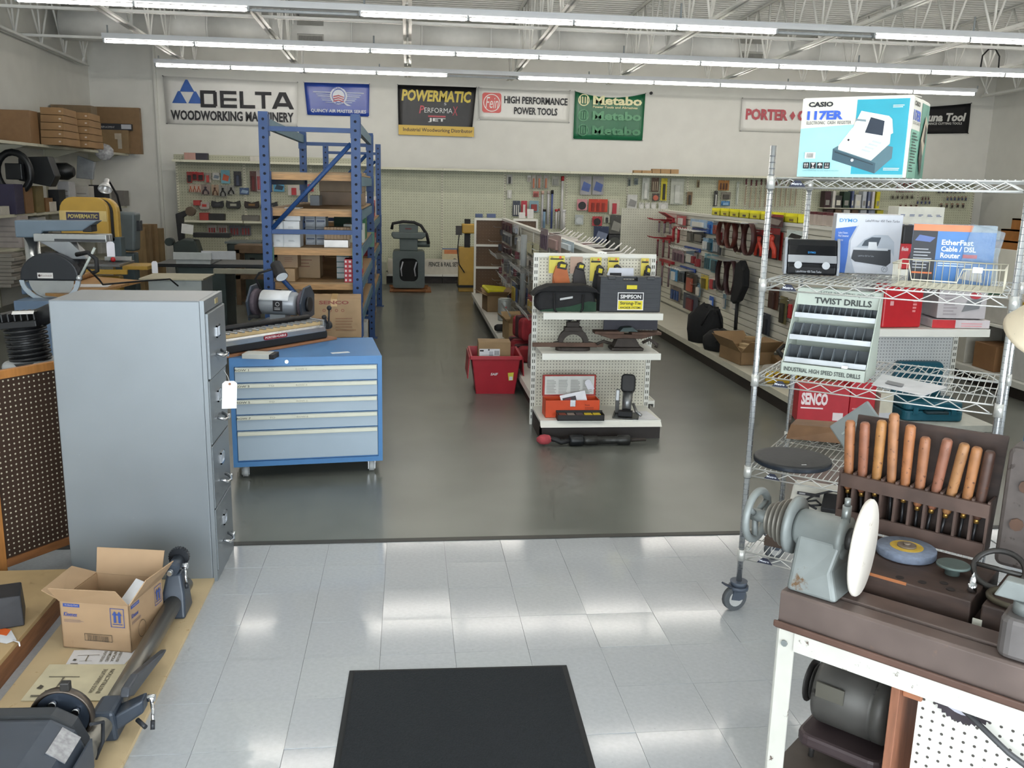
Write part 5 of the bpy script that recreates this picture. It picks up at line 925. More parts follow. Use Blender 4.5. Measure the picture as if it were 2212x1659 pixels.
# -- fourth shelf: turntable disc, folded bag, grey guard plate
z4 = SZ[3]+.007; a, c = ZP(1632, 990, z4+.015), ZP(1805, 1004, z4+.015); ctr = (a+c)/2
t = thing('turntable_disc', 'round black turntable disc on the fourth rack shelf', 'turntable', (ctr.x, ctr.y+.03, z4)); rr = (c-a).length/2*.98; B().lathe([(rr-.006, 0), (rr, .004), (rr, .022), (rr-.004, .027), (rr-.02, .027)], 40).build('disc', mat('#26282a', .6, 0, .12, 60, .2), t); B().lathe([(rr+.0012, .006), (rr+.0012, .018)], 40, cap=False).build('rim_band', mat('#1b2430', .35), t); B().bb((-.01, -rr*.72, .0272), (.012, -rr*.68, .028)).build('sticker', mm('#d9d9d9'), t)
a = ZP(1735, 950, z4); t = thing('paper_bag', 'folded brown paper bag behind the black disc', 'bag', (a.x+.12, a.y+.06, z4), -.4); B().raw([(-.17, -.12, .003), (.15, -.12, .003), (.17, .12, .01), (-.15, .14, .01), (-.15, -.05, .06), (.13, -.10, .075), (.16, .10, .06), (-.12, .12, .05)], [(3, 2, 1, 0), (4, 5, 6, 7), (0, 1, 5, 4), (1, 2, 6, 5), (2, 3, 7, 6), (3, 0, 4, 7)]).build('bag', mat('#7c5c40', .75, 0, .15, 10, .3), t)
t = thing('guard_plate', 'grey stamped steel guard plate tilted against the chisel rack', 'metal plate', DP(1862, 935, 3.32), -.3); B().at((0, 0, 0), -.3, 1.25, -.75).bb((-.085, -.085, 0), (.085, .085, .012)).build('plate', mat('#878d8c', .45, .2, .05), t, .006); B().at((0, 0, 0), -.3, 1.25, -.75).bb((-.06, -.035, .011), (.05, -.028, .015)).bb((-.06, .03, .011), (.05, .037, .015)).build('pressed_rib', mat('#a0a6a5', .4, .2), t)
# -- bottom shelf: beige adding machine with cord, flat brown tray
z5 = SZ[4]+.007; a = ZP(1710, 1140, z5); t = thing('adding_machine', 'cream desktop adding machine with coiled cord on the bottom rack shelf', 'adding machine', (a.x+.22, a.y+.14, z5), -.55)
B().prism([(-.15, 0), (.15, 0), (.15, .13), (.05, .13), (-.02, .085), (-.15, .05)], -.16, .16, 'x').build('body', mat('#d8d6cc', .5, 0, .03), t, .01); Print((-.13, -.02, .095), (1, 0, 0), (0, .8, .5)).rect(0, .01, .11, .03, mm('#3f3f45')).lines(.01, .014, .045, .026, 1, mm('#b5b5b8'), .8).build(t, 'name_strip')
B().at((.06, -.06, .085), 0, .4).bb((-.06, -.06, 0), (.07, .06, .03)).build('keypad_cover', m_grip, t, .006)
B().tube([(.12, .02, .13), (.04, -.02, .15), (-.04, -.04, .12), (-.09, -.08, .09), (-.05, -.11, .085), (.0, -.09, .09), (-.03, -.06, .1), (-.09, -.07, .085), (-.02, -.13, .08)], .006, 6).build('cord', m_grip, t)
a = ZP(1662, 1180, z5); t = thing('wooden_tray', 'small dark brown wooden tray on the bottom rack shelf', 'tray', (a.x+.09, a.y+.03, z5), -.645); B().bb((-.08, -.08, 0), (.1, .08, .04)).build('tray', mat('#45352a', .6, 0, .1), t, .003); B().bb((-.065, -.065, .04), (.085, .065, .042)).build('inlay', mat('#5a4a3c', .5), t)
# ================================================================ LATHE BENCH (right foreground)
BO = V((.993, 2.173, 0)); BRZ = math.atan2(-.73011, .68333)
BM = Matrix.Translation(BO) @ Matrix.Rotation(BRZ, 4, 'Z'); BI = BM.inverted(); _cl = BI @ CAM
def BP(x, y, v):   # bench-local point of a pixel on the vertical plane at depth v behind the front edge
    d = (BM.to_3x3().inverted()) @ _ray(x, y); return _cl + d*((v-_cl.y)/d.y)
def bt(name, label, cat, x=0, y=0, z=0, rz=0, group=None): return thing(name, label, cat, BM @ V((x, y, z)), BRZ+rz, group)
m_wp = mat('#c9c7bd', .6, 0, .05, 10, .1, 0, 1, ('#5a4a40', .63, 26)); m_bed = mat('#6b5d57', .38, .35, .18, 7, .1, 0, 1, ('#7a655a', .62, 9)); m_dw = mat('#3b2c25', .6, 0, .3, 9, .3, grain=(1, 4, 4)); m_dw2 = mat('#54423a', .65, 0, .25, 12, .3); m_gi = mat('#7f8482', .5, .25, .12, 12, .15, 0, 1, ('#6a5138', .64, 10)); m_di = mat('#3d3b39', .5, .4, .2, 16, .2)
wb = bt('workbench', 'old bench with chipped white steel angle legs and brown top', 'workbench')
BL = 1.35
for x, y in ((0, 0), (BL, 0), (0, .58), (BL, .58)):
    sx, sy = (1 if x == 0 else -1), (1 if y == 0 else -1)
    B().bb((x, y, 0), (x+sx*.05, y+sy*.006, .728)).bb((x, y, 0), (x+sx*.006, y+sy*.05, .728)).build('leg', m_wp, wb)
B().bb((.05, -.004, .675), (BL-.05, .002, .728)).build('front_rail', m_wp, wb); B().bb((.05, .578, .675), (BL-.05, .584, .728)).build('back_rail', m_wp, wb)
for x in (.0, BL-.006): B().bb((x, .05, .675), (x+.006, .53, .728)).build('side_rail', m_wp, wb)
B().cyl((.025, -.004, .69), (.025, -.008, .69), .009, n=8).build('bolt', m_gi, wb)
B().bb((-.006, -.008, .728), (BL+.006, .60, .745)).build('top', m_dw2, wb, .004); B().bb((-.008, -.014, .733), (BL+.008, -.006, .752)).build('edge_moulding', mat('#5a4136', .5, 0, .2, 9), wb, .004)
B().bb((.0, .06, .26), (BL, .55, .278)).build('lower_shelf', mat('#4a413a', .6, 0, .2, 8), wb)
# lathe
la = bt('wood_lathe', 'old grey iron wood lathe with white sanding disc on the bench', 'lathe')
B().prism([(.0, .745), (.0, .828), (.006, .834), (.055, .834), (.06, .815), (.07, .815), (.075, .834), (.15, .834), (.155, .745)], .0, BL-.05, 'x').build('bed', m_bed, la, .002)
hs = B().raw([(.005, .015, .834), (.145, .015, .834), (.145, .165, .834), (.005, .165, .834), (.005, .06, .985), (.13, .06, .985), (.13, .15, .985), (.005, .15, .985), (.118, .035, .91), (.118, .16, .91)],
  [(3, 2, 1, 0), (4, 5, 6, 7), (0, 1, 8), (0, 8, 5, 4), (1, 2, 9, 8), (8, 9, 6, 5), (2, 3, 7, 6, 9), (3, 0, 4, 7)]).build('headstock', m_gi, la, .012, 3)
B().lathe([(.046, -.01), (.052, 0), (.052, .105), (.058, .11), (.058, .125), (.03, .127)], 24, 0, (0, .11, .985), 'x').build('spindle_housing', m_gi, la)
B().lathe([(.02, -.03), (.08, -.028), (.08, -.015), (.045, -.012)], 24, 0, (0, .11, .985), 'x').build('belt_guard_plate', m_gi, la)
for k, (x, r) in enumerate(((-.042, .068), (-.058, .060), (-.074, .052), (-.090, .044))): B().lathe([(r*.75, x-.008), (r, x-.005), (r, x-.002), (r*.75, x+.001), (r*.72, x+.006)], 24, 0, (0, .11, .985), 'x').build('pulley_step', mat('#77736a', .45, .4, .15, 14), la)
b = B(); b.tube([(-.135, .11+.07*math.cos(2*PI*i/24), .985+.07*math.sin(2*PI*i/24)) for i in range(24)], .011, 8, 0, True).cyl((-.15, .11, .985), (-.09, .11, .985), .018, n=12)
for i in range(3): a = 2*PI*i/3+.5; b.tube([(-.14, .11, .985), (-.135, .11+.068*math.cos(a), .985+.068*math.sin(a))], .009, 6)
b.build('handwheel', m_gi, la)
B().lathe([(.03, .125), (.03, .145), (.024, .147), (.024, .16)], 16, 0, (0, .11, .985), 'x').build('spindle_nose', m_di, la)
B().at((.165, .11, .972), .10).lathe([(.03, -.005), (.126, -.004), (.130, 0), (.130, .006), (.126, .010), (.01, .011)], 48, 0, (0, 0, 0), 'x').build('sanding_disc', mat('#ded7cc', .7, 0, .05, 12, 0, 0, 1, ('#b5a994', .66, 20)), la)
B().cyl((.115, .11, 1.03), (.115, .11, 1.075), .012, n=12).cyl((.115, .11, 1.075), (.115, .11, 1.095), .008, n=10).build('oil_cup', mat('#8d918f', .35, .6), la)
B().bb((-.024, .165, .76), (-.010, .17, .97)).build('drive_belt', m_grip, la)
# tool rest at the frame edge
tr = bt('tool_rest', 'grey iron lathe tool rest post at the bench edge', 'tool rest', .565, .07, .834); B().prism(rrect(-.045, -.06, .06, .06, .03), 0, .10, 'z').build('post', mat('#6f6a68', .45, .4, .15, 12), tr, .012); B().cyl((0, 0, .10), (0, 0, .13), .03, n=14).build('collar', m_gi, tr); B().prism([(-.07, .13), (.14, .13), (.14, .17), (-.05, .175)], -.02, .02, 'y').build('rest', m_gi, tr, .004)
# wooden tool block behind the bed
blk = bt('tool_block', 'dark stained wooden tool block with drilled holes behind the lathe', 'wooden block', 0, 0, .745)
B().bb((-.02, .20, 0), (.42, .50, .125)).build('block', m_dw, blk, .004); B().bb((.445, .20, 0), (.75, .50, .125)).build('block', m_dw, blk, .004); B().bb((.42, .26, 0), (.445, .48, .06)).build('spacer', m_dw, blk)
for x, y in ((.29, .235), (.235, .225), (.36, .24), (.335, .27)): B().cyl((x, y, .1255), (x, y, .1262), .011, n=12).build('hole', mat('#1d1410', .9), blk)
B().bb((.12, .199, .118), (.26, .202, .126)).build('worn_edge', mat('#9a5f38', .7), blk)
an = bt('angle_plate', 'small white perforated angle plate below the tool block', 'bracket', .43, .195, .76); B().bb((0, -.002, 0), (.16, .002, .028)).bb((0, -.002, 0), (.022, .002, .07)).build('plate', mat('#d8d5c6', .5), an)
for k in range(4): B().cyl((.028+.034*k, -.005, .014), (.028+.034*k, .0, .014), .0055, n=10).build('hole', m_grip, an)
# grinding wheel, faceplate, rings, centre
ZB = .745+.127
gw = bt('grinding_wheel', 'blue grey grinding wheel with yellow paper label lying on the tool block', 'grinding wheel', .195, .40, ZB); B().lathe([(.079, 0), (.081, .004), (.081, .020), (.079, .024), (.02, .024)], 36).build('wheel', mat('#6a7383', .8, 0, .15, 60, .3), gw); B().cyl((0, 0, .024), (0, 0, .025), .045, n=28).build('paper_label', mat('#b8983a', .7, 0, .15, 20), gw); B().cyl((0, 0, .025), (0, 0, .03), .026, n=18).cyl((0, 0, .03), (0, 0, .036), .01, n=8).build('flange', mat('#75695c', .6, .3), gw)
fp = bt('lathe_faceplate', 'small green grey iron faceplate standing on its hub', 'faceplate', .335, .345, ZB); B().lathe([(.019, 0), (.019, .018), (.03, .022), (.043, .024), (.043, .029), (.04, .031)], 28).build('plate', mat('#5d6a66', .5, .4, .12, 20), fp)
rg_ = bt('iron_ring', 'dark iron lathe ring leaning on the tool block', 'ring', .44, .38, ZB); b = B(); b.T = Matrix.Translation((0, 0, .034)) @ Matrix.Rotation(.6, 4, 'X'); b.tube([(.062*math.cos(2*PI*i/28), .062*math.sin(2*PI*i/28), 0) for i in range(28)], .008, 8, 0, True); b.tube([(-.06, 0, 0), (.06, 0, 0)], .006, 6); b.build('ring', m_di, rg_)
r2_ = bt('iron_ring', 'flat brass toned iron ring lying beside the steel centre point', 'ring', .50, .27, ZB); B().tube([(.055*math.cos(2*PI*i/28), .055*math.sin(2*PI*i/28), .008) for i in range(28)], .008, 8, 0, True).build('ring', mat('#4a4436', .5, .4, .2), r2_)
cp = bt('lathe_centre', 'bright pointed steel lathe centre standing on the block', 'lathe centre', .405, .265, ZB); B().lathe([(.012, 0), (.011, .02), (.008, .021), (.008, .034), (.0005, .052)], 14).build('centre', m_chrome, cp)
nb = bt('drive_spur', 'small rusty spur drive beside the grinding wheel', 'lathe centre', .085, .315, ZB); B().lathe([(.018, 0), (.02, .008), (.009, .012), (.009, .025)], 12).build('spur', m_rust, nb)
# chisel rack with ten chisels
VR = .545; cr_ = bt('chisel_rack', 'dark wooden chisel rack with slotted front leaning behind the tool block', 'tool rack', 0, VR, 0)
def rackpt(x, y): q = BP(x, y, VR); return q
TLc, TRc, BLc, BRc = rackpt(1838, 908), rackpt(2168, 958), rackpt(1812, 1122), rackpt(2128, 1186)
zl, zr = BLc.z, BRc.z; x0, x1 = BLc.x, BRc.x; tx0, tx1 = TLc.x, TRc.x
def rp(s, z): return (x0+(x1-x0)*s) + (tx0-x0+(tx1-tx0-(x1-x0))*s)*(z-.89)/.33
B().raw([(x0, .035, .885), (x1, .035, .885), (tx1, .06, 1.218), (tx0, .06, 1.205), (x0, .045, .885), (x1, .045, .885), (tx1, .07, 1.218), (tx0, .07, 1.205)], [(0, 1, 2, 3), (7, 6, 5, 4), (0, 3, 7, 4), (1, 5, 6, 2), (3, 2, 6, 7), (0, 4, 5, 1)]).build('back_board', m_dw, cr_)
B().bb((x0, -.03, .875), (x1, .045, .888)).bb((x0, -.035, .872), (x1, -.025, .918)).build('bottom_rail', m_dw2, cr_); B().bb((x0+.004, -.035, .995), (x1+.004, -.022, 1.035)).build('front_rail', m_dw2, cr_)
for k in range(11):
    x = x0+(x1-x0)*k/10; B().bb((x-.0035, -.028, .888), (x+.0035, .04, 1.042)).build('divider', m_dw2, cr_)
HC = ('#94603c', '#88563e', '#a0703e', '#986844', '#9c653e', '#8f5e3f', '#875843', '#986c44', '#9c6a42', '#4a3329')
tops = ((1837, 908), (1869, 912), (1906, 908), (1932, 893), (1968, 918), (2000, 944), (2048, 948), (2085, 958), (2112, 966), (2140, 974)); lows = ((1832, 1055), (1861, 1062), (1890, 1062), (1925, 1048), (1952, 1075), (1982, 1092), (2013, 1098), (2044, 1108), (2082, 1108), (2110, 1120))
for k, c in enumerate(HC):
    a, d_ = BP(*tops[k], VR-.005), BP(*lows[k], VR-.005)
    ax = (a-d_); L = ax.length; ax.normalize(); m_h = mat(c, .5, 0, .2, 25, .15, 0, 1, ('#5d3a26', .60, 60))
    lab = ('first', 'second', 'third', 'tallest, fourth', 'fifth', 'sixth', 'seventh', 'eighth', 'ninth', 'dark stained, tenth')[k]
    t = bt('turning_chisel', 'wood turning chisel, %s from the sanding disc end of the rack' % lab, 'chisel', d_.x, d_.y, d_.z, 0, 'turning chisels in the rack')
    def seg(prof, name, m): 
        u = ax.orthogonal().normalized(); w_ = ax.cross(u); q = B(); q.frame((0, 0, 0), u, w_, ax); q.lathe(prof, 14); return q.build(name, m, t)
    seg([(.008, -.002), (.0125, .004), (.0135, .03), (.0145, L*.4), (.0155, L*.85), (.0145, L-.006), (.010, L)], 'handle', m_h); seg([(.0075, -.014), (.0075, 0)], 'ferrule', mat('#b08a4a', .35, .8))
    zbot = d_.z-.888; seg([(.004, -zbot*.98), (.0045, -.014)], 'blade', mat('#3b3b3c', .4, .7, .2))
# iron casting at the right edge
ic = bt('iron_casting', 'tall rough brown iron machine casting at the picture edge', 'machine part', .40, .50, .872); B().prism(rrect(0, 0, .30, .345, .02), .0, .10, 'y').build('casting', mat('#5c5450', .6, .3, .15, 18, .3, 0, 1, ('#433a36', .6, 30)), ic, .012)
for x, z in ((.055, .24), (.045, .13)): B().cyl((x, -.008, z), (x, .002, z), .018, n=8).build('bolt', m_rust, ic)
# motor, its pulley, upright board and pegboard below
mo = bt('electric_motor', 'old grey electric motor with step pulley under the bench', 'motor', .115, .26, .278)
B().lathe([(.05, -.10), (.098, -.095), (.105, -.08), (.105, .065), (.098, .07), (.105, .075), (.105, .10), (.09, .115)], 28, 0, (.03, 0, .185), 'x').build('housing', mat('#55534f', .5, .3, .15, 10, .1, 0, 1, ('#2e2a28', .58, 9)), mo)
B().bb((-.05, -.105, .20), (.03, -.1, .245)).build('name_plate', mat('#6d6a60', .4, .4), mo); B().prism(rrect(-.09, -.13, .16, .06, .04), .045, .085, 'z').build('base', mat('#45393a', .5, .2), mo, .01)
for x in (-.05, .11): B().cyl((x, -.09, 0), (x, -.09, .05), .008, n=8).build('bolt', m_di, mo)
for k, (x, r) in enumerate(((-.085, .035), (-.10, .045), (-.115, .055), (-.13, .065))): B().lathe([(r*.75, x-.008), (r, x-.004), (r, x-.001), (r*.75, x+.004)], 22, 0, (.03, 0, .185), 'x').build('pulley_step', m_di, mo)
B().cyl((-.07, 0, .185), (-.10, 0, .185), .025, n=12).build('shaft', m_di, mo)
ub = bt('upright_board', 'reddish wooden upright board fixed under the bench rail', 'board', .30, .03, 0); B().bb((0, 0, 0), (.022, .30, .675)).build('board', mat('#8a5a42', .6, 0, .2, 8, .1, grain=(6, 6, 1)), ub, .002); B().bb((.022, .02, .63), (.07, .06, .675)).build('cleat', mat('#9a6548', .6, 0, .2), ub, .004)
pb = bt('hardboard_sheet', 'white perforated hardboard panel hanging under the bench', 'pegboard', .36, .06, .37); B().bb((0, 0, 0), (.85, .005, .30)).build('panel', peg('#d8d5cc', '#4a4640', .0254, .15), pb); B().bb((0, .001, -.012), (.85, .004, 0)).build('torn_edge', mat('#8a5a3c', .8, 0, .3, 60), pb)
sb = bt('circular_saw_blade', 'dark circular saw blade hanging before the white pegboard panel', 'saw blade', .465, .045, .70); n = 40; B().prism([((.085 if i % 2 else .078)*math.cos(2*PI*i/(2*n)), (.085 if i % 2 else .078)*math.sin(2*PI*i/(2*n))) for i in range(2*n)], -.001, .001, 'y').build('blade', mat('#4a4348', .4, .6, .2), sb); B().cyl((0, -.0015, 0), (0, .0015, 0), .06, n=24).build('paper_label', mat('#b9b9c4', .6), sb)
cb_ = bt('grey_cable', 'grey power cable running across the white pegboard panel', 'cable', .50, .02, .62); B().tube([(-.03, .0, .05), (.08, .0, -.02), (.2, .0, -.07), (.4, .0, -.12)], .007, 6).build('cable', mat('#4a4a4c', .5), cb_)
# lamp shade at the right edge
ls = thing('work_lamp', 'cream enamel work lamp shade chipped at its rim', 'lamp', DP(2272, 698, 2.45)); q = B(); q.frame((0, 0, 0), V((1, 0, 0)), V((0, .8, .6)).normalized(), V((.0, -.6, .8)).normalized()); q.lathe([(.105, -.05), (.10, -.04), (.085, .0), (.05, .04), (.025, .06)], 28, 0, (0, 0, 0), 'z', False); o = q.build('shade', mat('#cdbfa5', .5, 0, .08, 10, 0, 0, 1, ('#5a4a3a', .66, 30)), ls); o.modifiers.new('t', 'SOLIDIFY').thickness = .002; B().tube([(0, -.03, .06), (.02, .02, .12), (.05, .05, -.3), (.05, .08, -.68)], .009, 6).build('arm', m_di, ls)
# second drawer cart behind the rack
def copy_tree(o, parent=None):
    c = o.copy(); COL.objects.link(c); c.parent = parent; FR[c.name] = FR[o.name]
    for ch in list(o.children): copy_tree(ch, c)
    return c
c2 = copy_tree(cart); c2['label'] = 'second blue drawer cabinet standing behind the wire rack'; a = ZP(2150, 862, .795); c2.location = (a.x+1.62, a.y-.1, 0); c2.rotation_euler = (0, 0, -.05)
# ================================================================ LEFT FOREGROUND
m_mdf = mat('#c2ad88', .6, 0, .08, 5, .03, 0, 1, ('#b0946a', .64, 20))
t = thing('particle_board', 'tan particle board lying on the tiles under the small lathe', 'board', (-1.205, 2.95, 0)); B().bb((-.275, -1.3, 0), (.275, 1.265, .016)).build('sheet', m_mdf, t, .001)
pf = thing('low_platform', 'low plywood platform with thick brown edge beside the particle board', 'platform', (-2.1, 3.2, 0)); B().bb((-.6, -1.2, .085), (.575, .93, .105)).build('top', mat('#b59a70', .6, 0, .1, 5), pf, .002); B().bb((.545, -1.2, 0), (.575, .92, .085)).bb((-.6, .89, 0), (.545, .92, .085)).bb((-.6, -1.2, 0), (-.57, .89, .085)).build('edge_boards', mat('#8a5f40', .6, 0, .2, 6, .1, grain=(8, 1, 8)), pf)
# Kleenex carton, flaps open
a, c, d_ = ZP(137, 1398, .018), ZP(285, 1410, .018), ZP(330, 1340, .018); kx = (c-a).length; ky = .27; kz = .205
kt = thing('open_carton', 'open brown carton with blue arrows on the particle board', 'carton', (a.x, a.y, .018), math.atan2((c-a).y, (c-a).x)); m_cd = mat('#ad9070', .7, 0, .05, 8); e_ = .004
b = B(); b.bb((0, 0, 0), (kx, ky, e_)).bb((0, 0, 0), (kx, e_, kz)).bb((0, ky-e_, 0), (kx, ky, kz)).bb((0, 0, 0), (e_, ky, kz)).bb((kx-e_, 0, 0), (kx, ky, kz)); b.build('body', m_cd, kt)
def flap(pts, lab=None): 
    o = B().raw(pts, [(0, 1, 2, 3)]).build('flap', m_cd, kt); o.modifiers.new('t', 'SOLIDIFY').thickness = .004; return o
flap([(0, 0, kz), (kx, 0, kz), (kx-.03, -.035, kz+.075), (-.015, -.04, kz+.07)]); flap([(0, ky, kz), (kx, ky, kz), (kx+.01, ky+.02, kz+.115), (.0, ky+.02, kz+.11)]); flap([(0, 0, kz), (0, ky, kz), (-.10, ky-.02, kz+.03), (-.095, .03, kz+.02)]); flap([(kx, 0, kz), (kx, ky, kz), (kx+.06, ky-.01, kz+.085), (kx+.05, .05, kz+.09)])
B().raw([(kx-.09, .03, kz-.05), (kx-.01, .006, kz-.02), (kx+.03, .09, kz+.06), (kx-.04, .14, kz+.05)], [(0, 1, 2, 3)]).build('inner_sheet', mm('#dcdcde'), kt).modifiers.new('t', 'SOLIDIFY').thickness = .001
kb = mm('#3a5296'); kd = mm('#4a4238')
def kface(p, W):
    p.rect(W*.05, kz*.88, W*.29, kz*.95, kb).text('Kimberly-Clark', W*.08, kz*.895, W*.27, kz*.935, mm('#c0b0a0')).text('Kleenex', W*.05, kz*.68, W*.25, kz*.77, kb, .02, .2).lines(W*.05, kz*.56, W*.35, kz*.63, 3, mm('#8d7a74'), .4)
    x0, x1, y0, y1 = W*.73, W*.93, kz*.52, kz*.92
    for r_ in ((x0, y0, x1, y0+.0025), (x0, y1-.0025, x1, y1), (x0, y0, x0+.0025, y1), (x1-.0025, y0, x1, y1), (x0+W*.03, y0+kz*.06, x1-W*.03, y0+kz*.075)): p.rect(*r_, kb)
    for k in (.33, .67):
        xm = x0+(x1-x0)*k; p.rect(xm-.005, y0+kz*.1, xm+.005, y1-kz*.13, kb).poly([(xm-.011, y1-kz*.14), (xm+.011, y1-kz*.14), (xm, y1-kz*.05)], kb)
p = Print((0, 0, 0), (1, 0, 0), (0, 0, 1), False, .0008); kface(p, kx)
for r_ in ((.34, .2, .74, .21), (.34, .34, .74, .35), (.34, .2, .347, .35), (.733, .2, .74, .35)): p.rect(kx*r_[0], kz*r_[1], kx*r_[2], kz*r_[3], kd)
for i in range(24): p.rect(kx*(.38+.0135*i), kz*.215, kx*(.38+.0135*i+random.choice((.004, .007))), kz*.335, kd)
p.build(kt, 'print'); p = Print((kx, 0, 0), (0, 1, 0), (0, 0, 1), False, .0008); kface(p, ky); p.ring(ky*.3, kz*.33, .028, .03, kd, ry=1.2); p.build(kt, 'print')
# manuals on the board
def sheet(label, px, z, col, name='paper_manual', lines=True, th=.002):
    q = [ZP(x, y, z) for x, y in px]; t = thing(name, label, 'paper', q[0]); b = B().W(); b.raw([*q, *[v+V((0, 0, th)) for v in q]], [(3, 2, 1, 0), (4, 5, 6, 7), (0, 1, 5, 4), (1, 2, 6, 5), (2, 3, 7, 6), (3, 0, 4, 7)]); b.build('sheet', mm(col), t)
    u, v = q[1]-q[0], q[3]-q[0]; W, H = u.length, v.length
    p = Print(q[0]+V((0, 0, th)), u, v, True); g_ = mm('#6a6456')
    if lines:
        pv = Print(q[0]+V((0, 0, th)), v, -u, True); pv.o = q[1]+V((0, 0, th)); 
        for i, s_ in enumerate(lines): pv.text(s_, H*.18, W*(.12+.09*i), H*.85, W*(.12+.09*i)+min(W*.055, .02), g_, .02)
        pv.build(t, 'lettering'); p.rect(W*.12, H*.62, W*.5, H*.64, g_).rect(W*.30, H*.25, W*.32, H*.62, g_).rect(W*.2, H*.24, W*.42, H*.255, g_).poly([(W*.08, H*.3), (W*.14, H*.28), (W*.15, H*.36), (W*.1, H*.4)], mm('#4a463c')).rect(W*.08, H*.08, W*.2, H*.12, g_); p.build(t, 'print')
    return t
sheet('cream lathe instruction manual lying on the particle board', ((45, 1515), (228, 1515), (275, 1437), (107, 1437)), .017, '#cfc6a8', lines=('INSTRUCTION', 'WOOD TURNING LATHE'), th=.004)
sheet('white instruction sheet partly under the open brown carton', ((140, 1439), (268, 1436), (300, 1402), (160, 1405)), .0165, '#d8d8da', lines=('HOW TO OPERATE', 'YOUR', 'CRAFTSMAN', 'WOOD LATHE'), th=.001)
# dark tool block on the platform with tag
t = thing('iron_block', 'black iron tool block with grey knob on the low platform', 'machine part', (-1.66, 3.62, .107), .35); B().raw([(-.16, -.09, 0), (.09, -.09, 0), (.09, .09, 0), (-.16, .09, 0), (-.16, -.07, .13), (.085, -.075, .125), (.085, .06, .13), (-.16, .06, .135)], [(3, 2, 1, 0), (4, 5, 6, 7), (0, 1, 5, 4), (1, 2, 6, 5), (2, 3, 7, 6), (3, 0, 4, 7)]).build('block', mat('#2a2a2d', .5, .2, .2, 14, .2), t, .005); B().ball((-.05, -.08, .10), .04, 12, 0, (1, .6, 1)).build('knob', mat('#7d8a90', .4), t); B().tube([(-.05, 0, .13), (-.05, .01, .16), (-.01, .01, .16), (0, 0, .13)], .005, 6).build('wire_handle', mat('#6a5a4a', .5), t)
t = thing('warning_tag', 'orange and white paper tag with string on the platform edge', 'tag', ZP(8, 1378, .107), -.35); B().prism([(-.10, -.03), (.045, -.035), (.06, .0), (-.02, .06), (-.10, .07)], 0, .0015, 'z').build('card', mm('#d8d8da'), t); B().prism([(-.10, .02), (.0, .015), (-.02, .06), (-.10, .07)], .0018, .0025, 'z').build('orange_band', mm('#e0662a'), t); B().tube([(.05, -.01, .003), (.09, -.02, .004), (.11, -.04, .003)], .003, 5).build('string', mm('#e4e4ea'), t)
# small lathe lying on the board
m_lg = mat('#3b434e', .4, .1, .06, 10); m_tb = mat('#77736b', .3, .6, .15, 6, grain=(8, .6, 8)); m_lk = mat('#25282d', .45)
lt = thing('midi_lathe', 'small blue grey wood lathe on a steel tube bed lying on the particle board', 'lathe', (-1.02, 3.85, .016), PI-.012)   # local +y points back to the camera
TZ = .062
B().cyl((0, -.14, TZ), (0, 1.42, TZ), .036, n=24).build('bed_tube', m_tb, lt)
# tailstock
B().raw([(-.05, -.07, 0), (.05, -.07, 0), (.055, .09, 0), (-.055, .09, 0), (-.045, -.05, .10), (.045, -.05, .10), (.048, .06, .10), (-.048, .06, .10), (-.03, -.02, .19), (.03, -.02, .19), (.03, .03, .19), (-.03, .03, .19)], [(3, 2, 1, 0), (0, 1, 5, 4), (1, 2, 6, 5), (2, 3, 7, 6), (3, 0, 4, 7), (4, 5, 9, 8), (5, 6, 10, 9), (6, 7, 11, 10), (7, 4, 8, 11), (8, 9, 10, 11)]).build('tailstock', m_lg, lt, .012, 3)
B().cyl((0, -.05, .215), (0, .06, .215), .027, n=18).build('tailstock_barrel', m_lg, lt); B().cyl((0, .06, .215), (0, .085, .215), .012, n=12).cyl((0, .085, .215), (0, .095, .215), .014, .010, n=12).build('dead_centre', m_chrome, lt)
n = 24; B().prism([((.045 if i % 2 else .041)*math.cos(2*PI*i/(2*n)), .225+(.045 if i % 2 else .041)*math.sin(2*PI*i/(2*n))) for i in range(2*n)], -.085, -.06, 'y').build('handwheel', m_lk, lt)
def lever(pts, tip, par): o = B().tube(pts, .006, 8).build('lever', m_chrome, par); B().cyl(pts[-1], tip, .0075, n=8).build('lever_tip', m_lk, o); B().cyl((pts[0][0]-.012, pts[0][1], pts[0][2]), (pts[0][0]+.012, pts[0][1], pts[0][2]), .013, n=12).build('lever_hub', m_chrome, o)
lever([(-.045, .01, .215), (-.05, .03, .18), (-.055, .045, .15)], (-.058, .05, .128), lt)
# tool rest
B().prism([(.44, .05), (.50, .052), (.86, .10), (.92, .13), (.90, .155), (.80, .15)], -.075, -.045, 'x').build('tool_rest', mat('#45484e', .4, .2, .08), lt, .006)
B().prism([(-.05, 0), (.05, 0), (.05, .07), (.03, .11), (-.04, .11)], .86, .98, 'y').build('rest_base', m_lg, lt, .012); B().raw([(-.04, .88, .03), (-.04, .97, .03), (-.13, .95, .085), (-.13, .89, .085), (-.04, .88, .09), (-.04, .97, .09), (-.13, .95, .135), (-.13, .89, .135)], [(3, 2, 1, 0), (4, 5, 6, 7), (0, 1, 5, 4), (1, 2, 6, 5), (2, 3, 7, 6), (3, 0, 4, 7)]).build('rest_arm', m_lg, lt, .008)
lever([(-.15, .92, .125), (-.165, .96, .10), (-.17, .985, .08)], (-.172, 1.0, .055), lt); B().cyl((-.115, .97, .075), (-.15, 1.0, .065), .008, n=8).build('locking_lever', m_lk, lt)
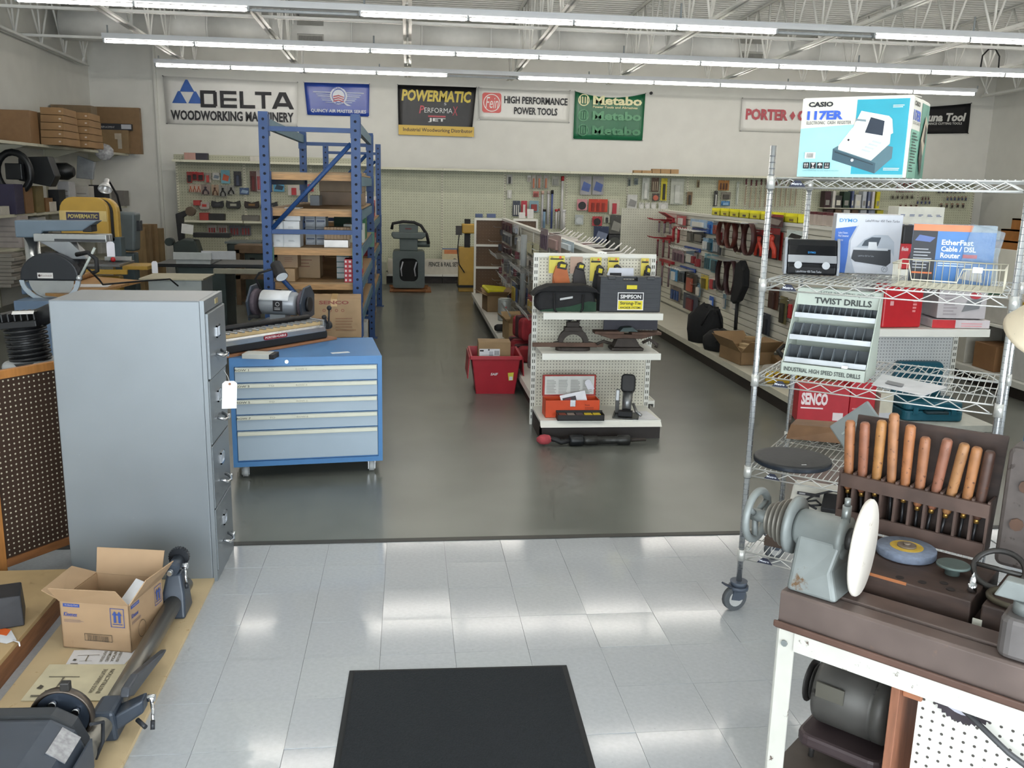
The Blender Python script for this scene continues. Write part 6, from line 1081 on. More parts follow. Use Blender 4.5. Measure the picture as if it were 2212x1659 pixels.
# faceplate, then the big headstock housing
B().lathe([(.095, .0), (.100, .004), (.100, .030), (.094, .034), (.088, .012), (.02, .012)], 36, 0, (.095, 1.03, .145), 'y').build('faceplate', mat('#5f564e', .35, .7, .15, 14), lt); B().lathe([(.086, .0), (.086, .005)], 32, 0, (.095, 1.045, .145), 'y').build('faceplate_disc', mat('#3c4450', .35, .3), lt)
for a_ in (1.2, 2.7, 4.6): B().cyl((.095+.055*math.cos(a_), 1.048, .145+.055*math.sin(a_)), (.095+.055*math.cos(a_), 1.07, .145+.055*math.sin(a_)), .012, n=10).build('clamp_screw', m_chrome, lt)
B().bb((.06, 1.035, .24), (.09, 1.06, .27)).build('spanner_lug', m_di, lt, .004)
hp = [(-.04, .02), (.42, .02), (.44, .10), (.42, .20), (.34, .245), (.06, .24), (-.01, .20), (-.045, .12)]
B().prism(hp, 1.19, 1.70, 'y').build('headstock', m_lg, lt, .035, 4); B().prism([(q[0]*.88+.02, q[1]*.92+.01) for q in hp], 1.12, 1.19, 'y').build('headstock_collar', mat('#31353a', .5), lt, .015, 3)
B().prism([(-.052, .06), (-.048, .15), (-.01, .20)][0:2]+[(-.046, .16), (-.052, .16)], 1.2, 1.4, 'y').build('side_pad', m_lg, lt)
B().raw([(-.0315, 1.23, .185), (.020, 1.23, .222), (.020, 1.36, .222), (-.0315, 1.36, .185), (-.030, 1.23, .183), (.022, 1.23, .220), (.022, 1.36, .220), (-.030, 1.36, .183)], [(0, 1, 2, 3), (7, 6, 5, 4), (0, 3, 7, 4), (1, 5, 6, 2), (3, 2, 6, 7), (0, 4, 5, 1)]).build('rating_plate', mat('#9a9ca0', .3, .5, .25, 60), lt)
B().tube([(-.04, 1.17, .19), (-.055, 1.11, .16), (-.05, 1.11, .09), (-.03, 1.13, .04)], .006, 6).build('guard_rim', m_lk, lt)
# framed brown pegboard leaning behind
A, C_ = V((-1.93, 4.24, .0)), V((-1.60, 4.72, .0)); ang = math.atan2((C_-A).y, (C_-A).x); L = (C_-A).length
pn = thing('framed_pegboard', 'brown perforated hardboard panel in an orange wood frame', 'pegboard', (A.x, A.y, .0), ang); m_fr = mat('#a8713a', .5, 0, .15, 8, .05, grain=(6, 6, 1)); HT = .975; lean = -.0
B().bb((.03, 0, .10), (L, .008, HT)).build('panel', peg('#3a2a20', '#b9b29c', .0254, .17), pn)  # pale hole colour paints in the light showing through the board
B().bb((0, -.012, 0), (.04, .018, HT+.03)).build('side_rail', m_fr, pn, .003); B().bb((.04, -.012, HT-.01), (L, .018, HT+.03)).build('top_rail', m_fr, pn, .003); B().bb((.04, -.012, .06), (L, .018, .10)).build('bottom_rail', mat('#8a5a34', .5, 0, .15, 8, grain=(1, 8, 8)), pn, .003); B().bb((L-.04, -.012, 0), (L, .018, HT+.03)).build('side_rail', m_fr, pn, .003)
# air compressor
ac = thing('air_compressor', 'black air compressor pump with finned cylinders behind the framed pegboard', 'air compressor', (-1.96, 5.05, .06), -.1); m_pk = mat('#1d1e20', .45, 0, .1, 14); m_al = mat('#8d9092', .35, .6, .1, 14)
B().cyl((-.45, .05, .40), (.5, .05, .40), .20, n=26).build('tank', mat('#33363a', .45), ac, .02)
for x in (-.35, .4): B().bb((x-.02, -.1, -.06), (x+.02, .2, .24)).build('foot', m_pk, ac)
B().bb((-.18, -.1, .60), (.14, .14, .86)).build('crankcase', mat('#a8a9a8', .4, .3, .1, 10), ac, .03, 3)
for cx, ry in ((-.06, -.25), (.17, .25)):
    q = B(); q.T = Matrix.Translation((cx, 0, .84)) @ Matrix.Rotation(ry*.4, 4, 'Y')
    for k in range(8): q.cyl((0, 0, .025*k), (0, 0, .025*k+.012), .105 if cx < 0 else .06, n=20)
    q.cyl((0, 0, 0), (0, 0, .22), .08 if cx < 0 else .045, n=16); q.build('cylinder', m_pk, ac)
    q = B(); q.T = Matrix.Translation((cx, 0, .84)) @ Matrix.Rotation(ry*.4, 4, 'Y')
    q.bb((-.11, -.09, .20), (.11, .09, .235)); 
    for k in range(7): q.bb((-.105+.034*k, -.09, .235), (-.095+.034*k, .09, .28))
    if cx < 0: q.build('cylinder_head', m_pk, ac, .004)
B().tube([(.02, -.02, 1.09), (.1, -.02, 1.13), (.17, -.02, 1.10), (.18, -.02, 1.0)], .05, 12).build('intake_pipe', m_pk, ac)
B().prism([(.24, .62), (.32, .75), (.33, .95), (.27, 1.1), (.15, 1.12), (.20, .62)], .10, .14, 'y').build('belt_guard', m_pk, ac, .01); 
for k in range(5): B().cyl((.24+.012*(k % 2), .095, .72+.075*k), (.24+.012*(k % 2), .10, .72+.075*k), .008, n=8).build('rivet', m_chrome, ac)
B().cyl((-.07, -.13, .70), (-.07, -.10, .70), .045, n=18).build('oil_cap', m_pk, ac); B().bb((-.09, -.115, .77), (-.05, -.10, .79)).build('red_plug', mm('#a8202a'), ac)
t = thing('price_tag', 'small white price tag on the compressor head', 'tag', (-1.99, 4.93, 1.188), .3); B().at((0, 0, 0), 0, .12).bb((-.05, -.03, 0), (.05, .03, .002)).build('card', mm('#e8e8e6'), t)
# ================================================================ RADIAL ARM SAW
rs = thing('radial_arm_saw', 'blue grey radial arm saw with black blade guard and plywood table', 'radial arm saw', (-2.72, 7.9, 0)); m_bg = mat('#5b6f86', .45, 0, .05, 8); m_lgr = mat('#8f9396', .4, .3, .06, 8)
def RL(x, y, Y): q = YP(x, y, Y); return (q.x+2.72, Y-7.9, q.z)
c0, c1 = RL(26, 800, 7.5), RL(165, 668, 7.5)
B().bb((c0[0], -.42, 0), (c0[0]+.75, .25, .80)).build('cabinet', m_bg, rs, .004); B().bb((c0[0]+.06, -.40, .80), (c0[0]+.75, .22, .92)).build('cabinet_top', m_bg, rs, .004)
p0, p1, p2, p3 = [ZP(x, y, .955) for x, y in ((62, 630), (165, 640), (305, 606), (190, 596))]
def loc(v): return (v.x+2.72, v.y-7.9, v.z)
q = [loc(v) for v in (p0, p1, p2, p3)]; m_pl = mat('#a97f4c', .6, 0, .2, 5, .05, grain=(2, 9, 2))
B().raw([*[(a[0], a[1], .935) for a in q], *[(a[0], a[1], .957) for a in q]], [(3, 2, 1, 0), (4, 5, 6, 7), (0, 1, 5, 4), (1, 2, 6, 5), (2, 3, 7, 6), (3, 0, 4, 7)]).build('table', m_pl, rs)
fa, fb = V(q[0]).lerp(V(q[1]), .28), V(q[3]).lerp(V(q[2]), .10); B().tube([(fa.x, fa.y, .985), (fb.x, fb.y, .985)], .03, 4).build('fence', m_pl, rs)
col = RL(70, 530, 8.0); B().cyl((col[0], .1, .80), (col[0], .1, 1.40), .058, n=18).build('column', mat('#b9bcbd', .2, .9), rs); B().bb((col[0]-.09, .02, .92), (col[0]+.09, .2, 1.02)).build('column_base', m_bg, rs, .01)
y_ = 7.95; a1, a2 = RL(48, 475, y_), RL(215, 520, y_); zt_, zb_ = a1[2], RL(60, 500, y_)[2]
B().prism([(a1[0]-.03, RL(50, 512, y_)[2]), (a1[0]-.03, zt_), (a2[0]+.02, RL(205, 476, y_)[2]), (RL(186, 500, y_)[0], RL(186, 498, y_)[2]), (RL(100, 500, y_)[0], RL(100, 499, y_)[2]), (RL(95, 512, y_)[0], RL(95, 512, y_)[2])], -.04, .12, 'y').build('overarm', mat('#677683', .45, 0, .05, 8), rs, .012, 3)
B().bb((RL(186, 500, y_)[0], -.035, RL(186, 500, y_)[2]), (RL(205, 500, y_)[0], .115, RL(200, 478, y_)[2])).build('arm_end_cap', m_grip, rs, .006)
B().bb((RL(85, 520, y_)[0], -.07, RL(90, 520, y_)[2]), (RL(240, 518, y_)[0], .10, RL(90, 503, y_)[2])).build('track_arm', mat('#a5a7a6', .35, .4, .05), rs, .008); B().bb((RL(130, 521, y_)[0], -.074, RL(130, 519, y_)[2]), (RL(238, 518, y_)[0], -.07, RL(130, 514, y_)[2])).build('track_slot', mat('#3a3c3e', .5), rs)
B().raw([RL(85, 522, 7.82), RL(150, 522, 7.82), RL(190, 560, 7.82), RL(150, 560, 7.82), *[(a[0], a[1]+.14, a[2]) for a in (RL(85, 522, 7.82), RL(150, 522, 7.82), RL(190, 560, 7.82), RL(150, 560, 7.82))]], [(3, 2, 1, 0), (4, 5, 6, 7), (0, 1, 5, 4), (1, 2, 6, 5), (2, 3, 7, 6), (3, 0, 4, 7)]).build('yoke', m_lgr, rs, .006)
gc = RL(108, 590, 7.72); GR = .225
pts = [(gc[0]+GR*math.cos(a), gc[2]-.03+GR*.86*math.sin(a)) for a in [i*PI/16 for i in range(17)]] + [(gc[0]-GR, gc[2]-.06), (gc[0]+GR, gc[2]-.06)]
B().prism(pts, -.20, -.10, 'y').build('blade_guard', mat('#1d2127', .4, 0, .08, 10), rs, .012, 3)
B().cyl((gc[0], -.165, gc[2]-.05), (gc[0], -.163, gc[2]-.05), .175, n=40).build('saw_blade', mat('#b0b2b2', .25, .9), rs)
b = B(); arc = [PI*1.02+i*PI*.96/14 for i in range(15)]; b.raw([(gc[0]+r*math.cos(a), -.20, gc[2]-.045+r*.82*math.sin(a)) for r in (.235, .20) for a in arc] + [(gc[0]+r*math.cos(a), -.175, gc[2]-.045+r*.82*math.sin(a)) for r in (.235, .20) for a in arc],
   [(i, i+1, 16+i, 15+i) for i in range(14)] + [(30+i, 45+i, 46+i, 31+i) for i in range(14)] + [(i, 30+i, 31+i, i+1) for i in range(14)] + [(15+i, 16+i, 46+i, 45+i) for i in range(14)]); b.build('guard_ring', mat('#aebac4', .35, .5), rs)
Print((gc[0]-.09, -.202, gc[2]-.04), (1, 0, 0), (0, 0, 1)).rect(0, 0, .12, .045, mm('#d9d6d2')).text('Rockwell', .03, .014, .11, .03, mm('#6a3a3a')).disc(.016, .022, .010, mm('#4a3a3a')).build(rs, 'name_plate')
B().at((gc[0]+.05, .02, gc[2]+.05), 0, 0, 1.57).lathe([(.09, -.18), (.11, -.15), (.11, .1), (.08, .14)], 20, 0).build('motor', mat('#2a2d31', .45), rs)
B().tube([RL(172, 600, 7.7), RL(205, 535, 7.7)], .011, 8).build('lever', mat('#bfc8c2', .4), rs); B().ball(RL(171, 601, 7.69), .025, 10).build('lever_ball', mat('#c9cccd', .2, .6), rs)
B().tube([RL(165, 550, 7.75), RL(190, 545, 7.7), RL(208, 560, 7.7), RL(210, 585, 7.7), RL(200, 590, 7.7)], .018, 8).build('handle', m_grip, rs)
B().tube([RL(180, 570, 7.72), RL(215, 605, 7.9), (.12, .2, .99), (.35, .7, .975), (.5, .9, .97), (.56, .95, .9)], .008, 6).build('cable', m_grip, rs)
t = thing('paper_sheet', 'white sheet lying on the radial saw table', 'paper', ZP(185, 617, .959), .1); B().bb((-.2, -.12, 0), (.2, .12, .001)).build('sheet', mm('#e4e4e6'), t)
# ================================================================ BAND SAW
bs = thing('band_saw', 'mustard yellow band saw with round topped wheel covers', 'band saw', (-3.48, 10.5, 0)); m_ye = mat('#b8933a', .4, 0, .06, 8); m_bb = mat('#46555c', .45, 0, .08, 8)
def top_case(w, z0, z1): return [(-w/2, z0)] + [(-w/2+w*.28*(1-math.cos(a)), z1-w*.28+w*.28*math.sin(a)) for a in [i*PI/10 for i in range(6)]] + [(w/2-w*.28*(1-math.cos(a)), z1-w*.28+w*.28*math.sin(a)) for a in [PI/2-i*PI/10 for i in range(6)]] + [(w/2, z0)]
B().prism(top_case(.50, 1.21, 1.675), -.10, -.02, 'y').build('front_wheel_cover', m_ye, bs, .01, 3); B().prism([(a+.06, z) for a, z in top_case(.52, 1.19, 1.67)], .0, .10, 'y').build('rear_wheel_case', m_ye, bs, .01, 3); B().prism([(a*.9+.05, z) for a, z in top_case(.50, 1.21, 1.66)], -.02, .0, 'y').build('blade_gap', m_grip, bs)
B().bb((-.252, -.104, 1.42), (.235, -.10, 1.53)).build('label_band', mat('#d0b878', .4), bs); Print((-.18, -.105, 1.43), (1, 0, 0), (0, 0, 1), False, .003).rect(0, 0, .34, .085, mm('#3a3550')).text('POWERMATIC', .015, .02, .325, .065, mm('#c9b86a'), .035, .15).build(bs)
B().tube([(-.02, -.12, 1.41), (.05, -.14, 1.40), (.09, -.13, 1.40)], .012, 6).build('tension_knob', m_grip, bs)
B().bb((.20, -.02, .95), (.34, .14, 1.25)).build('neck', m_bb, bs, .01); B().bb((-.25, -.02, .40), (.30, .14, .82)).build('lower_wheel_case', m_ye, bs, .02); B().bb((-.24, -.15, 0), (.30, .25, .40)).build('stand', m_bb, bs, .01)
B().bb((-.26, -.38, .955), (.42, .16, .985)).build('table', mat('#77787a', .35, .6, .08), bs, .004); B().bb((-.30, -.42, .88), (.50, -.38, .93)).build('front_rail', m_ye, bs, .004); B().bb((.42, -.30, .92), (.68, .12, .96)).build('rail_extension', m_ye, bs, .004)
B().bb((.18, -.10, 1.0), (.46, -.06, 1.045)).build('fence', mat('#a5a8a8', .35, .4), bs, .004); B().ball((.30, -.20, 1.02), .028, 12).build('red_knob', mm('#c0242c', .3), bs); B().cyl((.20, -.42, .80), (.20, -.36, .80), .04, n=14).build('tilt_knob', m_grip, bs)
t = thing('price_tag', 'white price tag hanging from the radial saw arm end', 'tag', YP(238, 524, 7.86)); B().prism([(-.032, -.115), (.032, -.115), (.032, -.01), (.02, .008), (-.02, .008), (-.032, -.01)], 0, .002, 'y').build('card', mm('#e3e0e6'), t); B().tube([(0, 0, 0), (-.01, .02, .06)], .0015, 4).build('string', mm('#d8d8d8'), t)
# lamp clamped above the band saw
t = thing('clamp_lamp', 'chrome clamp lamp with white bowl above the yellow band saw', 'lamp', YP(228, 402, 10.9)); q = B(); q.frame((0, 0, 0), V((1, 0, 0)), V((0, .75, -.66)), V((0.0, .66, .75))); q.lathe([(.075, -.05), (.07, -.03), (.05, .015), (.03, .03), (.03, .09), (.022, .10)], 22, 0, (0, 0, 0), 'z', False); o = q.build('shade', mat('#d9d9d9', .25, .4), t); o.modifiers.new('t', 'SOLIDIFY').thickness = .003; lq = YP(228, 402, 10.9); B().tube([(0, .06, .07), (.0, .12, .06), (.06, .2, -.1), (-3.36-lq.x, 11.3-lq.y, 1.50-lq.z)], .012, 6).build('arm', m_grip, t)
# drill press head behind the band saw, jointer, table saw, old band saw, sander
t = thing('dust_collector', 'grey green motor housing behind the yellow band saw', 'machine', (-3.36, 11.3, 0)); B().at((0, 0, 0), 0, 0, .06).bb((-.14, -.12, 1.05), (.10, .12, 1.50)).build('housing', mat('#5d676a', .45, 0, .08, 8), t, .03, 3); B().bb((-.08, -.1, 0), (.14, .1, 1.02)).build('stand', m_bb, t, .01); B().bb((.14, -.05, 1.28), (.22, .05, 1.40)).build('switch_box', mat('#2a2c30', .5), t, .006)
js = thing('jointer', 'pale grey cabinet jointer with long dark table behind the file cabinet', 'jointer', (-2.22, 9.3, 0)); B().bb((-.28, -.2, 0), (.22, .3, .93)).build('cabinet', mat('#9aa19f', .45, 0, .05, 6), js, .006); B().bb((-.36, -.22, .93), (.24, .32, .945)).build('cabinet_lid', mat('#b0a98f', .5), js)
t = thing('price_tag', 'white price tag standing on the pale grey jointer cabinet', 'tag', YP(335, 590, 9.1)); B().prism([(-.028, -.0), (.028, 0), (.028, .10), (.015, .115), (-.015, .115), (-.028, .10)], 0, .002, 'y').build('card', mm('#dedee2'), t)
ts = thing('table_saw', 'table saw with black wings and white fence beyond the band saw', 'table saw', (-2.45, 11.6, 0)); B().bb((-.55, -.35, .86), (.75, .35, .90)).build('table', mat('#25272a', .35, .4, .08), ts, .004); B().bb((-.3, -.3, 0), (.25, .3, .86)).build('cabinet', mat('#3c4a4a', .5, 0, .1, 8), ts, .006)
B().bb((-.32, -.42, .955), (.12, -.38, 1.04)).bb((-.30, -.38, .90), (.10, .3, .955)).build('fence', mat('#b4b9b8', .4), ts, .004); B().bb((.15, -.5, .80), (.80, -.44, .86)).build('front_rail', mat('#9d9a88', .45), ts, .004); B().bb((.0, -.40, .96), (.40, -.37, 1.06)).build('rip_fence_face', mat('#b9bcbf', .4), ts, .003)
ob = thing('old_band_saw', 'old black and green band saw with crooked neck by the far wall', 'band saw', (-2.95, 14.3, 0)); m_gk = mat('#333d3b', .5, .1, .12, 9)
def OL(x, y): q = YP(x, y, 14.3); return (q.x+2.95, q.z)
B().prism([OL(386, 520), OL(380, 462), OL(396, 456), OL(408, 452), OL(410, 460), OL(396, 470), OL(399, 520)], -.04, .06, 'y').build('neck', m_grip, ob, .01); B().prism([OL(384, 590), OL(378, 525), OL(400, 515), OL(426, 518), OL(440, 560), OL(430, 600)], -.14, .16, 'y').build('frame_casting', m_gk, ob, .02); B().bb((OL(380, 560)[0], -.2, .0), (OL(450, 560)[0], .25, OL(400, 590)[1])).build('base', m_gk, ob, .02)
x_, z_ = OL(412, 452); B().cyl((x_, -.05, z_-.03), (x_, .05, z_-.03), .07, n=18).build('upper_wheel', mat('#5a4a3a', .5, .3), ob); B().cyl((OL(368, 522)[0], -.1, OL(368, 522)[1]), (OL(368, 522)[0], .05, OL(368, 522)[1]), .06, n=16).build('handwheel', m_gk, ob)
B().bb((OL(420, 505)[0], -.10, OL(420, 512)[1]), (OL(498, 505)[0], .10, OL(420, 502)[1])).build('bed', m_grip, ob, .006); B().bb((OL(420, 575)[0], -.25, OL(400, 574)[1]), (OL(400, 560)[0]+.35, .2, OL(400, 568)[1])).build('table', mat('#6a6f6c', .4, .3), ob)
t = thing('price_tag', 'large white card tag hung on the old band saw neck', 'tag', YP(404, 505, 14.1)); B().at((0, 0, 0), 0, 0, .12).bb((-.085, 0, -.0), (.085, .003, .14)).build('card', mm('#e0e0dc'), t)
t = thing('wooden_stand', 'rough wooden machine stand beside the old band saw', 'stand', (-2.35, 14.6, 0)); m_rw = mat('#6a5640', .7, 0, .2, 8)
B().bb((-.3, -.2, .80), (.32, .25, .92)).build('top_frame', m_rw, t); B().bb((-.3, -.2, .40), (.32, .25, .46)).build('lower_rail', m_rw, t)
for x, y in ((-.3, -.2), (.25, -.2), (-.3, .18), (.25, .18)): B().bb((x, y, 0), (x+.07, y+.07, .85)).build('leg', m_rw, t)
sd = thing('machine_cabinet', 'dark green sheet metal machine cabinet beneath the far pegboard', 'machine', (-2.35, 15.75, 0)); q0, q1 = YP(498, 636, 15.5), YP(578, 548, 15.5); B().bb((q0.x+2.35, -.25, 0), (q1.x+2.35, .25, q1.z)).build('cabinet', mat('#3f4b48', .5, 0, .08, 6), sd, .008); B().bb((q0.x+2.35-.02, -.28, q1.z), (q1.x+2.35+.03, .28, q1.z+.16)).build('machine_head', m_gk, sd, .02); B().bb((q0.x+2.35-.05, -.3, q1.z+.16), (q1.x+2.35-.1, .3, q1.z+.19)).build('table', mat('#6f7775', .4, .4), sd); a = YP(545, 565, 15.48); B().bb((a.x+2.35-.04, -.27, a.z-.06), (a.x+2.35+.04, -.25, a.z+.06)).build('switch_box', m_grip, sd, .006); B().bb((a.x+2.35-.015, -.274, a.z-.03), (a.x+2.35+.015, -.27, a.z)).build('red_button', mm('#a8202a'), sd)
for k, (x, y0, y1, c) in enumerate(((288, 490, 545, '#8c7450'), (302, 484, 535, '#7a6344'), (270, 502, 545, '#937a4f'), (316, 484, 540, '#836a49'), (330, 493, 540, '#7d6848'))):
    a, d_ = YP(x, y1, 15.6+.25*k), YP(x, y0, 15.6+.25*k); carton('brown floor carton, %s from the band saw' % ('first', 'second', 'third', 'tall fourth', 'fifth')[k], (a.x, a.y, 0), (.36, .22, d_.z), 0, c)
# planer on its pallet in the middle aisle
pm_ = thing('thickness_planer', 'grey green upright planer on a wooden pallet in the centre aisle', 'machine', (-.0, 16.75, 0)); m_gp = mat('#566160', .5, .05, .08, 8)
B().bb((-.34, -.45, 0), (.40, .35, .02)).bb((-.28, -.50, .02), (.30, -.42, .05)).bb((-.32, -.05, .02), (.34, .05, .05)).bb((-.36, .25, .02), (.36, .33, .05)).build('pallet', mat('#8a5a34', .7, 0, .2, 6), pm_)
out = rrect(-.285, .06, .285, .72, .05); hole = rrect(-.165, .18, .165, .59, .09); no_ = len(out)
b = B(); vs = [(x, y, z) for y in (-.30, .28) for x, z in out] ; b.prism(out, -.26, .28, 'y'); b.build('stand', m_gp, pm_, .01)
B().prism(hole, -.265, -.262, 'y').build('opening', mat('#151819', .9), pm_)
b = B(); [b.raw([(*(out[i][0:1]), -.30, out[i][1]), (out[(i+1) % no_][0], -.30, out[(i+1) % no_][1]), (hole[(i+1) % no_][0], -.30, hole[(i+1) % no_][1]), (hole[i][0], -.30, hole[i][1]), (out[i][0], -.262, out[i][1]), (out[(i+1) % no_][0], -.262, out[(i+1) % no_][1]), (hole[(i+1) % no_][0], -.262, hole[(i+1) % no_][1]), (hole[i][0], -.262, hole[i][1])], [(0, 1, 2, 3), (0, 4, 5, 1), (3, 2, 6, 7)]) for i in range(no_)]; b.build('front_plate', m_gp, pm_)
for x0, x1 in ((-.14, -.11), (.10, .14)): B().tube([((x0+x1)/2, -.27, .27), (x0, -.272, .40), ((x0+x1)/2+.02, -.27, .53)], .014, 6).build('cable', mm('#b9bcc4'), pm_)
B().raw([(-.16, -.2, .72), (.16, -.2, .72), (.16, .2, .72), (-.16, .2, .72), (-.17, -.2, 1.18), (.17, -.2, 1.18), (.17, .2, 1.18), (-.17, .2, 1.18)], [(3, 2, 1, 0), (4, 5, 6, 7), (0, 1, 5, 4), (1, 2, 6, 5), (2, 3, 7, 6), (3, 0, 4, 7)]).build('column', m_gp, pm_, .012)
B().prism([(-.30, 1.05), (-.31, .99), (-.26, .93), (.24, .93), (.31, .98), (.30, 1.05)], -.26, -.08, 'y').build('handle_block', m_gp, pm_, .02); B().cyl((.15, -.15, .84), (.38, -.15, .84), .055, n=16).build('motor', m_gp, pm_)
B().tube([(-.30, -.2, 1.10), (-.28, -.22, 1.20), (-.1, -.22, 1.235), (.1, -.22, 1.225), (.22, -.2, 1.17), (.32, -.2, 1.02), (.36, -.2, .85)], .028, 8).build('hose', m_grip, pm_)
Print((-.06, -.203, 1.10), (1, 0, 0), (0, 0, 1), False, .003).rect(0, 0, .11, .022, mm('#6a2f30')).build(pm_, 'name_plate')
# yellow machine half hidden by the gondola end
ym = thing('drill_press', 'mustard floor machine half hidden by the gondola far end', 'machine', (1.0, 16.6, 0)); B().bb((-.10, -.12, .0), (.22, .2, .80)).build('stand', m_ye, ym, .01); B().bb((.0, -.12, .80), (.1, 0, 1.3)).build('column', m_grip, ym); B().bb((-.05, -.2, 1.05), (.22, .1, 1.22)).build('head', m_ye, ym, .02); B().bb((-.16, -.16, 1.02), (-.05, -.08, 1.18)).build('switch_box', mat('#3a3836', .5), ym, .004); B().tube([(-.1, -.13, 1.02), (-.13, -.16, .75), (-.10, -.16, .5), (.0, -.14, .35)], .010, 6).build('cable', m_grip, ym); B().bb((-.12, -.16, .08), (.25, .2, .12)).build('band', m_grip, ym)
# cartons on the far wall base shelf
ybox('long white fence and rail carton on the far base shelf', (838, 562, 998, 592), 17.86, None, .25, '#cfcabc', 'carton', 'carton', 0, lambda p, w, h: p.text('FENCE & RAIL SET', w*.55, h*.55, w*.95, h*.85, mm('#4a4a44'), .03).text('JET', w*.12, h*.1, w*.2, h*.3, mm('#a8443a'), .03).rect(w*.97, 0, w, h, mm('#3a2a28')))
ybox('cardboard display box with tool picture on the far base shelf', (955, 537, 1000, 566), 18.02, None, .1, '#c4bb9a', 'carton', 'carton', 0, lambda p, w, h: p.rect(w*.1, h*.6, w*.95, h*.9, mm('#c47a4a')).rect(0, h*.93, w, h, mm('#3a5a8a')).poly([(w*.4, h*.1), (w*.8, h*.15), (w*.6, h*.3)], mm('#6a6a66')))
ybox('grey wall box left of the planer', (812, 566, 834, 616), 17.6, 0, .2, '#a3a592', 'floor_box', 'box')
# ================================================================ ON AND BEHIND THE DRAWER CART
tz = .796; a, c = ZP(512, 770, tz), ZP(728, 733, tz); ja = math.atan2((c-a).y, (c-a).x); JL = (c-a).length
t = thing('plywood_board', 'reddish plywood board lying under the dovetail jig', 'board', (a.x, a.y, tz), ja); B().bb((-.1, 0, 0), (JL, .24, .016)).build('board', mat('#9a6a48', .5, 0, .12, 6), t, .002)
jg = thing('dovetail_jig', 'black and aluminium dovetail jig with red badge', 'woodworking jig', (a.x, a.y, tz+.017), ja); m_alu = mat('#b9bcbe', .25, .8, .04); o0, o1 = -.10, JL-.07
B().bb((o0, .02, 0), (o1, .20, .055)).build('base', m_grip, jg, .01); B().prism([(.018, .05), (.018, .085), (.035, .095), (.06, .095), (.06, .05)], o0, o1-.02, 'x').build('front_bar', m_alu, jg, .003); B().bb((o0, .06, .095), (o1-.03, .11, .115)).build('wood_strip', mat('#cbb184', .6, 0, .1), jg)
for k in range(15):
    x = o0+.03+(o1-o0-.09)*k/14; B().bb((x-.011, .055, .115), (x+.011, .15, .125)).build('finger', m_alu, jg, .002)
B().cyl((o0, .19, .135), (o1-.02, .19, .135), .018, n=12).build('rear_bar', m_grip, jg)
B().bb((o1-.03, .03, .03), (o1, .2, .13)).build('end_plate', m_alu, jg, .006); B().cyl((o1-.005, .02, .09), (o1+.02, .02, .09), .028, n=14).build('cam_knob', m_grip, jg)
for dx, dz in ((.01, .12), (-.04, .06)): B().tube([(o1+.01, .02, .09), (o1+.01+dx*.5, .02, .09+dz*.5), (o1+.01+dx, .02, .09+dz)], .007, 6).ball((o1+.01+dx, .02, .09+dz), .018, 10).build('cam_lever', m_grip, jg)
px_ = (o0+o1)/2-.02; Print((px_-.10, .0165, .054), (1, 0, 0), (0, 0, 1)).poly([(x, y) for x, y in rrect(0, 0, .20, .03, .014)], mm('#8f1f2c')).text('PORTER+CABLE', .012, .008, .188, .023, mm('#e0d8d4'), .03).build(jg, 'badge')
a = ZP(560, 776, tz); t = thing('flat_box', 'flat grey and black box on the blue drawer cart', 'box', (a.x, a.y+.06, tz), -.15); B().bb((-.10, -.06, 0), (.07, .06, .03)).bb((.07, -.06, 0), (.10, .06, .03), 1).build('box', [mm('#c3c5c0'), m_grip], t, .002)
a = ZP(735, 762, tz); t = thing('paper_tag', 'small white paper slip on the blue cart top', 'tag', a, .4); B().bb((-.06, -.02, 0), (.06, .02, .002)).build('card', mm('#dfe3e6'), t)
gY = 7.05; gx, gz = YP(605, 655, gY).x, YP(605, 655, gY).z
gr = thing('bench_grinder', 'grey bench grinder with wheel guards on a pedestal behind the cart', 'bench grinder', (gx, gY, 0), -.25); m_gg = mat('#3b4450', .4, 0, .06, 8)
B().cyl((0, 0, 0), (0, 0, .82), .06, n=16).cyl((0, 0, 0), (0, 0, .03), .18, n=20).build('pedestal', m_gg, gr); B().bb((-.14, -.1, .82), (.14, .1, .85)).build('mount_plate', m_gg, gr, .006); B().bb((-.06, -.06, .85), (.06, .06, gz-.08)).build('motor_foot', mat('#9aa0a6', .4, .2), gr)
B().lathe([(.06, -.15), (.088, -.13), (.09, .13), (.06, .15)], 24, 0, (0, 0, gz), 'x').build('motor', mat('#a3a8ae', .35, .2, .04), gr); Print((-.02, -.093, gz-.05), (1, 0, 0), (0, 0, 1)).rect(0, 0, .075, .085, m_ink).ring(.037, .055, .012, .016, mm('#c9c9c9')).lines(.012, .012, .062, .034, 2, mm('#b9b9b9')).build(gr, 'rating_plate')
for s_ in (-1, 1):
    B().lathe([(.10, s_*.17), (.105, s_*.175), (.105, s_*.20), (.10, s_*.205)], 26, 0, (0, 0, gz), 'x').build('grinding_wheel', mat('#5a5058', .8, 0, .15, 50), gr); B().prism([(-.10, gz-.13), (.15, gz-.10), (.16, gz+.06), (.08, gz+.14), (-.05, gz+.13), (-.14, gz+.02)], s_*.21-.008, s_*.21+.008, 'x').build('wheel_guard', m_gg, gr, .006); B().cyl((s_*.22, 0, gz), (s_*.24, 0, gz), .055, n=18).build('hub_cover', m_grip, gr); B().bb((s_*.16-.03, -.16, gz-.10), (s_*.16+.05, -.11, gz-.08)).build('tool_rest', m_grip, gr, .004)
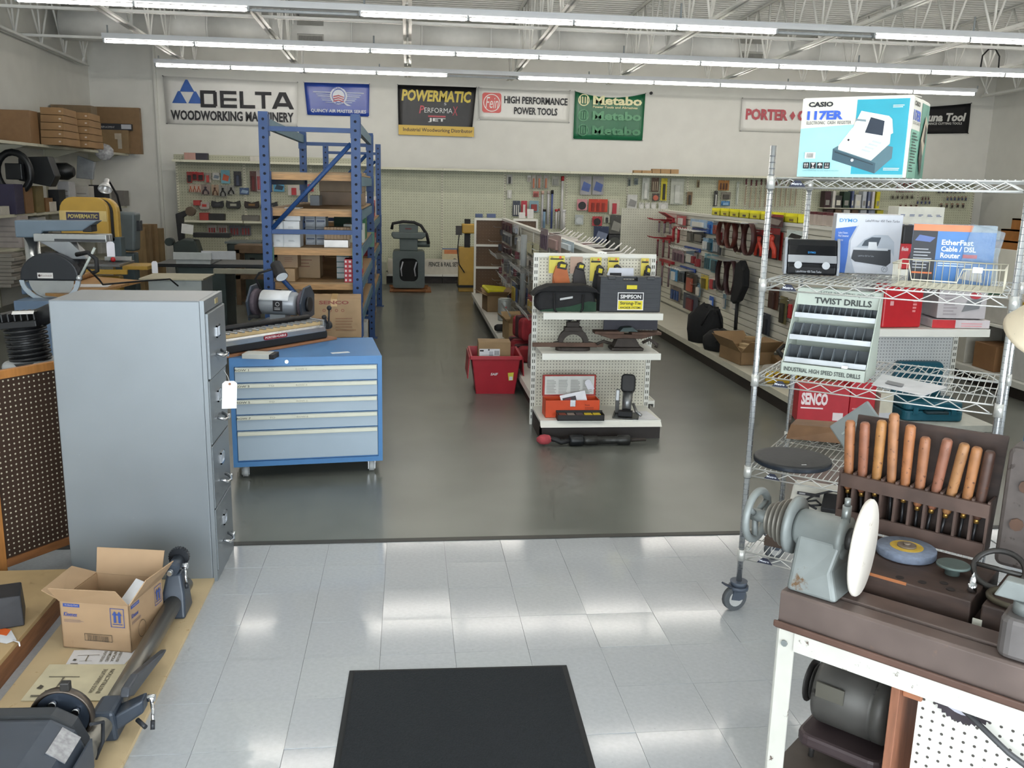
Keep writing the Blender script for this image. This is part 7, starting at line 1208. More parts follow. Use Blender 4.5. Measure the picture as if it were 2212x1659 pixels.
b = B(); b.raw([(-.09+.02*j, -.098+.0*i, 0) for i in range(1) for j in range(1)], []); n_ = 8; vs = [(x, .1*math.cos(a_)*-1, gz+.094*math.sin(a_)+.004) for x in (-.13, .10) for a_ in [.3+i*1.6/n_ for i in range(n_+1)]]; q = B(); q.raw(vs, [(i, i+1, n_+2+i, n_+1+i) for i in range(n_)], 0, True); o = q.build('draped_paper', mm('#e4e6e8'), gr); o.modifiers.new('t', 'SOLIDIFY').thickness = .002
L_ = YP(605, 585, gY); lx, lz = L_.x-gx, L_.z; B().tube([(-.16, .02, gz+.1), (-.19, 0, gz+.18), (-.15, -.02, lz-.02), (lx-.03, -.02, lz+.02)], .009, 8).build('gooseneck', m_grip, gr)
q = B(); q.T = Matrix.Translation((lx, -.02, lz)) @ Matrix.Rotation(2.45, 4, 'Y') @ Matrix.Rotation(.5, 4, 'X'); q.lathe([(.03, -.08), (.042, -.07), (.046, .04), (.05, .06)], 18); S_ = q.build('lamp_head', m_grip, gr); q = B(); q.T = Matrix.Translation((lx, -.02, lz)) @ Matrix.Rotation(2.45, 4, 'Y') @ Matrix.Rotation(.5, 4, 'X'); q.cyl((0, 0, .058), (0, 0, .062), .045, n=18); q.build('lamp_lens', mat('#dfe6ea', .3), S_)
for k in range(3):
    dim = (.44, .40, .315); t = carton('brown printed carton, %s of the stack before the blue rack' % ('lowest', 'middle', 'top')[k], (-.64+.01*k, 7.72, .317*k), dim, .05, '#a58a69'); p = face_print(t, dim); rd_ = mm('#8a4a3a')
    p.text('SENCO', .10, .275, .34, .305, rd_, .04); 
    for i in range(4): p.ring(.14+.05*i, .225, .008, .012, rd_)
    p.lines(.05, .06, .21, .18, 5, mm('#8d6648'), .3).lines(.23, .06, .40, .18, 5, mm('#8d6648'), .3); p.build(t, 'print')
carton('small brown carton beside the printed carton stack', (-.36, 7.85, 0), (.12, .3, .30), 0, '#a57c50')
# ================================================================ STOCK ON THE BLUE RACK
def R4(x, y): return (540+x/3.606, 220+y/3.606)
def rk(label, r, zb, Y, col, depth=.22, draw=None, name='stock_box', cat='box', group=None):
    x0, y0 = R4(r[0], r[1]); x1, y1 = R4(r[2], r[3]); t = ybox(label, (x0, y0, x1, y1), Y, zb, depth, col, name, cat, 0, draw, .002)
    if group: t['group'] = group
    return t
lab_w = lambda p, w, h: p.rect(w*.08, h*.15, w*.92, h*.85, mm('#d6d8d8')).lines(w*.3, h*.45, w*.7, h*.6, 2, mm('#a5a9aa'))
z3_ = 1.307; ha = .118
for k, (lab, x0, x1, zz) in enumerate((('lower narrow white', 183, 260, 0), ('lower wide white', 263, 390, 0), ('upper narrow white', 180, 258, 1), ('upper wide white', 262, 386, 1), ('topmost white', 272, 392, 2))): rk(lab+' stock box on the blue rack', (x0, 1055-zz*70, x1, 1125-zz*70), z3_+zz*ha, 8.42, '#cfd2d3', .26, lab_w)
for i in range(2):
    for j in range(4): t = rk('grey label printed box, %s on the %s column, blue rack' % (('bottom', 'second', 'third', 'top')[j], ('first', 'second')[i]), (405+84*i, 0, 485+84*i, 0), z3_+.082*j, 8.8, '#a7adb4', .3, lambda p, w, h: p.rect(w*.1, h*.62, w*.9, h*.8, mm('#4a5670')).lines(w*.1, h*.2, w*.8, h*.5, 2, mm('#c9ced4')))
# (heights of that column set from the shelf up)
def fixh(t, h): t.scale.z = h/max(1e-4, max(v.co.z for v in t.children[0].data.vertices))
for o in [o for o in COL.objects if o.name.startswith('stock_box') and 'grey label' in o.get('label', '')]: fixh(o, .08)
for o in [o for o in COL.objects if o.name.startswith('stock_box') and 'white stock' in o.get('label', '')]: fixh(o, .114)
for k in range(8):
    x0 = 578+k*25; t = rk('small brown stock box, %s in the row beside the grey boxes' % ('first', 'second', 'third', 'fourth', 'fifth', 'sixth', 'seventh', 'last')[k], (x0, 990, x0+23, 1065), z3_+.07, 8.5, '#977d5e', .2, None, 'stock_box', 'box', 'row of small brown boxes on the blue rack'); fixh(t, .11)
t = rk('long silver box under the small brown boxes', (577, 1085, 765, 1127), z3_, 8.46, mat('#b5b1ac', .3, .4), .26); fixh(t, .068)
for lab, r, zz, Y, c, h in (('long dark green carton at the back of the blue rack', (655, 925, 785, 990), z3_, 10.2, '#1f4a38', .22), ('bright green carton beside the dark green one', (820, 890, 900, 1000), z3_, 9.8, '#22683f', .26), ('white and green carton before the green cartons', (730, 965, 885, 1070), z3_, 9.2, '#c3c9c0', .18),
    ('wide flat brown carton on the second shelf of the blue rack', (545, 740, 890, 785), 1.652, 9.9, '#836d55', .14), ('upper wide flat brown carton with pale edge', (540, 660, 890, 740), 1.793, 9.9, '#8c765a', .20), ('clear pack beside the flat brown cartons', (468, 742, 540, 782), 1.652, 9.6, '#9aa0a6', .10),
    ('large brown carton with red print on the lower rack shelf', (265, 1270, 545, 1395), .998, 8.75, '#997e5a', .30), ('brown carton on top of the large one', (215, 1190, 370, 1270), 1.115, 8.5, '#8c7254', .16), ('small front brown carton on the lower rack shelf', (195, 1330, 350, 1420), .998, 8.42, '#a18561', .115), ('flat red brown carton under the rack board', (392, 1180, 560, 1235), .998, 10.4, '#86543f', .26)):
    t = rk(lab, r, zz, Y, c, .30, (lambda p, w, h: p.lines(w*.35, h*.35, w*.8, h*.65, 3, mm('#7d5236'), .3)) if 'large' in lab else None, 'carton', 'carton'); fixh(t, h)
for j in range(6): t = rk('white and teal product box, %s up in the stack by the rack post' % ('lowest', 'second', 'third', 'fourth', 'fifth', 'top')[j], (650, 0, 750, 0), .998+.052*j, 8.72, '#b9c0c2', .3, lambda p, w, h: p.rect(0, 0, w, h*.15, mm('#4a7a80'))); fixh(t, .05)
for i in range(3):
    for j in range(5-i if i < 2 else 5):
        t = rk('red and white fastener box, %s up in the %s red stack' % (('lowest', 'second', 'third', 'fourth', 'top')[j], ('front', 'middle', 'rear')[i]), (712+40*i, 0, 712+40*i+66, 0), .998+.042*j+.0*i, 8.40+.40*i, '#b32a38', .2, lambda p, w, h: p.rect(w*.08, h*.25, w*.3, h*.75, mm('#e0d0d0')).rect(w*.55, h*.25, w*.85, h*.75, mm('#e0d0d0'))); fixh(t, .04)
# goods showing on the right face of the second bay
for k, (z0, n, cs) in enumerate(((1.417, 6, ('#c9cdd2', '#b53a42', '#d8d8d4')), (.998, 7, ('#b52a35', '#8f2a30', '#c9c9c6', '#2a2a2c')), (.517, 7, ('#b9b2a6', '#9d8461', '#c5c9c4')), (.0, 8, ('#c9c9c4', '#a8845a', '#b9bcbc')))):
    for i in range(n):
        h = random.uniform(.14, .30); yb = 11.55+i*(2.6/n) if z0 not in (0,) else 8.6+i*(5.4/n)
        t = thing('stock_box', 'stock box, number %s along the %s level of the far rack bay' % (('one', 'two', 'three', 'four', 'five', 'six', 'seven', 'eight')[i], ('highest', 'second', 'third', 'floor')[k]), 'box', (-.60, yb, z0)); cc = cs[(i*7+k) % len(cs)]
        B().bb((-.12, 0, 0), (.115, 2.4/n, h)).build('body', mm(cc), t, .003); Print((.116, .02, h*.25), (0, 1, 0), (0, 0, 1)).rect(0, 0, 1.6/n, h*.4, mm('#d8d4cc' if i % 2 else '#6a4a48')).build(t, 'label')
for i in range(2): carton('brown floor carton under the blue rack, %s one' % ('near', 'far')[i], (-1.0, 8.75+.8*i, 0), (.36, .5, .38), 0, '#9d8461')
# ================================================================ LEFT WALL SHELVES
m_ls = mat('#c3c1ae', .5, 0, .04, 5); lw = thing('stock_shelving', 'long cream steel wall shelves along the side wall', 'shelving', (XL, 15.2, 0)); SLZ = (2.33, 1.37, .915, .47)
for z, d in zip(SLZ, (.72, .62, .62, .62)):
    for i in range(3): B().bb((.01, -3.4+2.16*i, z-.015), (d, -3.4+2.16*(i+1)-.01, z)).bb((d, -3.4+2.16*i, z-.035), (d+.01, -3.4+2.16*(i+1)-.01, z+.004)).build('shelf', m_ls, lw)
for i in range(4): B().bb((.0, -3.42+2.16*i, 0), (.03, -3.38+2.16*i, 2.6)).build('upright', m_ls, lw)
for i in range(4): B().prism([(.03, 2.315), (.6, 2.315), (.03, 2.15)], -3.41+2.16*i, -3.40+2.16*i, 'y').build('bracket', m_ls, lw)
def ls_(label, r, zi, col, depth=.3, h=None, name='stock_box', cat='box', X=-5.32, draw=None, ymax=18.2):
    Y = min(XP(r[2], r[3], X).y, ymax); lo = XL+.06; q = YP(r[0], r[3], Y).x
    if q < lo: r = (r[2]-(r[2]-r[0])*max(.15, (YP(r[2], r[3], Y).x-lo)/(YP(r[2], r[3], Y).x-q)), *r[1:])
    return ybox(label, r, Y, SLZ[zi]+.002, depth, col, name, cat, 0, draw, .002)
for lab, r, c in (('large brown carton at the near end of the top wall shelf', (-60, 238, 62, 303), '#876746'), ('second brown carton on the top wall shelf', (62, 243, 98, 308), '#7c6345'), ('tall flat brown carton behind the stacked flat ones', (90, 228, 196, 318), '#7d6a50'), ('large brown panel carton at the far end of the top wall shelf', (197, 233, 300, 330), '#876b4a')):
    ls_(lab, r, 0, c, .12 if 'panel' in lab else .3, None, 'carton', 'carton', -5.30)
for i in range(2):
    for j in range(5):
        Y = 14.6+.9*i; q0, q1 = YP((103, 155)[i], 300, Y), YP((150, 203)[i], 300, Y); t = carton('flat brown carton, %s layer of the %s stack on the top wall shelf' % (('lowest', 'second', 'third', 'fourth', 'top')[j], ('near', 'far')[i]), ((q0.x+q1.x)/2+.03, Y, SLZ[0]+.003+.106*j), (q1.x-q0.x, .7, .10), .02*j, '#93734e', 'carton', 'carton', False)
        B().bb((q1.x/2-q0.x/2-.06, -.352, .04), (q1.x/2-q0.x/2-.03, -.35, .06)).build('label', mm('#cfc0b0'), t)
ls_('small brown carton before the panel carton', (206, 281, 276, 327), 0, '#8c7453', .1, X=-5.22, ymax=18.04, draw=lambda p, w, h: p.rect(w*.6, h*.6, w*.8, h*.85, mm('#b5aa98')).rect(w*.68, h*.2, w*.8, h*.6, mm('#a9a296')))
qy = min(XP(276, 327, -5.22).y, 18.04); ybox('black and white boxed part lying on the small brown carton', (212, 268, 283, 281), qy, YP(240, 281, qy).z+.002, .1, '#2a2c34', 'stock_box', 'box', 0, lambda p, w, h: p.text('REPLACEMENT', w*.1, h*.3, w*.5, h*.6, mm('#c9c9cc')).rect(w*.7, h*.2, w, h*.9, mm('#b9bcc4')))
t = thing('plastic_bag', 'crumpled clear plastic bag hanging off the top wall shelf', 'bag', YP(225, 322, 16.6)); B().ball((0, 0, -.05), .16, 10, 0, (1, .5, .9)).build('bag', mat('#c9cbd0', .25, 0, .3, 25, .9, 0, .6), t)
def lump(label, px, Y, col, parts, name, cat):
    a = YP(*px, Y); t = thing(name, label, cat, a)
    for nm, f in parts: f(B()).build(nm, mat(col, .4, 0, .15, 10), t, .01)
    return t
lump('black round belt guard hung under the top wall shelf', (30, 372), 13.6, '#14171a', (('ring', lambda b: b.tube([(.22*math.cos(2*PI*i/20), 0, .27*math.sin(2*PI*i/20)) for i in range(20)], .05, 8, 0, True)), ('hub', lambda b: b.bb((-.1, -.04, -.1), (.12, .05, .12)))), 'belt_guard', 'machine part')
lump('black motor housing hung beside the round belt guard', (80, 372), 13.9, '#15181a', (('housing', lambda b: b.prism([(-.22, -.12), (.2, -.2), (.28, -.05), (.2, .22), (-.2, .2)], -.1, .12, 'y')), ('flange', lambda b: b.cyl((-.25, 0, 0), (-.20, 0, 0), .12, n=16))), 'motor_housing', 'machine part'); lump('small black motor under the top wall shelf', (130, 370), 14.6, '#121517', (('body', lambda b: b.lathe([(.05, -.2), (.12, -.15), (.13, .1), (.07, .2)], 14, 0, (0, 0, 0), 'x')),), 'motor', 'motor'); lump('shrink wrapped metal part under the top wall shelf', (184, 362), 16.8, '#9aa0a6', (('part', lambda b: b.prism([(-.15, -.18), (.12, -.2), (.17, .1), (-.1, .2)], -.05, .05, 'y')),), 'wrapped_part', 'machine part')
for lab, r, zi, c in (('dark purple book at the near end of the second wall shelf', (-10, 398, 30, 450), 1, '#34304a'), ('brown box beside the purple book', (30, 405, 52, 450), 1, '#7d5c3c'), ('gold wrapped packages on the second wall shelf', (52, 402, 76, 440), 1, '#6f6038'), ('orange brown box below the gold packages', (77, 428, 98, 440), 1, '#84603a'), ('low white carton on the second wall shelf', (-12, 446, 0, 456), 1, '#b9b5aa'), ('pale box with red spot on the second wall shelf', (99, 436, 106, 450), 1, '#c5bfb4'), ('pair of dark funnels on the second wall shelf', (106, 410, 126, 446), 1, '#1d1f22'), ('tall white package on the second wall shelf', (127, 392, 148, 440), 1, '#b5b6b9'), ('small white package behind the band saw', (164, 402, 190, 432), 1, '#b9b6b0'), ('black box behind the band saw', (194, 400, 224, 436), 1, '#1c1e24'), ('picture printed pack at the far end of the second wall shelf', (242, 412, 268, 441), 1, '#7a7672'),
    ('stack of pink white magazines on the third wall shelf', (-10, 466, 42, 530), 2, '#a8a09c'), ('grey white package beside the magazines', (40, 470, 82, 505), 2, '#a5a6a6'), ('brown carton behind the saw column on the third wall shelf', (40, 500, 66, 530), 2, '#7d5c3c')): ls_(lab, r, zi, c, .28, draw=(lambda p, w, h: p.lines(w*.1, h*.15, w*.9, h*.8, 4, mm('#8f8a86'), .3)) if 'agaz' in lab or 'white' in lab else None)
for j in range(9):
    Y = 12.55; q0, q1 = YP(-20, 600, Y), YP(38+(j*5) % 12, 600, Y); t = carton('flat grey carton, %s from the floor in the lower wall shelf stack' % ('first', 'second', 'third', 'fourth', 'fifth', 'sixth', 'seventh', 'eighth', 'ninth')[j], ((q0.x+q1.x)/2, Y, .472+.048*j), (q1.x-q0.x, .4, .045), .03*(j % 3-1), '#8d8880', 'carton', 'carton', False)
# ================================================================ GOODS ON THE FAR PEGBOARDS
def tbl(rows, fx_, fy_, x0, y0, k, Y):
    for r, st, c1, c2, lab in rows:
        px = (x0+r[0]/k, y0+r[1]/k, x0+r[2]/k, y0+r[3]/k)
        if st == 'rod':
            q0, q1 = YP((px[0]+px[2])/2, px[3], Y), YP((px[0]+px[2])/2, px[1], Y); t = thing('levelling_rod', lab, 'rod', (q0.x, Y, q0.z)); rr = (YP(px[2], px[3], Y).x-q0.x); B().cyl((0, 0, 0), (0, 0, q1.z-q0.z), rr, n=8).build('rod', mm(c1, .35), t); B().cyl((0, 0, (q1.z-q0.z)*.93), (0, 0, (q1.z-q0.z)*1.0+.02), rr*1.25, n=8).build('tip', mm(c2), t)
        elif st == 'plane':
            p = Pack(fy(px, Y), 'bar_clamp', lab, 'clamp'); p.poly('body', mat(c1, .5, 0, .15), [(0, .3), (.1, 0), (.9, 0), (1, .3), (.95, 1), (.85, .9), (.5, .75), (.15, .9), (.05, 1)], 0, .06, .01); p.box('window', mm(c2), .3, .3, .72, .6, .061, .064)
        elif st == 'lump': ybox(lab, px, Y-.12, None, .16, c1, 'stock_item', 'packet')
        else: card(fy(px, Y), lab, c1, c2, None, st)
PY = 18.18
tbl((((205, 235, 250, 345), 'blister', '#9c3a34', '#2a2426', 'first red carded clamp on the old far pegboard'), ((255, 235, 306, 320), 'blister', '#b52f30', '#2c1a1c', 'second red carded clamp on the old far pegboard'), ((310, 240, 368, 325), 'blister', '#a82c30', '#241a1c', 'third red carded clamp on the old far pegboard'), ((380, 245, 440, 345), 'bar', '#a59a90', '#b5403a', 'clear pack with red insert on the old far pegboard'), ((458, 245, 526, 315), 'pic', '#c9c9c4', '#7a8590', 'white boxed card on the old far pegboard'), ((545, 220, 625, 350), 'pic', '#6aa0b0', '#c05a3a', 'turquoise and orange card on the old far pegboard'), ((672, 232, 742, 378), 'bar', '#2a2a30', '#3a4258', 'tall black carded tool on the old far pegboard'), ((835, 230, 890, 430), 'bar', '#55302c', '#6a1f1f', 'long dark red chisel card beside the blue rack'), ((898, 222, 965, 430), 'tools', '#a59a98', '#b02a30', 'long red carded tool beside the blue rack post'),
   ((222, 360, 258, 440), 'pliers', '#b9a898', '#c05a2a', 'first orange handled pliers'), ((262, 360, 298, 440), 'pliers', '#b9a898', '#b8522a', 'second orange handled pliers'), ((302, 360, 340, 440), 'pliers', '#b9a898', '#b85028', 'third orange handled pliers'), ((346, 362, 432, 460), 'pliers', '#8f8078', '#3a3038', 'dark spread pliers beside the orange ones'), ((450, 365, 516, 470), 'pliers', '#a08a74', '#5a3a2a', 'brown spring clamps on the old far pegboard'), ((524, 370, 598, 480), 'pliers', '#8a8a84', '#15161a', 'first black spring clamp'), ((604, 370, 680, 460), 'pliers', '#8a8a84', '#15161a', 'second black spring clamp'), ((728, 395, 818, 460), 'pic', '#3d5478', '#8aa0b8', 'blue boxed card below the black tool card'),
   ((265, 520, 330, 570), 'lump', '#b0403c', '', 'small red pack on the third row of the old pegboard'), ((330, 525, 430, 608), 'plane', '#a59e98', '#b83a34', 'grey and red clamp head'), ((448, 520, 570, 590), 'plane', '#26282c', '#3a3c40', 'first black clamp head'), ((594, 520, 740, 600), 'plane', '#2c2e2c', '#a5a594', 'wide grey black clamp head'), ((775, 525, 925, 595), 'plane', '#2a1f1a', '#7a5a2a', 'black and amber clamp head'), ((940, 530, 1110, 620), 'plane', '#26282c', '#4a4c50', 'black clamp head by the blue rack post'),
   ((410, 765, 496, 865), 'tools', '#b9b4b0', '#a8383a', 'first red and white blister pack on the lower shelf'), ((514, 765, 602, 865), 'tools', '#b0aaa6', '#9a4a44', 'second red and white blister pack on the lower shelf'), ((624, 770, 728, 868), 'tools', '#6a6a72', '#8f3a3a', 'third dark blister pack on the lower shelf'), ((738, 770, 838, 868), 'tools', '#66666e', '#8f3a3a', 'fourth dark blister pack on the lower shelf'), ((1065, 335, 1170, 432), 'pic', '#4a90b4', '#22384a', 'blue card seen through the blue rack'), ((1210, 372, 1325, 470), 'bar', '#c5beb8', '#b03038', 'white and red card seen through the blue rack'), ((1405, 360, 1462, 432), 'blister', '#b0404a', '#7a2a30', 'crimson pack seen through the blue rack')), 0, 0, 360, 320, 4.608, PY)
for lab, r, c, zb in (('pink clear bag on top of the old far shelving', (398, 330, 422, 346), '#b08a80', 2.25), ('dark bag on top of the old far shelving', (423, 331, 447, 346), '#33303a', 2.25), ('tiny white box with red label on top of the old far shelving', (540, 338, 562, 350), '#c9c6bc', 2.25), ('black case on the old far lower shelf', (451, 462, 484, 474), '#2a2a2a', 1.142), ('red packs on the old far lower shelf', (431, 460, 450, 474), '#a03a34', 1.142), ('grey clamp bar on the old far lower shelf', (522, 466, 559, 475), '#6a6862', 1.142)): t = ybox(lab, r, 17.98, zb, .16, c, 'stock_item', 'packet')
W_ = (((80, 95, 150, 205), 'bar', '#b5b5ad', '#2a2a2c', 'black and white card at the first upright of the far pegboard'), ((325, 105, 372, 180), 'blister', '#cfcdc8', '#9a958c', 'small white card near the top of the far pegboard'), ((376, 100, 428, 262), 'bar', '#a8a49c', '#c07a5a', 'first grey carded brush with orange top'), ((440, 100, 496, 262), 'bar', '#a8a49c', '#c07a5a', 'second grey carded brush with orange top'), ((520, 100, 578, 262), 'bar', '#a8a49c', '#b87858', 'third grey carded brush with orange top'), ((620, 115, 710, 226), 'blister', '#a5a69c', '#8d8f88', 'grey blister pack beside the tall red tipped rod'), ((715, 125, 745, 745), 'rod', '#cfcfcd', '#b02a30', 'tallest white and red levelling rod'), ((85, 280, 142, 380), 'bar', '#c9c9c2', '#d8d8d2', 'white hooked pack below the black and white card'), ((150, 408, 242, 590), 'tools', '#3a4050', '#c9c9c4', 'dark card of white nozzles'), ((250, 408, 325, 590), 'bar', '#b02a3a', '#d8cfc8', 'red card with white spear shape'), ((350, 408, 462, 540), 'blister', '#7fa0ac', '#8a2f2c', 'blue card with dark red tool'), ((395, 295, 465, 362), 'blister', '#b0655c', '#7a3a34', 'small red blister above the blue card'),
   ((485, 300, 512, 730), 'rod', '#b9b9bd', '#c9a89a', 'silver level tube, first in the rod cluster'), ((555, 300, 585, 690), 'rod', '#c9c9cc', '#b9b2ac', 'white level tube, second in the rod cluster'), ((600, 292, 625, 740), 'rod', '#4a5a90', '#1d1d20', 'blue rod with black tip'), ((655, 520, 680, 740), 'rod', '#d0cfcf', '#b02a30', 'short red tipped rod'), ((690, 512, 706, 740), 'rod', '#b5b5b5', '#a8303a', 'short thin red tipped rod'), ((740, 525, 776, 752), 'rod', '#dedede', '#e4e4e4', 'thick short white tube'), ((505, 520, 540, 735), 'rod', '#7a98b4', '#1d1d20', 'pale blue tube with black cap'),
   ((955, 115, 1096, 335), 'pic', '#9a9a9c', '#5068a8', 'first tall carton card picturing a blue floor tool'), ((1102, 115, 1242, 335), 'pic', '#9a9a9c', '#5068a8', 'second tall carton card picturing a blue floor tool'), ((918, 390, 1045, 520), 'disc', '#c98a90', '#26262a', 'pink and white card with black disc'), ((1055, 390, 1288, 540), 'tools', '#c2402a', '#8f2a1c', 'wide orange red card with two tool shapes'), ((1300, 395, 1432, 570), 'bar', '#c9c2b4', '#b03040', 'cream card with crimson strip'), ((895, 575, 998, 692), 'disc', '#b4bdbd', '#c9d0d2', 'clear card with pale disc'), ((1100, 595, 1222, 706), 'disc', '#b03a44', '#231f22', 'crimson card with black ring'), ((1240, 588, 1312, 670), 'bar', '#b5b7a8', '#3a3a3a', 'small clear card with dark bit'), ((1115, 715, 1302, 905), 'pic', '#2c3a58', '#7a86a0', 'navy poster card beside the dark machine picture'), ((1310, 580, 1460, 810), 'pic', '#4a4a48', '#8a8a84', 'dark grey card picturing machine parts'), ((1262, 805, 1472, 1000), 'disc', '#2a2c30', '#4a4e4a', 'large black card with grey round part'),
   ((1525, 130, 1566, 232), 'bar', '#8f948c', '#3a4644', 'small dark pick on the far pegboard'), ((1600, 140, 1652, 216), 'blister', '#7f8a88', '#4a5658', 'small slate card next to the pick'), ((1690, 132, 1790, 390), 'bar', '#b5bab2', '#d0d2cc', 'tall clear pack with teal header'), ((1805, 132, 1902, 300), 'tools', '#5a4434', '#a89a84', 'brown framed card of coiled chain'), ((1815, 320, 1902, 410), 'disc', '#4a403a', '#b5604a', 'dark card with orange ring'), ((1915, 140, 2002, 405), 'bar', '#cdc02c', '#2a2a22', 'tall yellow rule card'), ((2030, 145, 2202, 450), 'bar', '#b9bdb2', '#c9ccc4', 'very tall clear bag with blue header'), ((1515, 335, 1642, 510), 'pic', '#c9cac6', '#8a8a88', 'white sheet with grey parts picture'), ((1655, 430, 1722, 512), 'disc', '#c5c6c0', '#dcdcd8', 'first white rounded pack'), ((1728, 430, 1795, 512), 'disc', '#c5c6c0', '#dcdcd8', 'second white rounded pack'), ((1800, 430, 1868, 512), 'disc', '#c5c6c0', '#dcdcd8', 'third white rounded pack'), ((1890, 430, 2010, 520), 'disc', '#c2c3be', '#dededa', 'large white rounded pack'))
tbl(W_, 0, 0, 1080, 360, 5.53, PY)
W2 = [((570, 300, 642, 455), 'bar', '#7a6448', '#3a3228', 'brown card with dark tool right of the tall clear bag'), ((690, 160, 728, 250), 'bar', '#8f7f5a', '#4a3f2c', 'small hanging brush near the pegboard top'), ((945, 165, 1082, 282), 'tools', '#b07a3a', '#5a3420', 'orange card of brown handled tools'), ((890, 290, 946, 470), 'bar', '#3a3a3a', '#b9b9b4', 'narrow black and white drill card'), ((980, 305, 1102, 390), 'blister', '#7d786c', '#4a463f', 'grey brown wide blister pack'), ((980, 412, 1088, 466), 'blister', '#3f78a8', '#7aa0c0', 'small bright blue pack'), ((1150, 180, 1202, 462), 'bar', '#b5bcb0', '#c9cfc4', 'thin tall clear tube pack')]
tbl(W2, 0, 0, 1380, 360, 5.53, PY)
for k in range(11):
    x0 = 1252+k*60; p = card(fy((1380+x0/5.53, 360+(150+(k % 3)*6)/5.53, 1380+(x0+44)/5.53, 360+(470+(k*37) % 40)/5.53), PY), 'long clear saw blade pack with maroon header, %s of the row' % ('first', 'second', 'third', 'fourth', 'fifth', 'sixth', 'seventh', 'eighth', 'ninth', 'tenth', 'last')[k], '#c2bcb0', '#b3a083', '#5a1c26', 'bar', 'saw blade', 'saw blade packs on the far pegboard')
def N4(r): return (1700+r[0]/5.267, 360+r[1]/5.267, 1700+r[2]/5.267, 360+r[3]/5.267)
bk = thing('bracket_shelf', 'pair of cream bracket shelves holding binders on the far pegboard', 'shelf', (0, 0, 0)); a, c = YP(*N4((415, 465, 1150, 475))[:2], 17.95), YP(*N4((415, 465, 1150, 475))[2:], 17.95); a2 = YP(*N4((415, 575, 1150, 575))[:2], 17.95)
B().bb((a.x, 17.9, a.z-.015), (c.x, 18.24, a.z)).build('shelf', m_cream, bk); B().bb((a.x, 17.9, a2.z-.015), (c.x, 18.24, a2.z)).build('shelf', m_cream, bk)
for k, (x0, x1, y0, cc, lab) in enumerate(((420, 508, 280, '#33191f', 'maroon'), (512, 560, 278, '#c9c6c0', 'first white'), (542, 632, 330, '#3a3a38', 'charcoal'), (634, 726, 285, '#1d3528', 'dark green'), (730, 770, 278, '#5a6688', 'slate blue'), (772, 850, 320, '#c5c8c6', 'second white'), (852, 912, 282, '#b5bcc4', 'pale blue'), (914, 958, 284, '#6a7490', 'narrow blue'), (960, 1006, 286, '#c9c6cc', 'third white'), (1008, 1066, 288, '#c9c02e', 'yellow'))):
    q0, q1 = YP(*N4((x0, 465, x1, y0))[:2], 17.95), YP(*N4((x0, 465, x1, y0))[2:], 17.95); t = thing('binder', '%s sample binder on the far bracket shelf' % lab, 'binder', ((q0.x+q1.x)/2, 18.05, a.z+.001)); w_ = abs(q1.x-q0.x); B().bb((-w_/2, -.1, 0), (w_/2, .1, q1.z-a.z)).build('cover', mm(cc), t, .003); B().bb((-w_*.3, -.102, .05), (w_*.3, -.1, .15)).build('spine_label', mm('#d8d6c8' if k % 3 else '#8a8a84'), t)
for k in range(7):
    x0 = 450+k*95; q0, q1 = YP(*N4((x0, 572, x0+80, 490))[:2], 17.95), YP(*N4((x0, 572, x0+80, 490))[2:], 17.95); t = thing('binder', '%s low binder on the lower bracket shelf' % ('dark brown', 'tan', 'white', 'brown', 'grey', 'blue white', 'yellow edged')[k], 'binder', ((q0.x+q1.x)/2, 18.05, a2.z+.001)); w_ = q1.x-q0.x; B().bb((-w_/2, -.1, 0), (w_/2, .1, .16)).build('cover', mm(('#3a2422', '#6a5644', '#c5c4c0', '#5f4a3a', '#a5aab0', '#8a94a8', '#c2ba3a')[k]), t, .003); B().bb((-w_*.3, -.102, .03), (w_*.3, -.1, .08)).build('spine_label', mm('#cfccc0'), t)
for k in range(6): rct = N4((1242+k*35, 182, 1270+k*35, 290)); card(fy(rct, PY), 'red capped clear tube, %s of the row on the far pegboard' % ('first', 'second', 'third', 'fourth', 'fifth', 'last')[k], '#a8787a', '#c0a8a8', '#b0303a', 'bar', 'tube pack', 'red capped tubes')
o_w = ('first', 'second', 'third', 'fourth', 'fifth', 'sixth', 'seventh')
for j, (y, n, x0, dx, cc) in enumerate(((265, 7, 1710, 48, '#2f3040'), (350, 6, 1810, 42, '#3a4266'), (430, 5, 1735, 62, '#3a302c'), (330, 5, 1185, 55, '#4a443c'), (430, 4, 1270, 60, '#5a3a30'), (390, 4, 1470, 45, '#4a5078'), (205, 3, 845, 55, '#b5b2a6'), (345, 3, 1530, 34, '#5a3434'))):
    for i in range(n): rct = N4((x0+dx*i, y-10, x0+dx*i+dx*.6, y+38)); card(fy(rct, PY), 'small carded fitting, %s in short row %s of the far corner pegboard' % (o_w[i], ('one', 'two', 'three', 'four', 'five', 'six', 'seven', 'eight')[j]), '#a9a794', cc, '#8a4a30' if j < 3 else None, 'blister', 'carded fitting', 'small fittings on the far corner pegboard', .025)
for k in range(5):
    q0 = YP(1372+k*20, 374, 17.95); carton('small tan carton, %s on the far shelving top' % o_w[k], (q0.x+.05, 18.0, 2.205), (.16+.03*(k % 2), .12, .05+.035*(k > 1)), 0, '#a58660', 'small_box', 'box', False)
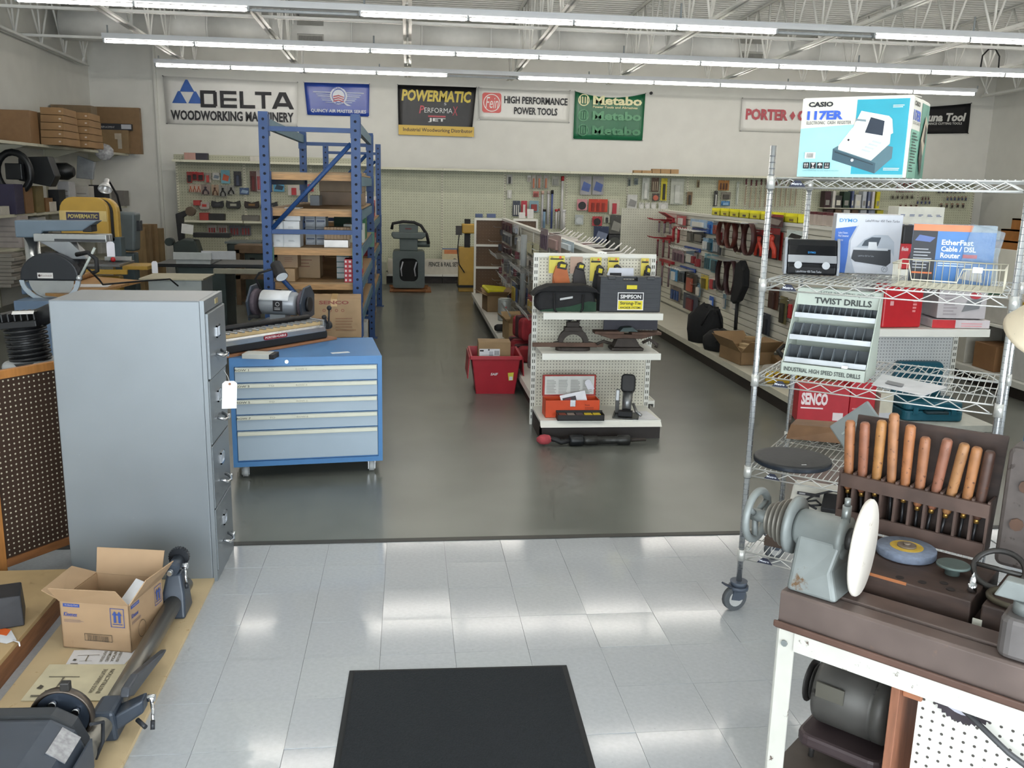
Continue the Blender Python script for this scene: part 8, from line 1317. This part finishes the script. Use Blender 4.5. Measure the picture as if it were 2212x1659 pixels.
# ================================================================ FAR RIGHT: third row, wooden stair shelf
tr_ = thing('gondola', 'low white gondola with dark plinth at the picture edge beyond the endcaps', 'display shelving', (5.75, 7.6, 0)); 
B().bb((0, 0, .14), (.5, 4.2, .165)).bb((-.01, 0, .11), (0, 4.2, .168)).build('base_shelf', m_ws, tr_); B().bb((.03, 0, 0), (.05, 4.2, .14)).build('kick_plate', m_dk, tr_); B().bb((.5, 0, .14), (.53, 4.2, 1.35)).build('back_panel', m_sl, tr_); B().bb((.05, 0, .62), (.5, 4.2, .64)).build('shelf', m_ws, tr_)
for k, (y, w_, h, c, lab) in enumerate(((7.75, .4, .40, '#c3c3bf', 'white wrapped carton stack'), (8.3, .35, .26, '#8a6440', 'brown carton'), (8.8, .35, .38, '#bcb9ae', 'cream carton'), (9.4, .4, .30, '#c9b24a', 'yellow packed carton'), (9.95, .4, .34, '#a5a29a', 'grey carton'))): carton(lab+' on the plinth of the low gondola at the picture edge', (6.02, y+.2, .167), (.40, w_, h), 0, c, tape=False)
for k, (y, c, lab) in enumerate(((7.9, '#c3a22e', 'yellow'), (8.5, '#b5b2aa', 'white'), (9.1, '#2f5a44', 'green'), (9.7, '#b0a898', 'beige'))): carton(lab+' box on the upper shelf of the low gondola at the picture edge', (6.05, y, .642), (.36, .4, .26), 0, c, tape=False)
ws = thing('wooden_stair_shelf', 'orange wooden stepped shelf against the far side wall', 'shelf', (10.9, 15.6, 0)); m_os = mat('#a5703a', .55, 0, .15, 6)
for k in range(6): B().bb((.20*k, 0, 0), (.20*k+.04, .9, .9+.20*k)).build('riser', m_os, ws); B().bb((.20*k, 0, .9+.20*k-.03), (.20*k+.26, .9, .9+.20*k)).build('step_board', m_os, ws)
vt = YP(2190, 205, 16.0); t = thing('wall_vent', 'dark grey louvred panel high on the far side wall', 'vent', (XR-.02, 15.0, 3.45)); B().bb((-.02, -.7, -.3), (.02, .7, .35)).build('frame', mat('#5a5c5a', .6), t)
for k in range(8): B().at((-.025, 0, -.24+.07*k), 0, 0, .5).bb((-.03, -.66, -.004), (.03, .66, .004)).build('louvre', mat('#494b49', .6), t)
t = thing('camera_dome', 'small dark security camera on the far wall beside the green banner', 'camera', YP(1407, 201, WALL_Y-.04)); B().lathe([(.03, 0), (.03, .03), (.015, .045)], 12, 0, (0, 0, 0), 'y').build('dome', m_grip, t)
t = thing('hose_hook', 'thin black cable hook looping over the second light row', 'hook', (9.0, 13.95, 3.83)); B().tube([(-.15, 0, 0), (-.14, 0, .2), (-.05, 0, .30), (.06, 0, .30), (.14, 0, .2), (.15, 0, 0)], .012, 6).build('hook', m_grip, t)
